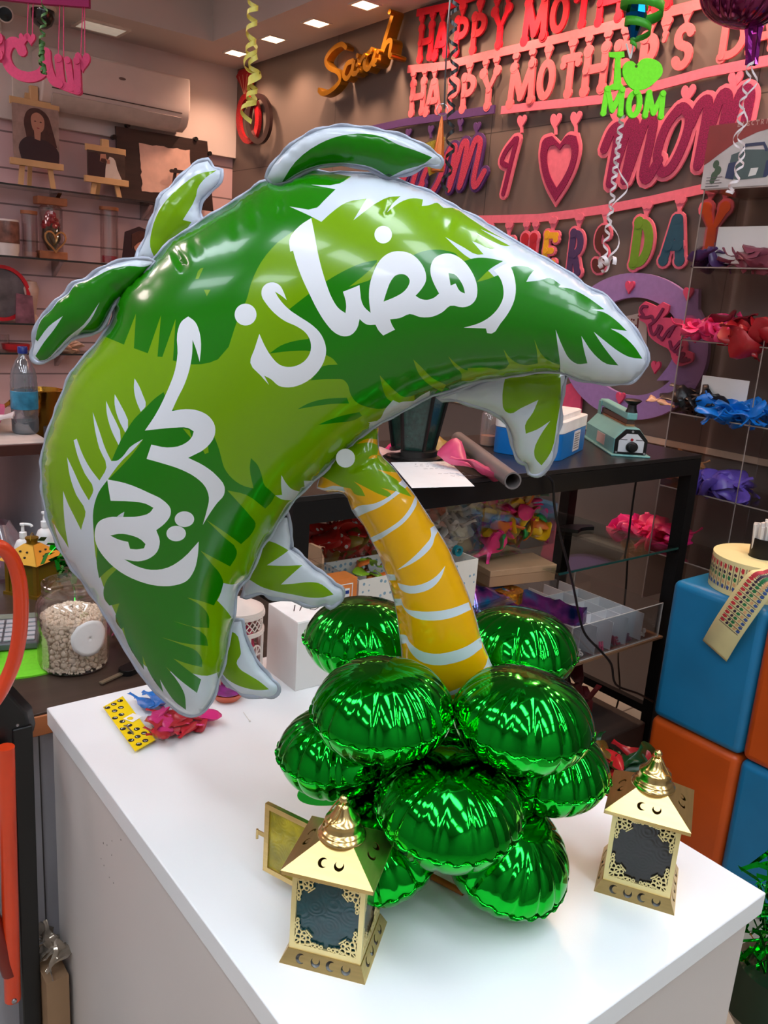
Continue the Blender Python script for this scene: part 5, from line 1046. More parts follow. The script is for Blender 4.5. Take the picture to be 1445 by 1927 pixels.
# clear acrylic shelf unit on the grey wall
UX0, UX1, UY0, UY1 = 2.62, 2.885, .62, 1.705
M_ACS = clear('smoked_acrylic', (244, 238, 236), refl=.3, rough=.05)
t = thing('acrylic_shelf_unit', 'tall clear acrylic shelf unit full of limp balloons on the grey wall', 'shelf unit', ((UX0+UX1)/2, (UY0+UY1)/2, .55))
SZ = [.735, .985, 1.247, 1.498, 1.739, 1.985]
mb = MB()
MB().box((UX0, UY1-.004, .55), (UX1, UY1, 1.985)).build('side_panel', M_ACS, t); MB().box((UX0+.10, UY1-.30, .55), (UX1, UY1-.296, 1.985)).build('divider', M_ACS, t)
MB().box((UX0, UY0, .55), (UX1, UY0+.004, 1.985)).build('side_panel', M_ACS, t)
for z in SZ: MB().box((UX0, UY0+.0045, z-.004), (UX1, UY1-.0045, z)).build('shelf', M_ACS, t)
M_AE = mat('acrylic_edge_warm', (150, 136, 128), .3)
mb = MB()
for z in SZ: mb.box((UX0-.001, UY0, z-.004), (UX0+.001, UY1, z))
mb.build('shelf_edges', M_AE, t)
MB().box((UX0-.001, UY1-.004, .55), (UX0+.001, UY1, 1.985)).box((UX0-.001, UY1-.30, .55), (UX0+.001, UY1-.297, 1.985)).build('panel_edges', M_AE, t)
L_PUR, L_BK, L_BUR, L_SKIN, L_LAV, L_PEACH = LAT('purple', (72, 44, 96)), LAT('black', (34, 32, 34)), LAT('burgundy', (120, 28, 40)), LAT('nude', (196, 150, 120)), LAT('lavender', (92, 70, 160)), LAT('peach', (206, 160, 116))
L_RUBY = LAT('ruby', (160, 24, 32)); L_MAUVE = LAT('mauve', (140, 70, 86)); L_SKY = LAT('sky_blue', (10, 110, 200))
def shelfpile(cols, pxs, z, s, k, seed, label, X=2.72):
    tag(pile('balloons', cols, [((X, P(x, 500, X=X).y, z+.02), k, (.03, .02, .015)) for x in pxs], s, seed, None, .8), label, 'balloons', kind='stuff')
shelfpile([L_PUR], (1330, 1342, 1352), SZ[4], .085, 4, 51, 'limp dark purple balloons on the clear shelf under the pump box'); shelfpile([L_MAUVE], (1405, 1425, 1440, 1455), SZ[4], .12, 6, 52, 'limp mauve balloons behind the white card on the clear shelf')
shelfpile([L_HOT], (1322, 1336, 1350, 1365, 1380, 1395), SZ[3], .085, 4, 53, 'limp hot pink balloons on the clear shelf, spilling over its edge', 2.66); shelfpile([L_HOT, L_BUR], (1405, 1420), SZ[3]+.03, .12, 4, 54, 'limp pink balloons heaped in the middle of the clear shelf'); shelfpile([L_RUBY], (1425, 1440, 1455), SZ[3], .13, 5, 55, 'limp ruby balloons beside the hot pink ones', 2.66)
shelfpile([L_SKIN], (1305,), SZ[2], .075, 2, 56, 'limp nude balloons at the near end of the clear shelf', 2.68); shelfpile([L_BK], (1352, 1365, 1380, 1395, 1370), SZ[2]+.01, .115, 7, 57, 'limp black balloons heaped in front of the white card'); shelfpile([L_SKY], (1405, 1425, 1440, 1455, 1470), SZ[2], .13, 5, 58, 'limp sky blue balloons at the right end of the clear shelf', 2.66)
shelfpile([L_PEACH], (1290, 1310, 1330, 1350, 1370), SZ[1]+.02, .13, 4, 59, 'limp peach balloons on the lower clear shelf behind the rack post', 2.78); shelfpile([L_LAV], (1385, 1405, 1425, 1440, 1455), SZ[1], .12, 5, 60, 'limp lavender balloons on the lower clear shelf', 2.68)
shelfpile([L_HOT, L_MAG], (1250, 1265, 1285, 1305, 1330, 1350), SZ[0], .13, 6, 61, 'limp hot pink balloons on the lowest clear shelf behind the rack post', 2.74)
def card(x0, y0, x1, y1, X, label):
    a, b_ = P(x0, y0, X=X), P(x1, y1, X=X); m = mat('white_card', (226, 222, 218), .55)
    tag(MB().box((X, b_.y, b_.z), (X+.003, a.y, a.z)).build('white_card', m, None, bevel=.001), label, 'card')
card(1352, 427, 1440, 497, 2.70, 'white card standing on the clear shelf behind the mauve balloons'); card(1322, 706, 1400, 776, 2.70, 'white card standing on the clear shelf behind the black balloons')
# pump carton on top
q0 = P(1318, 352, X=UX0+.005); zt_ = P(1335, 237, X=UX0+.005).z
PX, PY0, PY1, PZ0, PZ1 = UX0+.005, q0.y-.46, q0.y, 1.986, zt_
t = thing('pump_carton', 'printed carton of an electric balloon pump on top of the clear shelves', 'box', (PX+.12, (PY0+PY1)/2, PZ0))
MB().box((PX, PY0, PZ0), (PX+.24, PY1, PZ1)).build('box_body', mat('carton_white', (206, 200, 198), .35), t, bevel=.002)
fr = frame((PX-.0006, PY1, PZ0), (0, -1, 0), (0, 0, 1)); W_, H_ = PY1-PY0, PZ1-PZ0
bd = arc(.30, -.02, .275, .158, 150, 40, 14)
MB().poly([(0, H_), (0, .075)]+[(x, y) for x, y in [(.02, .085), (.05, .105), (.1, .135), (.17, .16), (.26, .175), (W_, .18)]]+[(W_, H_)], .0005, (), fr).build('red_print', mat('carton_red', (150, 32, 30), .35), t, smooth=False)
mb = MB(); S_ = .013
for k, ch in enumerate('ELECTRIC'): 
    if ch == 'L': mb.stroke([(.103+.0155*k, .183+S_), (.103+.0155*k, .183), (.11+.0155*k, .183)], .003, .0003, fr, .0006, False)
    elif ch == 'C': mb.stroke([(x*S_+.1+.0155*k, y*S_+.183) for x, y in arc(.5, .5, .4, .45, 60, 300, 8)], .003, .0003, fr, .0006, False)
    else: glyph(mb, ch, fr @ Matrix.Translation((.1+.0155*k, .183, 0)), S_*.8, S_, .003, .0003, .0006)
for k, ch in enumerate('BALLOON'):
    o_ = fr @ Matrix.Translation((.235+.0155*k, .183, 0))
    if ch == 'L': mb.stroke([(.003, S_), (.003, 0), (.01, 0)], .003, .0003, o_, .0006, False)
    elif ch == 'B': glyph(mb, 'P', o_, S_*.8, S_, .003, .0003, .0006); mb.stroke([(x*S_, y*S_) for x, y in [(.24, .47)]+arc(.45, .25, .3, .22, 90, -90, 6)+[(.24, .03)]], .003, .0003, o_, .0006, False)
    elif ch == 'N': mb.stroke([(.001, 0), (.001, S_), (.009, 0), (.009, S_)], .003, .0003, o_, .0006, False)
    else: glyph(mb, ch, o_, S_*.8, S_, .003, .0003, .0006)
mb.build('printed_title', mat('title_pink', (206, 150, 140), .4), t, smooth=False)
mb = MB(); mb.poly([(.09, .035), (.095, .10), (.14, .112), (.235, .105), (.25, .09), (.245, .045), (.225, .025), (.13, .022)], .0004, (), fr); mb.build('pump_picture', mat('print_teal', (70, 96, 96), .35), t, smooth=False)
mb = MB(); mb.poly([(.085, .03), (.09, .075), (.115, .078), (.115, .024)], .0004, (), fr, .0006).poly([(.215, .026), (.218, .074), (.248, .078), (.243, .045), (.226, .026)], .0004, (), fr, .0006); mb.stroke([(.13, .105), (.14, .125), (.2, .125), (.212, .106)], .01, .0004, fr, .0006); mb.build('pump_picture_blue', mat('print_navy', (26, 52, 92), .35), t, smooth=False)
MB().poly([(.165, .03), (.19, .034), (.195, .055), (.17, .055)], .0004, (), fr, .0006).build('pump_picture_label', mat('white_print', (235, 235, 230), .5), t, smooth=False)
mb = MB()
for x, y, r_ in ((.045, .075, .011), (.055, .055, .012), (.045, .04, .012), (.04, .025, .009)): mb.disc((x, y), r_, .0004, fr, 0, 14, r_*1.2)
mb.build('balloon_picture', mat('print_green', (60, 92, 66), .35), t, smooth=False)
mb = MB()
for k in range(4): mb.poly([(.018, .03-.009*k+.004), (.075-.008*(k % 2), .03-.009*k+.004), (.075-.008*(k % 2), .032-.009*k+.004), (.018, .032-.009*k+.004)], .0003, (), fr, .0005)
mb.build('printed_text', mat('print_grey', (96, 92, 96), .5), t, smooth=False)
# green tinsel at the lower right edge
rg = random.Random(71); mb = MB()
for k in range(150):
    c = Vector((1.185+rg.uniform(-.04, .05), .44+rg.uniform(-.05, .05), .70+rg.uniform(-.09, .08))); d = Vector((rg.uniform(-1, 1), rg.uniform(-1, 1), rg.uniform(-1, 1))).normalized()
    s_ = Vector((rg.uniform(-1, 1), rg.uniform(-1, 1), rg.uniform(-1, 1))).normalized(); L_ = rg.uniform(.02, .05)
    mb.add([c-d*L_+s_*.003, c-d*L_-s_*.003, c-s_*.004+Vector((0, 0, .01)), c+s_*.004+Vector((0, 0, .01)), c+d*L_-s_*.003, c+d*L_+s_*.003], [(0, 1, 2, 3), (3, 2, 4, 5)])
tn = mb.build('tinsel_bush', M_GF, None, smooth=False, solid=.0004); tag(tn, 'tuft of shiny green tinsel beyond the right corner of the counter', 'tinsel', kind='stuff')
t = thing('dark_stand', 'dark stand with green and orange trim holding the tinsel beyond the counter', 'stand', (1.195, .44, 0))
MB().cyl((1.195, .44, .02), (1.195, .44, .66), .02, 12).build('pole', mat('dark_green', (14, 40, 22), .4), t); MB().lathe([(.10, 0), (.10, .02), (.03, .03)], 24, Matrix.Translation((1.195, .44, 0))).build('base', M_BLK, t)
MB().lathe([(.05, .50), (.075, .54), (.06, .61)], 20, Matrix.Translation((1.195, .44, 0))).build('cup', mat('dark_green', (14, 40, 22), .4), t)
# ================================================================== brown table on the left and what stands on it
M_BRN = mat('dark_walnut', (62, 48, 40), .3, var=.2, scale=4, stretch=(1, 14, 14)); M_ORE = mat('orange_edge', (186, 112, 66), .4, var=.05); M_PALE = mat('pale_melamine', (176, 172, 178), .45, var=.03)
BX0, BX1, BY0, BY1 = -.05, .86, 1.192, 1.90
t = thing('brown_table', 'dark brown table with an orange edge behind the white counter', 'table', ((BX0+BX1)/2, (BY0+BY1)/2, 0))
MB().box((BX0, BY0+.004, ZB-.028), (BX1, BY1, ZB)).build('table_top', M_BRN, t, bevel=.001)
MB().box((BX0, BY0, ZB-.036), (BX1, BY0+.0035, ZB-.003)).build('edge_band', M_ORE, t, bevel=.003)
MB().box((BX0+.02, BY0+.03, 0), (BX1-.02, BY0+.05, ZB-.029)).build('front_board', M_PALE, t)
MB().box((BX1-.04, BY0+.0505, 0), (BX1-.02, BY1-.02, ZB-.029)).build('side_board', M_PALE, t); MB().box((BX0+.02, BY0+.0505, 0), (BX0+.04, BY1-.02, ZB-.029)).build('side_board', M_PALE, t)
mb = MB(); x_ = P(80, 1600, Y=BY0+.03).x; mb.box((x_, BY0+.0285, .05), (x_+.0018, BY0+.0299, ZB-.04)); mb.build('joint', mat('joint_dark', (70, 64, 62), .6), t)
# pearl jar
jc = P(140, 1250, Z=ZB); t = thing('pearl_jar', 'wide clear plastic jar with a round white sticker, full of pearl beads', 'jar', jc)
JR = .0575
M_JAR = clear('jar_plastic', (252, 249, 248), refl=.3, rough=.03)
k_ = JR/.068
prof = [(.0, .001), (.055, .001), (.064, .004), (.068, .014), (.069, .06), (.0705, .105), (.068, .116), (.060, .124), (.0565, .127), (.056, .131), (.0575, .133), (.0575, .137), (.056, .139), (.056, .143), (.0575, .145), (.0575, .149), (.0555, .150), (.053, .149), (.053, .13), (.057, .122), (.0655, .112), (.0665, .06), (.0655, .014), (.0545, .004), (0, .004)]
MB().lathe([(r*k_, z*1.0) for r, z in prof], 48).build('jar_body', M_JAR, t, local=True)
mb = MB(); sa = -PI/2-.37+.5; n = 22; vs = []; fs = []
for j in range(6):
    for i in range(n): a = 2*PI*i/n; r_ = .031*j/5*(1+.02*math.sin(9*a)*(j == 5)); aa = sa+r_*math.cos(a)/(JR*1.035); vs.append((JR*1.045*math.cos(aa), JR*1.045*math.sin(aa), .068+r_*math.sin(a)))
fs = [(j*n+i, j*n+(i+1) % n, (j+1)*n+(i+1) % n, (j+1)*n+i) for j in range(5) for i in range(n)]
mb.add(vs, fs).build('sticker', mat('sticker_white', (232, 226, 222), .4), t, local=True, solid=.0004)
M_PRL = mat('pearl', (252, 236, 212), .2, 0, var=.03, coat=.6, spec=.6)
rg = random.Random(91); mb = MB(); Ri = JR*.93
def pearl_at(r_, big):
    while True:
        a = rg.uniform(PI*.75, PI*2.25); rr = (Ri-r_)*(1 if rg.random() < .85 else rg.uniform(.6, 1)); z = rg.uniform(.004+r_, .092)
        return Vector((rr*math.cos(a), rr*math.sin(a), z))
bigs = []
tries = 0
while len(bigs) < 95 and tries < 9000:
    tries += 1; r_ = rg.uniform(.005, .0072); a = rg.uniform(-2.7, .1); z = .006+r_+.07*rg.random()**1.2; c = Vector(((Ri-r_)*math.cos(a), (Ri-r_)*math.sin(a), z))
    if abs(((a-sa+PI) % (2*PI))-PI)*JR < .024 and abs(z-.068) < .024: continue
    if all((c-b0).length > (r_+b1)*.98 for b0, b1 in bigs): bigs.append((c, r_))
p0 = None
for c, r_ in bigs:
    if p0 is None: p0 = MB().ball((0, 0, 0), 1, 20).build('pearl_bead', M_PRL, None)
    o = p0 if c is bigs[0][0] else p0.copy()
    if o is not p0: COL.objects.link(o)
    o.location = jc+c; o.scale = (r_,)*3; tag(o, 'larger pearl bead lying against the front of the jar', 'pearl', 'large pearls in the jar')
for k in range(3000):
    top = k > 2300; r_ = rg.choice((.0020, .0025, .0033)); a = rg.uniform(0, 2*PI) if top else rg.uniform(-3.1, .5)
    if top: rr = (Ri-r_)*math.sqrt(rg.random()); z = .088+.020*(1-(rr/Ri)**1.5)+rg.uniform(-.003, .002)
    else: rr = (Ri-r_); z = rg.uniform(.006, .09)
    c = Vector((rr*math.cos(a), rr*math.sin(a), z))
    if not top and any((c-b0).length < (r_+b1)*.9 for b0, b1 in bigs): continue
    mb.ball(c, r_, 7)
q = mb.build('small_pearls', M_PRL, None, local=True); q.location = jc; tag(q, 'small pearl beads filling the clear jar', 'pearls', kind='stuff')
q = MB().lathe([(0, .0045), (Ri-.009, .006), (Ri-.008, .012), (Ri-.008, .086), (Ri*.4, .098), (0, .1)], 32).build('pearl_filling', M_PRL, None); q.location = jc; tag(q, 'mass of pearl beads deep inside the jar', 'pearls', kind='stuff')
# calculator, green felt, gold lantern, pump bottles, green garland, keys, packets
cc = frame((.36, 1.50, ZB), (.95, -.30, 0), (.3, .95, 0)); t = thing('calculator', 'grey desk calculator lying behind the pearl jar', 'calculator', xf=cc @ Matrix.Translation((0, 0, .004)))
MB().box((-.05, -.07, 0), (.05, .075, .014)).build('calculator_body', mat('grey_calculator', (92, 92, 98), .45), t, local=True, bevel=.003)
MB().box((-.042, .045, .0141), (.042, .068, .015)).build('display', mat('lcd', (120, 128, 116), .2), t, local=True)
for r in range(5):
    for c in range(5): MB().box((-.043+.0178*c, -.062+.0205*r, .0141), (-.0285+.0178*c, -.048+.0205*r, .0175)).build('key', mat('key_red', (190, 60, 60), .4) if (r, c) == (0, 0) else mat('key_grey', (168, 168, 174), .45), t, local=True, bevel=.001)
M_FELT = mat('green_felt', (112, 206, 30), .9, var=.06, scale=120, bump=.3)
mb = MB(); mb.poly(smooth2([(-.10, -.02), (-.02, -.075), (.06, -.08), (.105, -.05), (.10, .0), (.02, .06), (-.06, .07), (-.11, .04)], 4), .003, (), Matrix.Translation((.33, 1.405, ZB)))
tag(mb.build('felt_sheet', M_FELT, None), 'bright green felt sheet under the calculator and the jar', 'felt')
t = thing('felt_cutouts', 'heap of bright green felt flower cut-outs at the left table edge', 'felt cut-outs', (.30, 1.46, ZB+.004)); rg = random.Random(13)
for k in range(7):
    o_ = Matrix.Translation((rg.uniform(-.05, .02), rg.uniform(-.03, .08), .002+.004*k)) @ Matrix.Rotation(rg.uniform(0, 6), 4, 'Z')
    MB().poly([((.021+.006*math.cos(5*a))*math.cos(a), (.021+.006*math.cos(5*a))*math.sin(a)) for a in [2*PI*i/30 for i in range(30)]], .003, (), o_).build('cutout', M_FELT, t, local=True)
t = thing('gold_lantern', 'yellow gold lantern behind the pearl jar, with dotted roof', 'lantern', (.462, 1.72, ZB), .62)
M_YG = mat('yellow_gold', (158, 124, 40), .4, .8, var=.06)
mb = MB(); mb.hull([(-.058, -.058, .118), (.058, -.058, .118), (.058, .058, .118), (-.058, .058, .118)], [(-.014, -.014, .168), (.014, -.014, .168), (.014, .014, .168), (-.014, .014, .168)]); mb.build('roof', M_YG, t, smooth=False, local=True, bevel=.001)
mb = MB()
for a in range(4): mb.box((-.046, -.046, 0), (-.036, -.036, .1175), Matrix.Rotation(a*PI/2, 4, 'Z'))
mb.box((-.05, -.05, 0), (.05, .05, .01)); mb.build('frame', M_YG, t, smooth=False, local=True)
for a in range(4): MB().box((-.0355, -.042, .0105), (.0355, -.040, .1175), Matrix.Rotation(a*PI/2, 4, 'Z')).build('pane', mat('amber_glass', (104, 84, 10), .2, spec=.6), t, local=True)
mb = MB()
for a in range(4):
    R = Matrix.Rotation(a*PI/2, 4, 'Z'); s_ = Vector((-.044/.05*0, -.044, .05))
    for x, f_ in ((-.012, .35), (.012, .35), (-.010, .62), (.010, .62)):
        z = .118+.05*f_; y = -.058+.044*f_-.0006; mb.ball(R @ Vector((x, y, z)), .0034, 8)
mb.build('roof_holes', mat('hole_dark', (40, 26, 6), .7), t, local=True)
MB().lathe([(.013, .168), (.013, .178), (.016, .182), (.016, .188), (0, .19)], 20).build('chimney', M_YG, t, local=True)
MB().tube([(.02*math.cos(a), 0, .182+.02*math.sin(a)) for a in [PI*i/12-.1 for i in range(13)]], .0012, 6, xf=Matrix.Rotation(.5, 4, 'Z')).build('handle', M_YG, t, local=True)
XF_=Matrix.Diagonal((.82,.82,.62,1)); t.matrix_basis = t.matrix_basis @ XF_
M_BOT = mat('white_bottle', (224, 222, 220), .3)
def pumpbottle(x, y, s, label, name='pump_bottle'):
    t = thing(name, label, 'bottle', (x, y, ZB))
    MB().lathe([(.0, 0), (.028*s, 0), (.030*s, .006), (.030*s, .125*s), (.022*s, .145*s), (.011*s, .152*s), (.011*s, .16*s)], 24).build('bottle_body', M_BOT, t, local=True)
    MB().lathe([(.0125*s, .158*s), (.0125*s, .176*s), (.006*s, .178*s), (.005*s, .20*s), (.010*s, .202*s), (.010*s, .208*s), (0, .210*s)], 20).build('pump_collar', mat('white_plastic', (232, 232, 232), .35), t, local=True)
    MB().tube(spl([(-.004*s, 0, .203*s), (.006*s, -.004, .206*s), (.022*s, -.016*s, .204*s), (.026*s, -.020*s, .198*s)], 4), .0052*s, 8).build('nozzle', mat('white_plastic', (232, 232, 232), .35), t, local=True)
pumpbottle(P(45, 1050, Y=1.80).x, 1.80, .60, 'white pump dispenser bottle behind the yellow gold lantern'); pumpbottle(P(86, 1040, Y=1.83).x, 1.83, .66, 'white bottle standing between the yellow gold lantern and the crown')
rg = random.Random(3); mb = MB()
for k in range(34):
    u = rg.random(); c = P(100, 1010, D=1.42).lerp(P(130, 1085, D=1.42), u)+Vector((rg.gauss(0, .012), rg.gauss(0, .02), rg.gauss(0, .008))); d = Vector((rg.uniform(-1, 1), rg.uniform(-1, 1), rg.uniform(-1, .4))).normalized(); s_ = d.cross(Vector((.3, .5, .8))).normalized(); L_ = .012+.012*rg.random()
    mb.add([c-s_*.006, c+s_*.006, c+d*L_+s_*.005, c+d*L_-s_*.005], [(0, 1, 2, 3)])
mb.tube(spl([P(130, 1085, D=1.42), P(140, 1110, D=1.42), P(142, 1150, D=1.40), P(150, 1190, D=1.39)], 5), .0014, 6)
tag(mb.build('green_garland', M_GF, None, smooth=False, solid=.0005), 'shiny green foil garland trailing down to the pearl jar behind the crown', 'garland', kind='stuff')
q = P(250, 1262, Z=ZB); t = thing('car_key', 'black car key lying on the brown table beside the jar', 'key', (q.x, q.y, ZB), .4)
MB().poly(rbox(.05, .028, 0, .011), .010).build('key_head', M_BLK, t, local=True, bevel=.003); MB().box((-.07, -.004, .003), (-.0255, .004, .0055)).build('key_blade', mat('key_metal', (170, 160, 136), .35, .8), t, local=True)
q = P(232, 1205, Z=ZB); tag(pile('snack_packets', [mat('packet_red', (200, 40, 50), .25), mat('packet_navy', (30, 30, 60), .25), mat('packet_white', (210, 204, 206), .25), mat('packet_pink', (170, 70, 110), .25)], [((q.x+.01, q.y-.0, ZB+.03), 12, (.018, .03, .02))], .06, 17, None, .8), 'printed wrapper packets between the pearl jar and the crown', 'packets', kind='stuff')
# white bird-cage candle lantern
q = P(470, 1290, Z=ZT+.001); lx, ly = .60, 1.10
M_IV = mat('ivory_metal', (222, 206, 196), .4); t = thing('white_lantern', 'ivory lantern with lattice collar and arched windows beside the white carton', 'lantern', (lx, ly, ZT))
Rl = .040; HB = .098
mb = MB()
for k in range(8): a = 2*PI*k/8; mb.tube([(Rl*math.cos(a), Rl*math.sin(a), 0), (Rl*math.cos(a), Rl*math.sin(a), HB)], .0028, 6)
for z in (.003, .035, HB): mb.lathe([(Rl-.002, z-.003), (Rl+.0025, z-.003), (Rl+.0025, z+.003), (Rl-.002, z+.003), (Rl-.002, z-.003)], 32, cap=False)
for k in range(8):
    a0 = 2*PI*(k+.5)/8; fr = Matrix.Rotation(a0, 4, 'Z') @ Matrix.Translation((Rl*.93, 0, 0)) @ frame((0, 0, 0), (0, 1, 0), (0, 0, 1))
    wv = [(.012*math.cos(math.radians(g)), .062+.016*math.sin(math.radians(g))) for g in range(0, 181, 15)]
    mb.stroke([(.012, .006)]+wv+[(-.012, .006)], .0022, .0015, fr, 0, False); mb.stroke([(0, .006), (0, .078)], .0018, .0015, fr, 0, False); mb.stroke([(-.012, .062), (.012, .062)], .0018, .0015, fr, 0, False)
    for g in (45, 135): mb.stroke([(0, .062), (.0115*math.cos(math.radians(g)), .062+.0155*math.sin(math.radians(g)))], .0016, .0015, fr, 0, False)
    mb.stroke([(-.012, .034), (.012, .034)], .0018, .0015, fr, 0, False)
mb.build('cage', M_IV, t, local=True)
mb = MB()
for k in range(24):
    for sg in (1, -1):
        pts = [((Rl-.001)*math.cos(2*PI*k/24+sg*.5*i/5), (Rl-.001)*math.sin(2*PI*k/24+sg*.5*i/5), HB+.005+.022*i/5) for i in range(6)]; mb.tube(pts, .0010, 5)
mb.lathe([(Rl-.002, HB+.026), (Rl+.003, HB+.026), (Rl+.003, HB+.031), (Rl-.002, HB+.031), (Rl-.002, HB+.026)], 32, cap=False); mb.build('lattice_collar', M_IV, t, local=True)
MB().lathe([(Rl+.002, HB+.0312), (Rl+.001, HB+.036), (.026, HB+.044), (.012, HB+.049), (.004, HB+.052), (0, HB+.053)], 36).build('lid', M_IV, t, local=True)
MB().tube([(.012*math.cos(a), -.002, HB+.05+.016*math.sin(a)) for a in [PI*i/10 for i in range(11)]], .0012, 6).build('handle', mat('dark_wire', (90, 60, 56), .4), t, local=True)
MB().lathe([(0, .004), (Rl*.8, .004), (Rl*.8, .05), (.02, .11), (0, .112)], 20).build('pink_filling', mat('pink_petals', (190, 44, 86), .6, var=.4, scale=60), t, local=True)
# orange and black hand truck -------------------------------------------------
M_OR = mat('orange_paint', (226, 66, 24), .3, var=.08, scale=12, coat=.4); M_HB = mat('black_frame', (14, 14, 15), .35)
t = thing('hand_truck', 'folding hand truck with bent orange tube handle and black post at the left edge', 'hand truck', (.27, 1.12, 0))
def tp(x, y, D=None): return P(x, y, Y=1.13 if D is None else D-.02)
pts = [tp(-120, 1180), tp(-90, 1080), tp(-50, 1035), tp(-10, 1024), tp(18, 1037), tp(36, 1072), tp(43, 1120), tp(42, 1180), tp(32, 1235), tp(12, 1285), tp(-10, 1330), tp(-40, 1370)]
MB().tube(spl([tp(x, y, 1.07) for x, y in ((-120, 1180), (-90, 1080), (-50, 1035), (-10, 1027), (16, 1042), (32, 1075), (39, 1120), (38, 1180), (29, 1235), (12, 1280), (-10, 1318), (-40, 1350))], 7), .0092, 14).build('handle_tube', M_OR, t)
a, b_ = tp(11, 1408, 1.13), tp(24, 1880, 1.13); b_ = Vector((b_.x, b_.y, b_.z)); d = (a-b_).normalized()
MB().tube([a+d*.002, a, b_], .0115, 14).build('lower_tube', M_OR, t)
a, b_ = tp(38, 1362, 1.16), tp(58, 1935, 1.16); bz = a.lerp(b_, (a.z-.0)/(a.z-b_.z)); fr = None
mb = MB(); w_ = .0135
mb.hull([(bz.x-w_, bz.y-w_, 0), (bz.x+w_, bz.y-w_, 0), (bz.x+w_, bz.y+w_, 0), (bz.x-w_, bz.y+w_, 0)], [(a.x-w_, a.y-w_, a.z), (a.x+w_, a.y-w_, a.z), (a.x+w_, a.y+w_, a.z), (a.x-w_, a.y+w_, a.z)])
mb.build('post', M_HB, t, bevel=.002)
c0, c1 = tp(0, 1290, 1.14), tp(50, 1385, 1.14)
br_ = [tp(-30, 1268), tp(14, 1304), tp(49, 1342), tp(56, 1374), tp(52, 1391), tp(22, 1400), tp(0, 1418), tp(-30, 1430)]
mb = MB(); n = len(br_); back = [q+FH*.022 for q in br_]; mb.hull(br_[::-1], back[::-1]); mb.build('bracket', M_HB, t, bevel=.003)
mb = MB(); q = tp(27, 1884, 1.11); mb.ball(q, .004, 8); q = tp(33, 1365, 1.125); mb.ball(q, .002, 8); mb.build('bolts', mat('steel', (190, 190, 195), .3, 1), t)
MB().box((.10, 1.00, .005), (.29, 1.15, .015)).build('toe_plate', M_HB, t); MB().tube([tp(-60, 1600, 1.14), tp(20, 1830, 1.13)], .012, 12).build('brace', mat('dark_red', (120, 26, 14), .4), t)
# purple balloon in clear bag at far left
q = P(-5, 1085, D=1.75); t = thing('bagged_balloon', 'dark purple foil balloon in a clear bag at the left edge', 'balloon', q)
MB().ball((0, 0, 0), (.062, .062, .075), 28).build('balloon_body', mat('purple_foil', (92, 14, 58), .2, .7, coat=.5), t, local=True)
rg = random.Random(5); mb = MB(); n = 18; vs = []; fs = []
for j in range(9):
    for i in range(n): a = 2*PI*i/n; r_ = (.070+.012*rg.random())*(1 if j < 6 else 1-.2*(j-5)); vs.append((r_*math.cos(a), r_*math.sin(a), -.085+.026*j+.006*rg.random()))
fs = [(j*n+i, j*n+(i+1) % n, (j+1)*n+(i+1) % n, (j+1)*n+i) for j in range(8) for i in range(n)]
mb.add(vs, fs).build('clear_bag', clear('bag_clear', (236, 220, 228), refl=.35, rough=.12, haze=.14), t, local=True)
q.z = 0
tag(MB().box((q.x-.12, q.y-.1, ZB+.0005), (q.x+.055, q.y+.12, P(-5, 1085, D=1.75).z-.092)).build('tray_box', mat('maroon_box', (52, 20, 26), .6), None), 'dark maroon box under the bagged purple balloon', 'box')
# bag and parcel on floor in the gap
q = P(85, 1790, Y=1.16); t = thing('brown_parcel', 'brown paper parcel with clear wrap in the gap beside the white counter', 'parcel', (.29, 1.14, 0))
MB().box((.292, 1.10, 0), (.3255, 1.185, P(85, 1815, Y=1.14).z)).build('parcel', mat('brown_cardboard', (158, 124, 92), .7), t)
rg = random.Random(2); mb = MB(); z0 = P(85, 1815, Y=1.14).z
for k in range(9): flake(mb, (.31+rg.uniform(-.008, .008), 1.14+rg.uniform(-.03, .03), z0+.016+rg.uniform(0, .02)), .045, rg, 1)
mb.build('clear_wrap', mat('shiny_wrap', (170, 156, 140), .12, .6, var=.4, scale=40), t, solid=.0006)
# ------------------------------------------------------------------ work counter in the middle distance, left
M_DK = mat('dark_drawers', (40, 34, 30), .45, var=.15)
ZW = 1.05
t = thing('work_counter', 'white topped work counter with shelves at the far left', 'counter', (.5, 3.0, 0))
MB().box((-.9, 2.72, ZW-.03), (.80, 3.5, ZW)).build('counter_top', mat('dusty_white_top', (196, 186, 180), .5), t)
MB().box((-.9, 2.70, ZW-.034), (.80, 2.7195, ZW-.002)).build('edge_band', mat('dark_red_edge', (70, 34, 26), .45), t)
for x in (-.88, -.2, .55, .77): MB().box((x, 2.74, 0), (x+.02, 3.48, ZW-.031)).build('upright', M_PALE, t)
for z in (.30, .62): MB().box((-.86, 2.745, z), (.76, 3.47, z+.018)).build('shelf', M_PALE, t)
q = P(47, 812, Y=2.9); t = thing('water_bottle', 'clear plastic water bottle with a blue cap and label on the far counter', 'bottle', (.772, 2.90, ZW))
M_PET = clear('pet_plastic', (206, 214, 222), refl=.5, rough=.05, haze=.10)
MB().lathe([(.0, .002), (.036, .002), (.042, .010), (.042, .05), (.0405, .056), (.042, .062), (.042, .165), (.040, .175), (.041, .185), (.036, .21), (.024, .238), (.014, .252), (.0135, .268)], 28).build('bottle_body', M_PET, t, local=True)
MB().lathe([(.0155, .262), (.0155, .282), (.014, .284), (0, .284)], 20).build('cap', mat('blue_cap', (20, 40, 120), .35), t, local=True)
MB().lathe([(.0425, .082), (.0428, .084), (.0428, .140), (.0425, .142)], 28, cap=False).build('label', mat('water_label', (46, 120, 150), .4, var=.5, scale=26), t, local=True, solid=.0003)
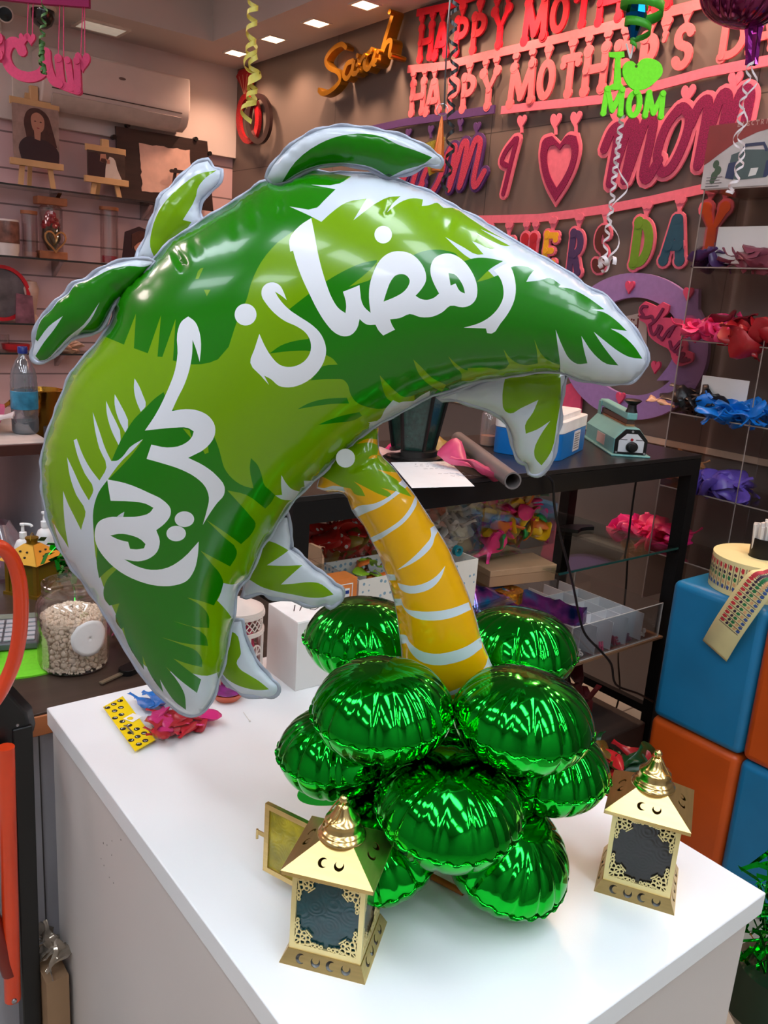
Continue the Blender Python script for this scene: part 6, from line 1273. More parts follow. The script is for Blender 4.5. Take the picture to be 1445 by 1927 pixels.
MB().lathe([(0, .004), (.038, .004), (.040, .012), (.040, .042), (0, .042)], 24).build('water', clear('water_fill', (190, 206, 214), refl=.3, haze=.1), t, local=True)
tag(pile('wrapped_goods', [mat('clear_pack', (206, 196, 196), .25), LAT('rose', (190, 90, 120)), mat('paper_pack', (214, 204, 196), .5), mat('gold_pack', (190, 140, 60), .25, .8)], [((rx_, 3.0+ry_, ZW+.05), 4, (.05, .06, .03)) for rx_, ry_ in ((.42, 0), (.50, .05), (.58, .0), (.36, .05), (.62, .04))], .16, 23, None, .8), 'clear and pink wrapped goods heaped around the water bottle', 'wrapped goods', kind='stuff')
q = P(80, 740, Y=3.1); tag(MB().lathe([(.03, 0), (.045, .02), (.07, .13), (.078, .17), (.074, .172), (.066, .13), (.04, .022), (0, .02)], 24, Matrix.Translation((q.x, 3.12, .9955))).build('gold_cup', mat('gold_foil', (206, 150, 60), .18, 1, bump=.5, scale=40), None), 'shiny gold foil cup behind the water bottle', 'cup')
q = P(-15, 735, Y=3.3); tag(MB().lathe([(.10, 0), (.16, .05), (.20, .12), (.19, .122), (.15, .06), (0, .015)], 28, Matrix.Translation((.55, 3.29, ZW))).build('wicker_bowl', mat('wicker', (128, 84, 40), .6, var=.4, scale=60, bump=.5), None), 'brown wicker bowl behind the water bottle', 'bowl')
tag(MB().box((.80, 2.62, 1.00), (.95, 2.80, 1.09)).build('black_box', M_BTOP, None, bevel=.004), 'small black box on the dark drawer unit beside the crown', 'box')
t = thing('drawer_unit', 'dark drawer unit below the black box, left of the crown', 'drawers', (.95, 2.75, 0))
MB().box((.803, 2.60, 0), (1.30, 3.3, .995)).build('unit_body', M_DK, t)
for k in range(4): 
    d = MB().box((.82, 2.585, .05+.235*k), (1.28, 2.5995, .265+.235*k)).build('drawer', mat('drawer_smoke', (58, 52, 46), .25), t, bevel=.003); MB().box((.99, 2.575, .15+.235*k), (1.11, 2.5845, .165+.235*k)).build('handle', M_BLK, d)
tag(MB().lathe([(.03, 0), (.042, .006), (.046, .03), (.043, .031), (.038, .008), (0, .006)], 24, Matrix.Translation((.90, 2.66, 1.092))).build('teal_bowl', mat('teal_bowl', (70, 120, 110), .3), None), 'small teal bowl on the black box', 'bowl')
# ================================================================== slat wall: glass shelves, easels, air conditioner
YS = 5.30
M_SG = clear('dark_shelf_glass', (232, 238, 236), refl=.35, rough=.03); M_SE = mat('shelf_edge_dark', (38, 42, 42), .25)
SHZ = [(2.044, 'top'), (1.651, 'second'), (1.272, 'third'), (1.099-.0, 'fourth')]
labs = ['glass shelf carrying the photo easels', 'glass shelf carrying the rose dome and the photo mug', 'glass shelf carrying the red ring frame', 'lowest glass shelf on the slat wall, above the water bottle']
for (z, nm), lb in zip(SHZ, labs):
    t = thing('wall_shelf', lb, 'shelf', (1.5, YS+.12, z), group='glass shelves on the slat wall')
    MB().box((.2, YS+.003, z-.008), (2.42, WY-.001, z)).build('glass', M_SG, t); MB().box((.2, YS, z-.009), (2.42, YS+.0028, z+.001)).build('front_edge', M_SE, t)
    for x in (.9, P(110, 480, Y=5.45).x, 2.25): MB().hull([(x-.012, YS+.09, z-.012), (x+.012, YS+.09, z-.012), (x+.012, WY-.001, z-.10), (x-.012, WY-.001, z-.10)][::1], [(x-.012, YS+.09, z-.009), (x+.012, YS+.09, z-.009), (x+.012, WY-.001, z-.009), (x-.012, WY-.001, z-.009)]).build('bracket', mat('chrome', (170, 165, 165), .2, 1), t)
M_EW = mat('easel_wood', (206, 164, 116), .5, var=.1, scale=10, stretch=(1, 1, .1))
def easel(pxs, z, Y, label, picture):
    """wooden table easel; pxs = (left, right, top bar y, bottom bar y, head y, foot y)"""
    l, r, yt, yb, yh, yf, ylt, yrt = pxs
    f0 = P(l, yb, Y=Y); f1 = P(r, yb+(r-l)*.12, Y=Y); w = f1.x-f0.x; cx = (f0.x+f1.x)/2; zt_ = P((l+r)/2, (yt), Y=Y).z; zb_ = P((l+r)/2, yb+(r-l)*.06, Y=Y).z; zh = P((l+r)/2, yh, Y=Y).z
    t = thing('photo_easel', label, 'easel', (cx, Y, z)); hw = w/2
    MB().box((cx-hw, Y-.022, zb_-.018), (cx+hw, Y+.006, zb_+.018)).build('ledge', M_EW, t, bevel=.002); MB().box((cx-hw*.92, Y-.006, zt_-.016), (cx+hw*.92, Y+.010, zt_+.022)).build('top_bar', M_EW, t, bevel=.002)
    for s in (-1, 1): MB().hull([(cx+s*hw*.62-.014, Y-.004, z+.001), (cx+s*hw*.62+.014, Y-.004, z+.001), (cx+s*hw*.62+.014, Y+.012, z+.001), (cx+s*hw*.62-.014, Y+.012, z+.001)], [(cx+s*hw*.2-.014, Y+.02, zh-.04), (cx+s*hw*.2+.014, Y+.02, zh-.04), (cx+s*hw*.2+.014, Y+.034, zh-.04), (cx+s*hw*.2-.014, Y+.034, zh-.04)]).build('leg', M_EW, t)
    MB().hull([(cx-.012, Y+.16, z+.001), (cx+.012, Y+.16, z+.001), (cx+.012, Y+.172, z+.001), (cx-.012, Y+.172, z+.001)], [(cx-.012, Y+.035, zh-.05), (cx+.012, Y+.035, zh-.05), (cx+.012, Y+.047, zh-.05), (cx-.012, Y+.047, zh-.05)]).build('leg', M_EW, t)
    MB().box((cx-.022, Y+.0, zt_), (cx+.022, Y+.034, zh)).build('head_clip', M_EW, t, bevel=.003)
    pw = hw*.86; fr = frame((cx-pw, Y-.012, zb_+.019), (1, 0, 0), (0, 0, 1)); ph_ = zt_-.012-(zb_+.019)
    pc = thing('photo_print', picture[0], 'photo', (cx, Y-.012, zb_+.019)); MB().box((0, 0, 0), (2*pw, ph_, .008), fr @ Matrix.Translation((0, 0, -.008))).build('print_panel', picture[1], pc, smooth=False)
    z_ = .0004
    for nm, m, pts in picture[2]: MB().poly(smooth2([(x*2*pw, y*ph_) for x, y in pts], 4), .0006, (), fr, z_).build(nm, m, pc, smooth=False); z_ += .0007
skin = mat('print_skin', (176, 124, 104), .4); hairm = mat('print_hair', (64, 34, 28), .4, var=.3, scale=30); drs = mat('print_dress', (40, 22, 30), .4); bgp = mat('print_grey_bg', (150, 124, 116), .4, var=.25, scale=18)
easel((18, 118, 197, 303, 162, 345, 0, 0), 2.045, 5.37, 'wooden easel holding the large portrait of a long-haired woman', ('portrait print of a long-haired woman in a dark dress on the easel', bgp,
   [('hair_print', hairm, [(.28, .45), (.24, .7), (.36, .93), (.55, .97), (.72, .9), (.86, .6), (.95, .3), (.8, .2), (.3, .22)]), ('dress_print', drs, [(.16, .0), (.12, .25), (.3, .42), (.5, .42), (.75, .38), (.98, .22), (.98, 0)]), ('neck_print', skin, [(.46, .4), (.45, .58), (.6, .56), (.58, .38)]), ('face_print', skin, [(.40, .66), (.42, .84), (.52, .89), (.64, .84), (.68, .68), (.62, .55), (.52, .52), (.44, .56)]),
    ('eye_print', hairm, [(.45, .725), (.48, .74), (.51, .725), (.48, .715)]), ('eye_print', hairm, [(.57, .72), (.60, .735), (.63, .72), (.60, .71)]), ('mouth_print', mat('print_lip', (140, 60, 60), .4), [(.50, .605), (.54, .615), (.58, .60), (.54, .592)])]))
easel((158, 240, 283, 336, 262, 370, 0, 0), 2.045, 5.37, 'small wooden easel holding the wedding photo', ('small wedding photo print on the second easel', mat('print_dark_green', (60, 46, 40), .4, var=.4, scale=20),
   [('groom_print', drs, [(.02, 0), (.02, .9), (.25, .95), (.42, .6), (.5, .0)]), ('groom_face', skin, [(.32, .62), (.34, .9), (.48, .92), (.5, .68), (.42, .58)]), ('beard_print', hairm, [(.33, .62), (.36, .74), (.47, .74), (.49, .66), (.42, .58)]), ('veil_print', mat('print_veil', (206, 192, 184), .4), [(.45, .0), (.5, .6), (.58, .85), (.68, .8), (.78, .4), (.9, 0)]), ('bride_face', skin, [(.5, .55), (.5, .72), (.58, .72), (.58, .56)])]))
# dark board with torn-edge photo paper
M_DB = mat('dark_wood_board', (44, 26, 24), .45, var=.3, scale=6, stretch=(1, 1, 8)); M_PKP = mat('pinkish_paper', (214, 172, 158), .6)
t = thing('picture_board', 'large dark wooden board with pegs and a torn-edged blank sheet', 'board', (2.0, 5.46, 2.045))
def on(x, y, Y): return P(x, y, Y=Y)
Yb = 5.44
bo = [on(218, 237, Yb), on(390, 266, Yb), on(402, 378, Yb), on(225, 366, Yb)]; fr = frame((0, Yb, 0), (1, 0, 0), (0, 0, 1)); B2 = [(q.x, q.z) for q in bo]; zmin = 2.046
MB().poly([(B2[3][0], zmin), (B2[2][0], zmin), B2[1], B2[0]], .02, (), fr @ Matrix.Translation((0, 0, -.02))).build('board', M_DB, t, smooth=False)
mb = MB()
for x, y in ((240, 236), (214, 258), (368, 262), (394, 289), (222, 354)): q = on(x, y, Yb); MB().cyl((q.x, Yb-.012, q.z), (q.x, Yb+.02, q.z), .014, 10).build('peg', M_BLK, t)
rg = random.Random(4); sh = []
cs = [(262, 270), (356, 283), (362, 370), (268, 360)]
for k in range(4):
    (x0, y0), (x1, y1) = cs[k], cs[(k+1) % 4]
    for i in range(12): u = i/12; q = on(x0+(x1-x0)*u+rg.uniform(-1.5, 1.5), y0+(y1-y0)*u+rg.uniform(-1.5, 1.5), Yb-.002); sh.append((q.x, max(q.z, zmin+.02)))
MB().poly(sh, .002, (), fr, .001).build('sheet', M_PKP, t, smooth=False)
q = on(335, 320, 5.39); t = thing('small_easel', 'small dark easel with a pale card in front of the board, behind the crown leaf', 'easel', (q.x, 5.39, 2.045)); f2 = frame((q.x, 5.39, 2.046), (1, 0, 0), (0, 0, 1))
mb = MB(); mb.stroke([(-.05, 0), (-.02, .22)], .018, .012, f2).stroke([(.14, 0), (.10, .22)], .018, .012, f2).stroke([(-.055, .205), (.15, .215)], .02, .012, f2, .013).stroke([(-.06, .03), (.17, .03)], .022, .02, f2, .013); mb.build('easel_frame', M_DB, t, smooth=False)
MB().poly([(-.01, .045), (.12, .045), (.115, .19), (-.008, .19)], .004, (), f2, .014).build('card', M_PKP, t, smooth=False)
# things on the lower shelves
def shelf_z(i): return SHZ[i][0]+.001
M_GCL = clear('dome_glass', (250, 246, 246), refl=.25, rough=.03, edge=.28); M_CORK = mat('cork', (150, 92, 60), .6, var=.2); M_ROSE = mat('rose', (170, 20, 44), .55, var=.2)
x = P(15, 470, Y=5.38).x; z = shelf_z(1); t = thing('photo_mug', 'white photo mug printed with two faces on the second shelf', 'mug', (x, 5.38, z)); k = .075
MB().lathe([(0, 0), (.055, 0), (.055, .008), (.062, .03), (.064, .20), (.060, .20), (.058, .02), (0, .015)], 28).build('mug_body', mat('white_ceramic', (214, 206, 204), .25), t, local=True)
MB().lathe([(.0652, .07), (.0656, .072), (.0656, .188), (.0652, .19)], 28, cap=False).build('photo_print', mat('mug_print', (112, 76, 66), .3, var=.6, scale=22), t, local=True, solid=.0004)
MB().lathe([(.0, -.0), (.05, -.0), (.05, .0)], 20).v and None
def vial(px, py0, py1, i, label, cork, fill, w=.045):
    z = shelf_z(i); q = P(px, py1, Y=5.40); h = P(px, py0, Y=5.40).z-z; t = thing('glass_jar', label, 'jar', (q.x, 5.40, z))
    MB().lathe([(0, .002), (w, .002), (w, h-.02), (w*.96, h-.02), (w*.96, .006), (0, .006)], 24).build('glass', M_GCL, t, local=True)
    MB().lathe([(0, h-.019), (w*1.05, h-.019), (w*1.05, h), (0, h)], 24).build('lid', M_CORK, t, local=True)
    MB().lathe([(0, .007), (w*.9, .007), (w*.85, fill[1]*h), (0, fill[1]*h)], 16).build('filling', fill[0], t, local=True)
vial(57, 397, 475, 1, 'clear glass jar with cork lid between the mug and the rose dome', 1, (mat('pale_fill', (176, 140, 130), .6), .12))
vial(206, 390, 492, 1, 'tall clear glass jar with cork lid and red petals inside', 1, (mat('petal_red', (150, 24, 50), .6, var=.3, scale=40), .14), .055)
q = P(97, 470, Y=5.40); z = shelf_z(1); h = P(97, 372, Y=5.40).z-z; t = thing('rose_dome', 'red rose under a glass cylinder with a gold heart on a wooden foot', 'rose dome', (q.x, 5.40, z))
MB().box((-.08, -.05, 0), (.08, .05, .045)).build('wood_foot', M_CORK, t, local=True, bevel=.004); MB().lathe([(.068, .046), (.068, h-.06), (.055, h-.05), (.055, h-.045)], 28, cap=False).build('glass', M_GCL, t, local=True, solid=.002); MB().box((-.085, -.05, h-.044), (.085, .05, h)).build('wood_cap', M_CORK, t, local=True, bevel=.004)
mb = MB(); rg = random.Random(6)
for k in range(26): a = k*2.4; r_ = .006+.0016*k; mb.ball((r_*math.cos(a), r_*math.sin(a), .235+.03*math.cos(k*.12)-.0008*k), (.019, .019, .016), 8)
mb.build('rose_head', M_ROSE, t, local=True); MB().lathe([(.02, .05), (.055, .12), (.045, .20), (.01, .21)], 14).build('leaves', mat('dark_leaves', (42, 40, 26), .6, var=.4, scale=30), t, local=True)
fr = frame((0, -.075, .105), (1, 0, 0), (0, 0, 1)); MB().stroke(heart(.12, .12), .010, .008, fr, 0, False, True).build('gold_heart', M_BRASS, t, local=True)
q = P(255, 470, Y=5.38); t = thing('photo_plaque', 'dark photo plaque on a light stand half hidden by the crown leaf', 'photo', (q.x, 5.38, shelf_z(1))); f2 = frame((q.x, 5.38, shelf_z(1)), (1, 0, 0), (0, 0, 1))
MB().box((q.x-.10, 5.36, shelf_z(1)), (q.x+.08, 5.42, shelf_z(1)+.03)).build('stand', M_EW, t); MB().poly([(-.09, .031), (.09, .031), (.09, .22), (.02, .24), (-.07, .2)], .012, (), f2).build('print_panel', drs, t, smooth=False); MB().disc((.03, .12), .045, .001, f2, .0125, 18).build('face_print', skin, t, smooth=False); MB().poly(smooth2([(-.03, .1), (-.03, .19), (.03, .215), (.09, .19), (.08, .15), (.03, .15)], 4), .001, (), f2, .014).build('hair_print', hairm, t, smooth=False)
q = P(8, 560, Y=5.40); t = thing('ring_frame', 'round red rimmed photo frame on the third shelf', 'frame', (q.x, 5.40, shelf_z(2))); f2 = frame((q.x-.02, 5.40, shelf_z(2)+.165), (1, 0, 0), (0, 0, 1))
MB().poly(ell(0, 0, .16, .16, 40), .03, [ell(0, 0, .14, .14, 40)], f2).build('rim', mat('red_rim', (180, 20, 34), .35), t); MB().disc((0, 0), .139, .01, f2, .002, 40).build('print_panel', mat('print_mono', (90, 84, 88), .4, var=.6, scale=10), t)
q = P(58, 560, Y=5.40); t = thing('trophy_vase', 'pale clear vase shape with a couple print on the third shelf', 'vase', (q.x, 5.42, shelf_z(2)))
MB().lathe([(.05, 0), (.05, .02), (.03, .05), (.045, .14), (.055, .20), (.04, .24), (0, .25)], 24).build('vase_body', mat('frosted_resin', (176, 150, 140), .3), t, local=True); MB().poly([(-.11, .0), (-.0, .0), (-.01, .16), (-.10, .17)], .01, (), frame((0, -.08, 0), (1, 0, 0), (0, 0, 1))).build('couple_print', mat('print_couple', (110, 70, 84), .4, var=.6, scale=16), t, local=True)
q = P(30, 655, Y=5.40); z = shelf_z(3)
tag(pile('folded_cloths', [mat('cloth_peach', (196, 156, 136), .7), mat('cloth_cream', (206, 180, 164), .7)], [((P(118, 655, Y=5.40).x, 5.42, z+.02), 12, (.04, .04, .02))], .20, 61, None, .3), 'peach coloured folded cloths on the lowest wall shelf behind the crown leaf', 'cloths', kind='stuff')
q = P(30, 655, Y=5.40); tag(MB().lathe([(.05, 0), (.075, .015), (.08, .045), (.076, .047), (0, .03)], 24, Matrix.Translation((q.x, 5.40, z))).build('red_dish', mat('red_dish', (170, 24, 34), .4), None), 'small red dish on the lowest wall shelf', 'dish')
q = P(5, 650, Y=5.40); tag(MB().lathe([(.03, 0), (.04, .01), (.04, .10), (.036, .10), (.036, .01), (0, .008)], 20, Matrix.Translation((q.x, 5.40, z))).build('small_glass', M_GCL, None), 'small clear glass at the left end of the lowest wall shelf', 'glass')
# air conditioner
ax0, ax1 = P(78, 160, Y=5.33).x, 2.475; az0, az1 = 2.50, 2.80
t = thing('air_conditioner', 'white split air conditioner on the wall below the ceiling', 'air conditioner', ((ax0+ax1)/2, WY-.05, az0)); M_AC = mat('ac_white', (206, 190, 186), .28, var=.02)
pr = [(WY-.046, az0+.01), (5.42, az0-.005), (5.36, az0+.02), (5.325, az0+.07), (5.315, az0+.12), (5.32, az1), (WY-.046, az1)]
MB().hull([(ax0, y, z) for y, z in pr], [(ax1, y, z) for y, z in pr]).build('unit_body', M_AC, t, smooth=True, bevel=.012, seg=3)
MB().hull([(ax0+.06, 5.4215, az0-.0065), (ax0+.06, 5.361, az0+.0145), (ax0+.06, 5.324, az0+.066), (ax0+.06, 5.318, az0+.063), (ax0+.06, 5.355, az0+.008), (ax0+.06, 5.42, az0-.014)], [(ax1-.06, 5.4215, az0-.0065), (ax1-.06, 5.361, az0+.0145), (ax1-.06, 5.324, az0+.066), (ax1-.06, 5.318, az0+.063), (ax1-.06, 5.355, az0+.008), (ax1-.06, 5.42, az0-.014)]).build('louver', mat('ac_louver', (190, 176, 172), .35), t)
MB().box((ax0+.055, 5.316, az0+.088), (ax1-.055, 5.3225, az0+.093)).build('panel_gap', mat('ac_gap', (60, 44, 42), .6), t)
MB().poly(ell(0, 0, .022, .008, 16), .001, (), frame((P(231, 148, Y=5.31).x, 5.3165, P(231, 148, Y=5.31).z), (1, .0, 0), (0, 0, 1))).build('badge', mat('badge_grey', (110, 100, 100), .35, .6), t)
# cameras on the ceiling
q = P(80, 12, Z=CZ); q = Vector((q.x, q.y, CZ)); t = thing('dome_camera', 'black dome security camera on the ceiling above the pink sign', 'camera', q)
MB().lathe([(.07, 0), (.07, -.015), (.062, -.02)], 28).build('base', M_RIM, t, local=True); MB().lathe([(.062, -.021), (.060, -.06), (.046, -.09), (.02, -.108), (0, -.112)], 28).build('dome', mat('smoke_dome', (24, 22, 22), .12, coat=.5), t, local=True)
q = P(10, 27, Y=5.2); t = thing('bullet_camera', 'white bullet security camera at the top left corner', 'camera', q); d = (EYE-q).normalized(); m = d.to_track_quat('Z', 'Y').to_matrix().to_4x4()
MB().lathe([(.0, -.13), (.036, -.13), (.040, -.12), (.040, 0), (.034, .004), (.034, -.004)], 24, m).build('camera_body', mat('camera_white', (206, 196, 190), .4), t, local=True); MB().lathe([(0, -.003), (.033, -.003), (.033, .0), (0, .002)], 24, m).build('lens', mat('camera_lens', (10, 10, 14), .15), t, local=True)
MB().tube([(0, .04, 0), (0, .2, .05), (0, WY-.046-q.y, .06)], .014, 8).build('arm', mat('camera_white', (206, 196, 190), .4), t, local=True)
MB().box((q.x-.05, WY-.075, q.z-.02), (q.x+.05, WY-.0455, q.z+.14)).build('mount_box', mat('camera_white', (206, 196, 190), .4), t)
t0 = P(55, 140, Y=5.5); tag(MB().box((P(20, 90, Y=5.5).x, WY-.06, P(20, 190, Y=5.5).z), (P(88, 90, Y=5.5).x, WY-.0455, P(60, 85, Y=5.5).z)).build('cover_plate', mat('cover_white', (212, 198, 188), .45), None, bevel=.004), 'white cover plate on the wall behind the pink hanging sign', 'cover plate')
# ================================================================== grey wall: banners, signs; hanging things
FOAM = lambda n_, rgb: mat('foam_'+n_, rgb, .7, var=.06, scale=50, bump=.15)
GLIT = lambda n_, rgb: mat('glitter_'+n_, rgb, .45, .25, var=.5, scale=240, bump=.5)
F_RED, F_PNK, F_PUR = FOAM('red', (228, 16, 48)), FOAM('pink', (234, 106, 116)), FOAM('purple', (74, 40, 104)); F_ROSE = FOAM('rose', (222, 108, 132))
OFF = WX-.022
FRB = lambda off=.0: frame((WX-.014-off, 0, 0), (0, -1, 0), (0, 0, 1))
def on_wall(lst): return [wb(x, y, .014) for x, y in lst]
def px_poly(lst): return [tuple(p_) for p_ in on_wall(lst)]
def strip(t, lst, wpx, m, name='strip'):
    pts = on_wall(lst); k = (Vector(wb(lst[0][0], lst[0][1]))-Vector(wb(lst[0][0], lst[0][1]+wpx))).length
    MB().stroke([tuple(p_) for p_ in pts], k, .008, FRB(), 0, False).build(name, m, t, smooth=False)
def letter(t, ch, x0, x1, y0, y1, m, sw=.255, feet=1.45, border=None, stripy=None, tabs=1, tm=None):
    """cut-out foam letter inside the photo box (x0..x1, y0..y1) on the wall; a rounded tab joins it to the strip above"""
    xm = (x0+x1)/2; ym = (y0+y1)/2; b_ = wb(xm, y1, .014); tp_ = wb(xm, y0, .014); l = wb(x0, ym, .014); r = wb(x1, ym, .014)
    w = r[0]-l[0]; h = tp_[1]-b_[1]; o = (b_[0]-w/2, b_[1]); s_ = sw*h*.72
    fr = FRB() @ Matrix.Translation((o[0], o[1], 0)); iw, ih = w-s_, h-s_
    f2 = fr @ Matrix.Translation((s_/2, s_/2, 0)); mb = MB(); g = 0
    if border: g = border[1]*h; f2 = fr @ Matrix.Translation((s_/2+g, s_/2+g, 0)); iw -= 2*g; ih -= 2*g
    glyph(mb, ch, f2, max(iw, .01), ih, s_, .008, .0, g, feet)
    tabx = {1: (.5,), 2: (.16, .84)}[tabs]
    for u in tabx:
        cx_ = s_/2+g+iw*u; cy_ = h+.012; rr = .017 if tabs == 2 else .021
        mb.disc((cx_-rr*.45, cy_+rr*1.1), rr*.72, .0079, fr, 0, 12).disc((cx_+rr*.45, cy_+rr*1.1), rr*.72, .0079, fr, 0, 12).poly([(cx_-rr*1.1, cy_+rr*.9), (cx_-rr*.35, cy_-rr*.6), (cx_-rr*.3, cy_-rr*1.6), (cx_+rr*.3, cy_-rr*1.6), (cx_+rr*.35, cy_-rr*.6), (cx_+rr*1.1, cy_+rr*.9)], .0079, (), fr)
    L_ = mb.build('letter', border[0] if border else m, t, smooth=False)
    if border:
        mb = MB(); glyph(mb, ch, f2, max(iw, .01), ih, s_, .004, .0082, 0, feet*.95); mb.build('letter_face', m, L_, smooth=False)
bt = lambda label, px: thing('letter_banner', label, 'banner', P(px[0], px[1], X=WX-.014), group='letter banners on the grey wall')
Rb = lambda x0, x1, y0, y1: (760+x0/4.25, 760+x1/4.25, y0/4.25, y1/4.25)
Zb = lambda x0, x1, y0, y1: (850+x0/2.4286, 850+x1/2.4286, y0/2.4286, y1/2.4286)
# red banner
t = bt('red foam letter banner at the ceiling edge', (960, 20))
strip(t, [(786, 25), (845, 12), (900, -8), (980, -30), (1100, -65), (1260, -115)], 13, F_RED)
for ch, bx, tb in (('H', Rb(92, 248, 195, 490), 2), ('A', Rb(225, 362, 170, 470), 1), ('P', Rb(372, 528, 130, 440), 1), ('P', Rb(505, 668, 100, 424), 1), ('Y', Rb(680, 842, 60, 392), 2), ('M', Rb(935, 1150, -20, 345), 2), ('O', Rb(1140, 1325, -50, 280), 1), ('T', Rb(1338, 1510, -95, 225), 1), ('H', Zb(635, 800, -90, 110), 2), ('E', Zb(800, 920, -120, 80), 1), ('R', Zb(900, 1010, -150, 50), 1)):
    letter(t, ch, *bx, F_RED, tabs=tb)
# pink banner
t = bt("pink foam banner reading HAPPY MOTHER'S DAY, second from the ceiling", (1000, 100))
strip(t, [(769, 131), (840, 124), (900, 109), (1000, 86), (1100, 62), (1188, 41), (1325, 7), (1445, -24), (1520, -44)], 14, F_PNK)
for ch, bx, tb in (('H', Rb(25, 186, 640, 925), 2), ('A', Rb(155, 302, 622, 920), 1), ('P', Rb(325, 452, 612, 902), 1), ('P', Rb(425, 582, 590, 897), 1), ('Y', Rb(590, 752, 555, 882), 2), ('M', Rb(818, 1048, 505, 850), 2), ('O', Rb(1035, 1212, 475, 815), 1), ('T', Rb(1225, 1402, 425, 782), 1), ('H', Zb(570, 722, 212, 432), 2), ('E', Zb(712, 830, 190, 405), 1), ('R', Zb(828, 935, 150, 390), 1), ("'", Zb(945, 985, 150, 270), 1), ('S', Zb(985, 1106, 105, 328), 1), ('D', Zb(1192, 1352, 75, 278), 1), ('A', Zb(1340, 1490, 40, 245), 1), ('Y', Zb(1480, 1620, 0, 215), 2)):
    letter(t, ch, *bx, F_PNK, tabs=tb)
# purple banner with pink glitter script
def scr(mb, pts, wpx, off, th, ref=None):
    q = on_wall(pts); k = abs(wb(pts[0][0], pts[0][1]+wpx, .014)[1]-wb(pts[0][0], pts[0][1], .014)[1]); mb.stroke([tuple(v) for v in spl([(a, b_, 0) for a, b_ in q], 5)] if False else [(v.x, v.y) for v in spl([(a, b_, 0) for a, b_ in q], 5)], k, th, FRB(), off, True)
def heart_tab(mb, x, y, s, off=0):
    c = wb(x, y, .014); k = abs(wb(x, y+s, .014)[1]-c[1]); mb.poly([(c[0]+p_*1.0, c[1]+q_) for p_, q_ in heart(k, k*1.15)][::-1], .0079, (), FRB(), off)
def script_m(x0, x1, y0, y1):
    w, h = x1-x0, y1-y0; g = lambda u, v: (x0+u*w, y0+v*h)
    return [[g(.02, .45), g(.14, .22), g(.26, .14), g(.26, .3), g(.12, .95)], [g(.14, .92), g(.30, .5), g(.46, .10), g(.56, .10), g(.52, .35), g(.38, .90)], [g(.40, .88), g(.58, .45), g(.76, .04), g(.88, .05), g(.84, .3), g(.72, .78), g(.78, .88), g(.98, .62)]]
def script_o(x0, x1, y0, y1):
    w, h = x1-x0, y1-y0; g = lambda u, v: (x0+u*w, y0+v*h)
    return [[g(.62, .06), g(.30, .32), g(.10, .70), g(.20, .94), g(.46, .86), g(.76, .50), g(.88, .18), g(.72, .04), g(.60, .10)]]
def script_letter(t, strokes, wf, wb_, mf, mbk, tabs):
    mb = MB()
    for s in strokes: scr(mb, s, wb_, 0, .008)
    for x, y, s in tabs: heart_tab(mb, x, y, s); a = on_wall([(x, y), (x, y+s*.9)]); mb.stroke(a, .012, .0079, FRB(), 0, False)
    L_ = mb.build('letter', mbk, t, smooth=False); mb = MB()
    for s in strokes: scr(mb, s, wf, .0082, .004)
    mb.build('letter_face', mf, L_, smooth=False)
t = bt('purple banner with pink glitter script letters, half behind the crown', (850, 220))
strip(t, [(690, 246), (760, 231), (850, 218), (932, 206)], 13, F_PUR)
G_PK, G_BUR = GLIT('pink', (190, 62, 92)), GLIT('burgundy', (130, 10, 72))
script_letter(t, script_m(838, 916, 262, 362), 13, 24, G_PK, F_PUR, [(868, 232, 17), (899, 240, 20)])
script_letter(t, script_o(790, 845, 290, 375), 13, 24, G_PK, F_PUR, [(812, 245, 17)])
script_letter(t, script_m(716, 800, 300, 375), 13, 24, G_PK, F_PUR, [(742, 256, 17), (770, 251, 17)])
# pink banner I heart mom
t = bt('pink banner with burgundy glitter letters and a large heart, reading I love mom', (1000, 200))
strip(t, [(945, 208), (1000, 201), (1130, 188), (1245, 160), (1330, 137), (1445, 115), (1500, 103)], 15, F_ROSE)
script_letter(t, [[(972, 263), (955, 285), (947, 305), (956, 312)], [(976, 262), (966, 300), (955, 345), (950, 365)]], 11, 24, G_BUR, F_ROSE, [(983, 229, 24)])
mb = MB(); hp = [(1057, 268), (1075, 248), (1091, 250), (1096, 272), (1090, 310), (1070, 355), (1047, 390), (1028, 355), (1017, 315), (1016, 280), (1024, 256), (1040, 250)]
hp2 = smooth2(hp, 4); cxh, cyh = 1055, 305
sc_ = lambda k, l: [(cxh+(x-cxh)*k, cyh+(y-cyh)*k) for x, y in l]
mb.poly(px_poly(hp2)[::-1], .008, (), FRB())
for x, y in ((1047, 228), (1085, 224)): heart_tab(mb, x, y, 28); a = on_wall([(x, y), (x, y+26)]); mb.stroke(a, .012, .0079, FRB(), 0, False)
h_ = mb.build('heart', F_ROSE, t, smooth=False)
MB().poly(px_poly(sc_(.88, hp2))[::-1], .004, [px_poly(sc_(.58, hp2))], FRB(), .0082).build('heart_face', G_BUR, h_, smooth=False)
script_letter(t, script_m(1138, 1245, 222, 352), 20, 36, G_BUR, F_ROSE, [(1160, 215, 28), (1200, 208, 24)])
script_letter(t, script_o(1232, 1310, 198, 332), 20, 36, G_BUR, F_ROSE, [(1296, 176, 32)])
script_letter(t, script_m(1300, 1430, 168, 320), 20, 36, G_BUR, F_ROSE, [(1385, 150, 32)])
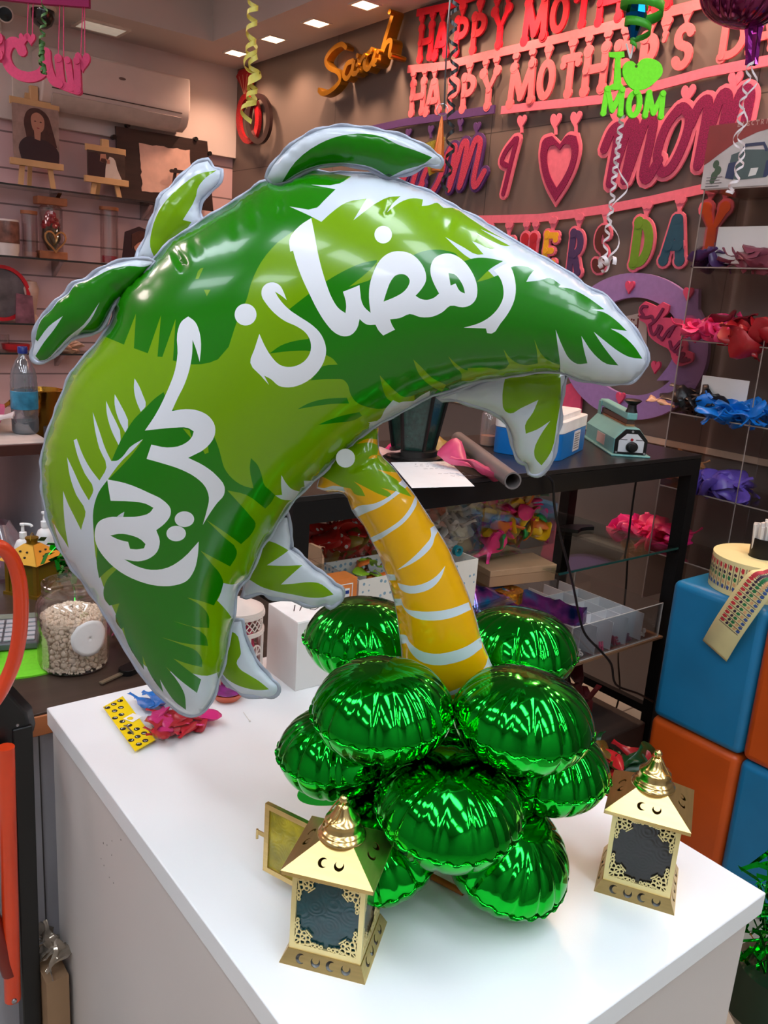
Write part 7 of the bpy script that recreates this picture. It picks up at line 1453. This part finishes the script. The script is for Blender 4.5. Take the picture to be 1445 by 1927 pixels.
# many coloured banner
t = bt('pink bordered banner with many coloured letters ending in DAY, lowest on the wall', (1150, 400))
strip(t, [(880, 414), (910, 413), (1013, 411), (1080, 403), (1140, 394), (1230, 377), (1310, 359), (1380, 344)], 14, F_ROSE)
Z5 = lambda x0, x1, y0, y1: (900+x0/2.651, 900+x1/2.651, 350+y0/2.651, 350+y1/2.651)
bd = (F_ROSE, .045)
for ch, bx, m, tb in (('O', Z5(-10, 90, 240, 470), FOAM('gold', (226, 160, 30)), 1), ('T', Z5(85, 180, 235, 470), FOAM('teal', (20, 110, 110)), 1), ('H', Z5(182, 296, 228, 480), FOAM('crimson', (176, 14, 40)), 2), ('E', Z5(296, 405, 215, 440), FOAM('yellow', (226, 168, 24)), 1), ('R', Z5(418, 530, 200, 462), FOAM('indigo', (66, 44, 92)), 1), ('S', Z5(545, 660, 175, 452), FOAM('maroon', (78, 20, 18)), 1), ('D', Z5(728, 878, 145, 428), FOAM('leaf', (98, 142, 24)), 1), ('A', Z5(885, 1045, 120, 410), FOAM('petrol', (14, 74, 98)), 1), ('Y', Z5(1062, 1236, 72, 378), FOAM('orange', (238, 98, 24)), 2)):
    letter(t, ch, *bx, m, .2 if ch in 'ERS' else .245, 1.25, bd, tabs=tb)
# gold 3-D name
O3 = lambda *p: T(400, 0, 2.89, *p)
t = thing('name_sign', 'gold three-dimensional script name Sarah on the grey wall', 'sign', P(690, 110, X=WX)); M_GS = mat('gold_letters', (176, 122, 34), .3, .8, var=.15, scale=12); mb = MB()
for s, wp in ((((772, 272), (745, 254), (695, 285), (662, 340), (682, 382), (728, 405), (742, 450), (700, 500), (650, 522), (626, 500)), 9), (((815, 345), (780, 362), (762, 420), (782, 440), (812, 390), (822, 340), (812, 410), (836, 412)), 9), (((846, 320), (850, 400)), 9), (((850, 370), (872, 325), (892, 318)), 8), (((935, 290), (898, 312), (882, 372), (904, 392), (934, 340), (946, 285), (934, 362), (962, 358)), 9), (((1042, 90), (1005, 210), (966, 352)), 10), (((985, 305), (1012, 250), (1036, 246), (1028, 320), (1056, 326)), 9)):
    scr(mb, O3(*s), wp*1.05, .012, .045)
mb.build('letters', M_GS, t, smooth=False)
# two rings sign
t = thing('rings_sign', 'red diamond ring and dark wedding ring sign in the far corner of the grey wall', 'sign', P(480, 200, X=WX)); M_GR = GLIT('red', (170, 20, 30)); M_GB = mat('ring_dark', (40, 22, 22), .35)
ring = lambda cx, cy, rx, ry, n=40: px_poly([(400+(cx+rx*math.cos(2*PI*i/n))/2.89, (cy+ry*math.sin(2*PI*i/n))/2.89) for i in range(n)])[::-1]
MB().poly(ring(205, 645, 62, 140), .022, [ring(205, 645, 42, 108)], FRB()).build('red_ring', M_GR, t); MB().poly(ring(278, 652, 68, 138), .022, [ring(278, 652, 46, 108)], FRB(), .023).build('dark_ring', M_GB, t)
mb = MB(); mb.poly(px_poly(O3((142, 420), (160, 385), (215, 370), (245, 395), (225, 460), (190, 520)))[::-1], .02, (), FRB()); mb.build('diamond', M_GR, t, smooth=False); mb = MB()
for a, b_ in (((185, 515), (160, 420)), ((188, 515), (180, 410)), ((190, 515), (205, 405)), ((193, 515), (225, 420))): mb.stroke(on_wall(O3(a, b_)), .004, .003, FRB(), .0205, False)
mb.build('facets', mat('facet_cream', (196, 130, 110), .4), t, smooth=False)
# purple ring frame with hearts, paper, pink script sign
t = thing('ring_backdrop', 'purple foam ring with pink hearts on the wall behind the clear shelves', 'wall sign', P(1198, 640, X=WX)); F_LIL = FOAM('lilac', (150, 118, 178)); F_HRT = FOAM('heart_pink', (214, 72, 112))
rg_ = lambda r, n=64: px_poly([(1200+r*1.0*math.cos(2*PI*i/n), 652+r*math.sin(2*PI*i/n)) for i in range(n)])[::-1]
MB().poly(rg_(138), .02, [rg_(92)], FRB()).build('ring', F_LIL, t); MB().poly(px_poly([(1255, 550), (1320, 544), (1319, 587), (1300, 590), (1302, 640), (1317, 640), (1316, 716), (1241, 716), (1262, 690), (1290, 640), (1290, 610)])[::-1], .0195, (), FRB()).build('side_panel', F_LIL, t, smooth=False)
for x, y in ((1193, 540), (1303, 553), (1242, 690), (1175, 748)):
    c = wb(x, y, .014); MB().poly([(c[0]+a*.9, c[1]+b_) for a, b_ in heart(.045, .05)][::-1], .012, (), FRB(), .0205).build('heart', F_HRT, t)
t = thing('verse_paper', 'pale paper with brown Arabic writing inside the purple ring', 'paper', P(1200, 640, X=WX)); MB().poly(px_poly([(1165, 597), (1214, 586), (1214, 690), (1165, 700)])[::-1], .002, (), FRB(), -.012).build('sheet', mat('beige_paper', (190, 172, 164), .6), t, smooth=False); mb = MB(); M_BI = mat('brown_ink', (110, 30, 34), .5)
for s in ([(1198, 600), (1197, 616)], [(1194, 612), (1189, 615), (1186, 610)], [(1180, 616), (1183, 609), (1186, 614)]): mb.stroke(on_wall(s), .006, .001, FRB(), -.0095)
for x, y in ((1199, 594), (1190, 602), (1186, 601), (1178, 606)): c = wb(x, y, .014); mb.disc(c, .004, .001, FRB(), -.0095, 8)
mb.build('arabic_writing', M_BI, t, smooth=False)
Z3 = lambda *p: T(1200, 560, 4.1888, *p)
t = thing('script_sign', 'pink felt sign with burgundy Arabic script across the purple ring', 'sign', P(1262, 625, X=WX)); SX_ = .024
mb = MB(); base = smooth2(Z3((65, 80), (110, 35), (160, 55), (200, 75), (250, 40), (300, 65), (290, 120), (250, 160), (330, 165), (390, 175), (405, 230), (385, 300), (440, 360), (440, 420), (490, 440), (485, 500), (440, 525), (370, 538), (330, 500), (295, 410), (240, 380), (190, 350), (140, 300), (115, 210), (65, 180)), 3)
mb.poly(px_poly(base)[::-1], .010, (), FRB(), .034).build('felt_base', F_HRT, t, smooth=False); mb = MB(); M_BF = FOAM('burgundy', (110, 16, 66))
for s in (((130, 75), (95, 75), (80, 110), (100, 145), (80, 155)), ((80, 155), (130, 160), (165, 150), (180, 180)), ((255, 95), (200, 180), (150, 220)), ((150, 220), (165, 280), (190, 290), (225, 230)), ((225, 225), (245, 240), (215, 300), (250, 330)), ((250, 335), (300, 260), (360, 220)), ((345, 230), (300, 310)), ((310, 350), (330, 410), (390, 350)), ((340, 420), (360, 430), (400, 390), (370, 450), (420, 440), (385, 500), (440, 480), (400, 505), (460, 490))): scr(mb, Z3(*s), 5.5, .0445, .004)
mb.build('arabic_script', M_BF, t, smooth=False)
q = P(1080, 745, X=WX-.02); t = thing('pink_letter', 'pink foam letter scrap on the wall under the crown tip', 'wall letter', q)
MB().poly(px_poly([(1058, 728), (1092, 716), (1098, 716), (1094, 800), (1060, 810)])[::-1], .012, (), FRB()).build('letter', F_HRT, t, smooth=False)
# hanging things ---------------------------------------------------------
M_YR, M_WR, M_KR_ = mat('ribbon_yellow', (222, 206, 92), .4), mat('ribbon_white', (226, 212, 214), .4), mat('ribbon_black', (24, 26, 30), .3, coat=.4)
Y_ = lambda lst, D: [P(x, y, D=D) for x, y in lst]
t = thing('yellow_ribbon', 'yellow curled gift ribbon hanging in front of the far corner', 'ribbon', P(475, 0, D=2.2))
curly(Y_([(473, -60), (476, 0), (474, 40), (472, 90), (478, 130), (474, 175), (472, 200)], 2.2), .0125, 8.5, .011).build('ribbon_strand', M_YR, t); curly(Y_([(477, 60), (470, 110), (480, 150), (470, 190), (462, 225)], 2.2), .016, 3.5, .011, ph=2).build('ribbon_strand', M_YR, t)
MB().tube([P(473, -58, D=2.2), P(473, -400, D=2.2)], .001, 5).build('cord', M_YR, t)
t = thing('black_ribbon', 'black curled ribbon hanging before the banners', 'ribbon', P(845, 0, D=2.3))
curly(Y_([(846, -60), (856, 0), (852, 60), (855, 120), (850, 180), (848, 240), (846, 300), (834, 360)], 2.3), .011, 11, .010).build('ribbon_strand', M_KR_, t)
MB().tube(Y_([(850, -40), (842, 60), (838, 140), (836, 205)], 2.28), .0022, 6).build('cord', M_KR_, t)
q = P(832, 210, D=2.28); t = thing('gold_cone', 'small gold and orange paper cone hanging from the black ribbon', 'decoration', q)
k = 2.28/FPX
MB().lathe([(0, -.006), (.004, -.02), (.014, -.10), (.016, -.14), (0, -.142)], 18, Matrix.Translation(q)).build('cone', mat('cone_orange', (206, 108, 40), .3, .4), t)
fr = frame(q, R0, (0, 0, 1)); MB().poly([(-.042, -.075), (.012, -.055), (.014, -.13), (-.02, -.15)], .003, (), fr, -.02).build('star_flap', mat('gold_flap', (206, 164, 60), .25, .9), t, smooth=False)
MB().tube([q+R0*.014*math.cos(a)+Vector((0, 0, .014*math.sin(a)+.004)) for a in [2*PI*i/20 for i in range(20)]], .0012, 6, True).build('key_ring', mat('steel', (190, 190, 195), .3, 1), t)
# green spiral with felt sign
DS = 1.75; t = thing('mom_sign', 'bright green felt sign reading I heart MOM hanging on white ribbon', 'sign', P(1190, 160, D=DS)); fr = frame(P(1190, 160, D=DS), R0, Vector((0, 0, 1))); px_ = DS/FPX*1.02
def hs(pts):
    iv = fr.inverted(); o = []
    for x, y in pts: d = ray(x, y); n = fr.to_3x3() @ Vector((0, 0, 1)); s = (fr.translation-EYE).dot(n)/d.dot(n); v = iv @ (EYE+d*s); o.append((v.x, v.y))
    return o
Zs = lambda *p: [(850+x/2.4286, y/2.4286) for x, y in p]
M_FG = mat('felt_lime', (126, 240, 44), .9, var=.05, scale=160, bump=.25)
I_poly = Zs((715, 242), (785, 238), (787, 262), (768, 268), (772, 385), (780, 392), (776, 414), (722, 412), (722, 392), (738, 384), (745, 268), (718, 262))
mb = MB(); mb.poly(hs(I_poly)[::-1], .005, (), fr).poly(hs(smooth2(Zs((842, 300), (865, 275), (915, 272), (955, 300), (960, 335), (930, 375), (870, 412), (825, 410), (790, 370), (778, 325), (790, 290), (820, 282)), 4))[::-1], .005, [[ (a, b_) for a, b_ in hs([(1196+3*math.cos(g), 126+3*math.sin(g)) for g in [2*PI*i/10 for i in range(10)]])]], fr)
kx = lambda x: x/2.4286*px_
def slab(ch, x0, x1, y0, y1, sw):
    (a, b_), (c, d_) = hs(Zs((x0, y1)))[0], hs(Zs((x1, y0)))[0]; s_ = sw*px_/2.4286; glyph(mb, ch, fr @ Matrix.Translation((a+s_/2, b_+s_/2, 0)), c-a-s_, d_-b_-s_, s_, .005, 0, 0, 1.2)
slab('M', 672, 800, 402, 530, 21); slab('O', 776, 884, 412, 544, 21); slab('M', 862, 985, 420, 542, 21); mb.build('felt_letters', M_FG, t, smooth=False)
MB().tube([P(1178, 82, D=DS+.005), P(1186, 110, D=DS+.005)], .002, 6).tube([P(1192, 84, D=DS+.005), P(1186, 110, D=DS+.005)], .002, 6).build('hanging_ribbon', M_WR, t)
curly(Y_([(1170, 220), (1165, 260), (1160, 300), (1155, 340), (1150, 390), (1142, 440), (1136, 500)], DS+.01), .0055, 13, .006).build('ribbon_strand', M_WR, t); curly(Y_([(1166, 262), (1172, 330), (1168, 370), (1150, 420), (1158, 470), (1148, 497), (1130, 505)], DS+.01), .010, 3, .006, ph=1).build('ribbon_strand', M_WR, t)
curly(Y_([(1125, 497), (1140, 490), (1155, 493)], DS+.01), .010, 2, .008, ph=2).build('ribbon_bow', M_WR, t)
t = thing('green_spiral', 'green spiral foil swirl above the felt sign', 'swirl', P(1215, 40, D=DS)); vs = []; fs = []; N = 60; c0 = P(1216, -10, D=DS); c1 = P(1196, 90, D=DS)
for i in range(N+1):
    u = i/N; a = 2*PI*2.6*u+1.2; r_ = .044*(1-u)**.8+.004; w_ = .010*(1-u)+.003; c = c0.lerp(c1, u)
    for e in (-1, 1): vs.append(c+R0*r_*math.cos(a)+FH*r_*math.sin(a)+Vector((0, 0, e*w_)))
MB().add(vs, [(2*i, 2*i+2, 2*i+3, 2*i+1) for i in range(N)]).build('swirl', mat('swirl_green', (60, 160, 30), .45), t, solid=.001)
q = P(1200, 5, D=DS+.02); t = thing('blue_foil_star', 'blue foil balloon tip hanging above the green swirl', 'balloon', q); MB().lathe([(.0, -.075), (.010, -.05), (.020, -.02), (.012, .02), (.02, .08), (0, .1)], 8, Matrix.Translation(q)).build('foil_tip', mat('blue_foil', (10, 90, 150), .15, 1), t, smooth=False)
# dark magenta foil balloon, top right
q = P(1398, -8, D=1.95); t = thing('magenta_balloon', 'dark magenta foil balloon hanging at the top right corner', 'balloon', q); M_MG = mat('magenta_foil', (112, 16, 74), .16, .85, coat=.4)
a_, r_ = foil_round(.088, .058, 3); m = Matrix.Translation(q) @ Matrix.Rotation(.2, 4, 'X'); 
for mb_, nm, sd_ in ((a_, 'balloon_body', 0), (r_, 'rim', .0006)): mb_.v = [tuple(m @ Vector(v)) for v in mb_.v]; mb_.build(nm, M_MG, t, solid=sd_, ang=70)
n0, n1 = P(1419, 40, D=1.95), P(1414, 122, D=1.95); vs = []; nn = 12; rg = random.Random(4); fs = []
for j in range(7):
    c = n0.lerp(n1, j/6)
    for i in range(nn): a = 2*PI*i/nn; r_ = (.0125-.0007*j)*(1+(.35 if i % 2 else -.2)+.2*rg.random()); vs.append(c+R0*r_*math.cos(a)+FH*r_*math.sin(a))
fs = [(j*nn+i, j*nn+(i+1) % nn, (j+1)*nn+(i+1) % nn, (j+1)*nn+i) for j in range(6) for i in range(nn)]
MB().add(vs, fs).build('neck_tail', mat('violet_foil', (150, 50, 140), .12, 1, bump=.3), t, smooth=False, solid=.0005)
curly(Y_([(1412, 118), (1404, 160), (1396, 200), (1392, 240), (1396, 290), (1388, 330), (1375, 358)], 1.94), .0065, 8, .006).build('ribbon_strand', M_WR, t); curly(Y_([(1424, 118), (1415, 160), (1402, 215), (1388, 262), (1394, 300), (1384, 335), (1378, 352), (1370, 364)], 1.94), .009, 5, .006, ph=2).build('ribbon_strand', M_WR, t)
# pink Arabic word hanging top left
DA = 3.3; t = thing('pink_word_sign', 'pink Arabic felt word hanging on threads in front of the air conditioner', 'sign', P(80, 120, D=DA)); fr = frame(P(80, 120, D=DA), R0, (0, 0, 1)); M_FP = mat('felt_pink', (216, 74, 120), .85, var=.06, scale=120)
Zt = lambda *p: T(0, 0, 5.5577, *p)
mb = MB()
def fs_(pts, wpx): mb.stroke([(v.x, v.y) for v in spl([(a, b_, 0) for a, b_ in hs(Zt(*pts))], 5)], [w_*DA/FPX/5.5577*1.05 for w_ in wpx] if hasattr(wpx, '__len__') else wpx*DA/FPX/5.5577*1.05, .012, fr)
fs_([(245, 545), (215, 480), (150, 450), (95, 500), (75, 600), (115, 710), (200, 785), (320, 815), (430, 785), (490, 700), (495, 560)], 88)
fs_([(495, 570), (520, 720), (570, 850), (640, 880)], 78); fs_([(625, 620), (640, 780), (660, 900)], 72); fs_([(722, 640), (745, 800), (765, 930)], 60); fs_([(640, 890), (740, 930), (830, 960)], 72); fs_([(830, 950), (825, 800), (822, 650)], 62)
def ht(x, y, s):
    c = hs(Zt((x, y)))[0]; k_ = s*DA/FPX/5.5577*1.05; mb.poly([(c[0]+a, c[1]+b_) for a, b_ in heart(k_, k_*1.2)][::-1], .012, (), fr, .001)
ht(262, 415, 85); ht(335, 415, 85); ht(875, 650, 140); fs_([(0, 420), (5, 500), (0, 590)], 110)
mb.build('felt_word', M_FP, t, smooth=False); mb = MB()
for x0, y0, x1, y1 in ((305, -20, 290, 380), (355, -20, 345, 380), (632, 40, 615, 590), (670, 40, 672, 620), (872, 60, 850, 600), (890, 60, 893, 580)): 
    (a, b_), (c, d_) = hs(Zt((x0, y0), (x1, y1))); mb.stroke([(a, b_), (c, d_)], .003, .002, fr, .004, False)
mb.build('threads', M_FP, t, smooth=False); MB().stroke(hs(Zt((-150, -60), (400, 0), (945, 40))), 80*DA/FPX/5.5577, .02, fr, -.004, False).build('hanging_bar', mat('felt_plum', (150, 30, 90), .85), t, smooth=False)
t = thing('green_string', 'thin green curled ribbon hanging before the dome camera', 'ribbon', P(80, 60, D=3.2)); curly(Y_([(82, -40), (84, 20), (80, 60), (79, 90), (78, 115), (83, 140)], 3.2), .010, 9, .009).build('ribbon_strand', mat('ribbon_green', (70, 130, 60), .4), t); curly(Y_([(78, 80), (79, 105), (84, 135)], 3.2), .008, 3, .018, ph=2).build('ribbon_leaves', mat('ribbon_green', (70, 130, 60), .4), t)
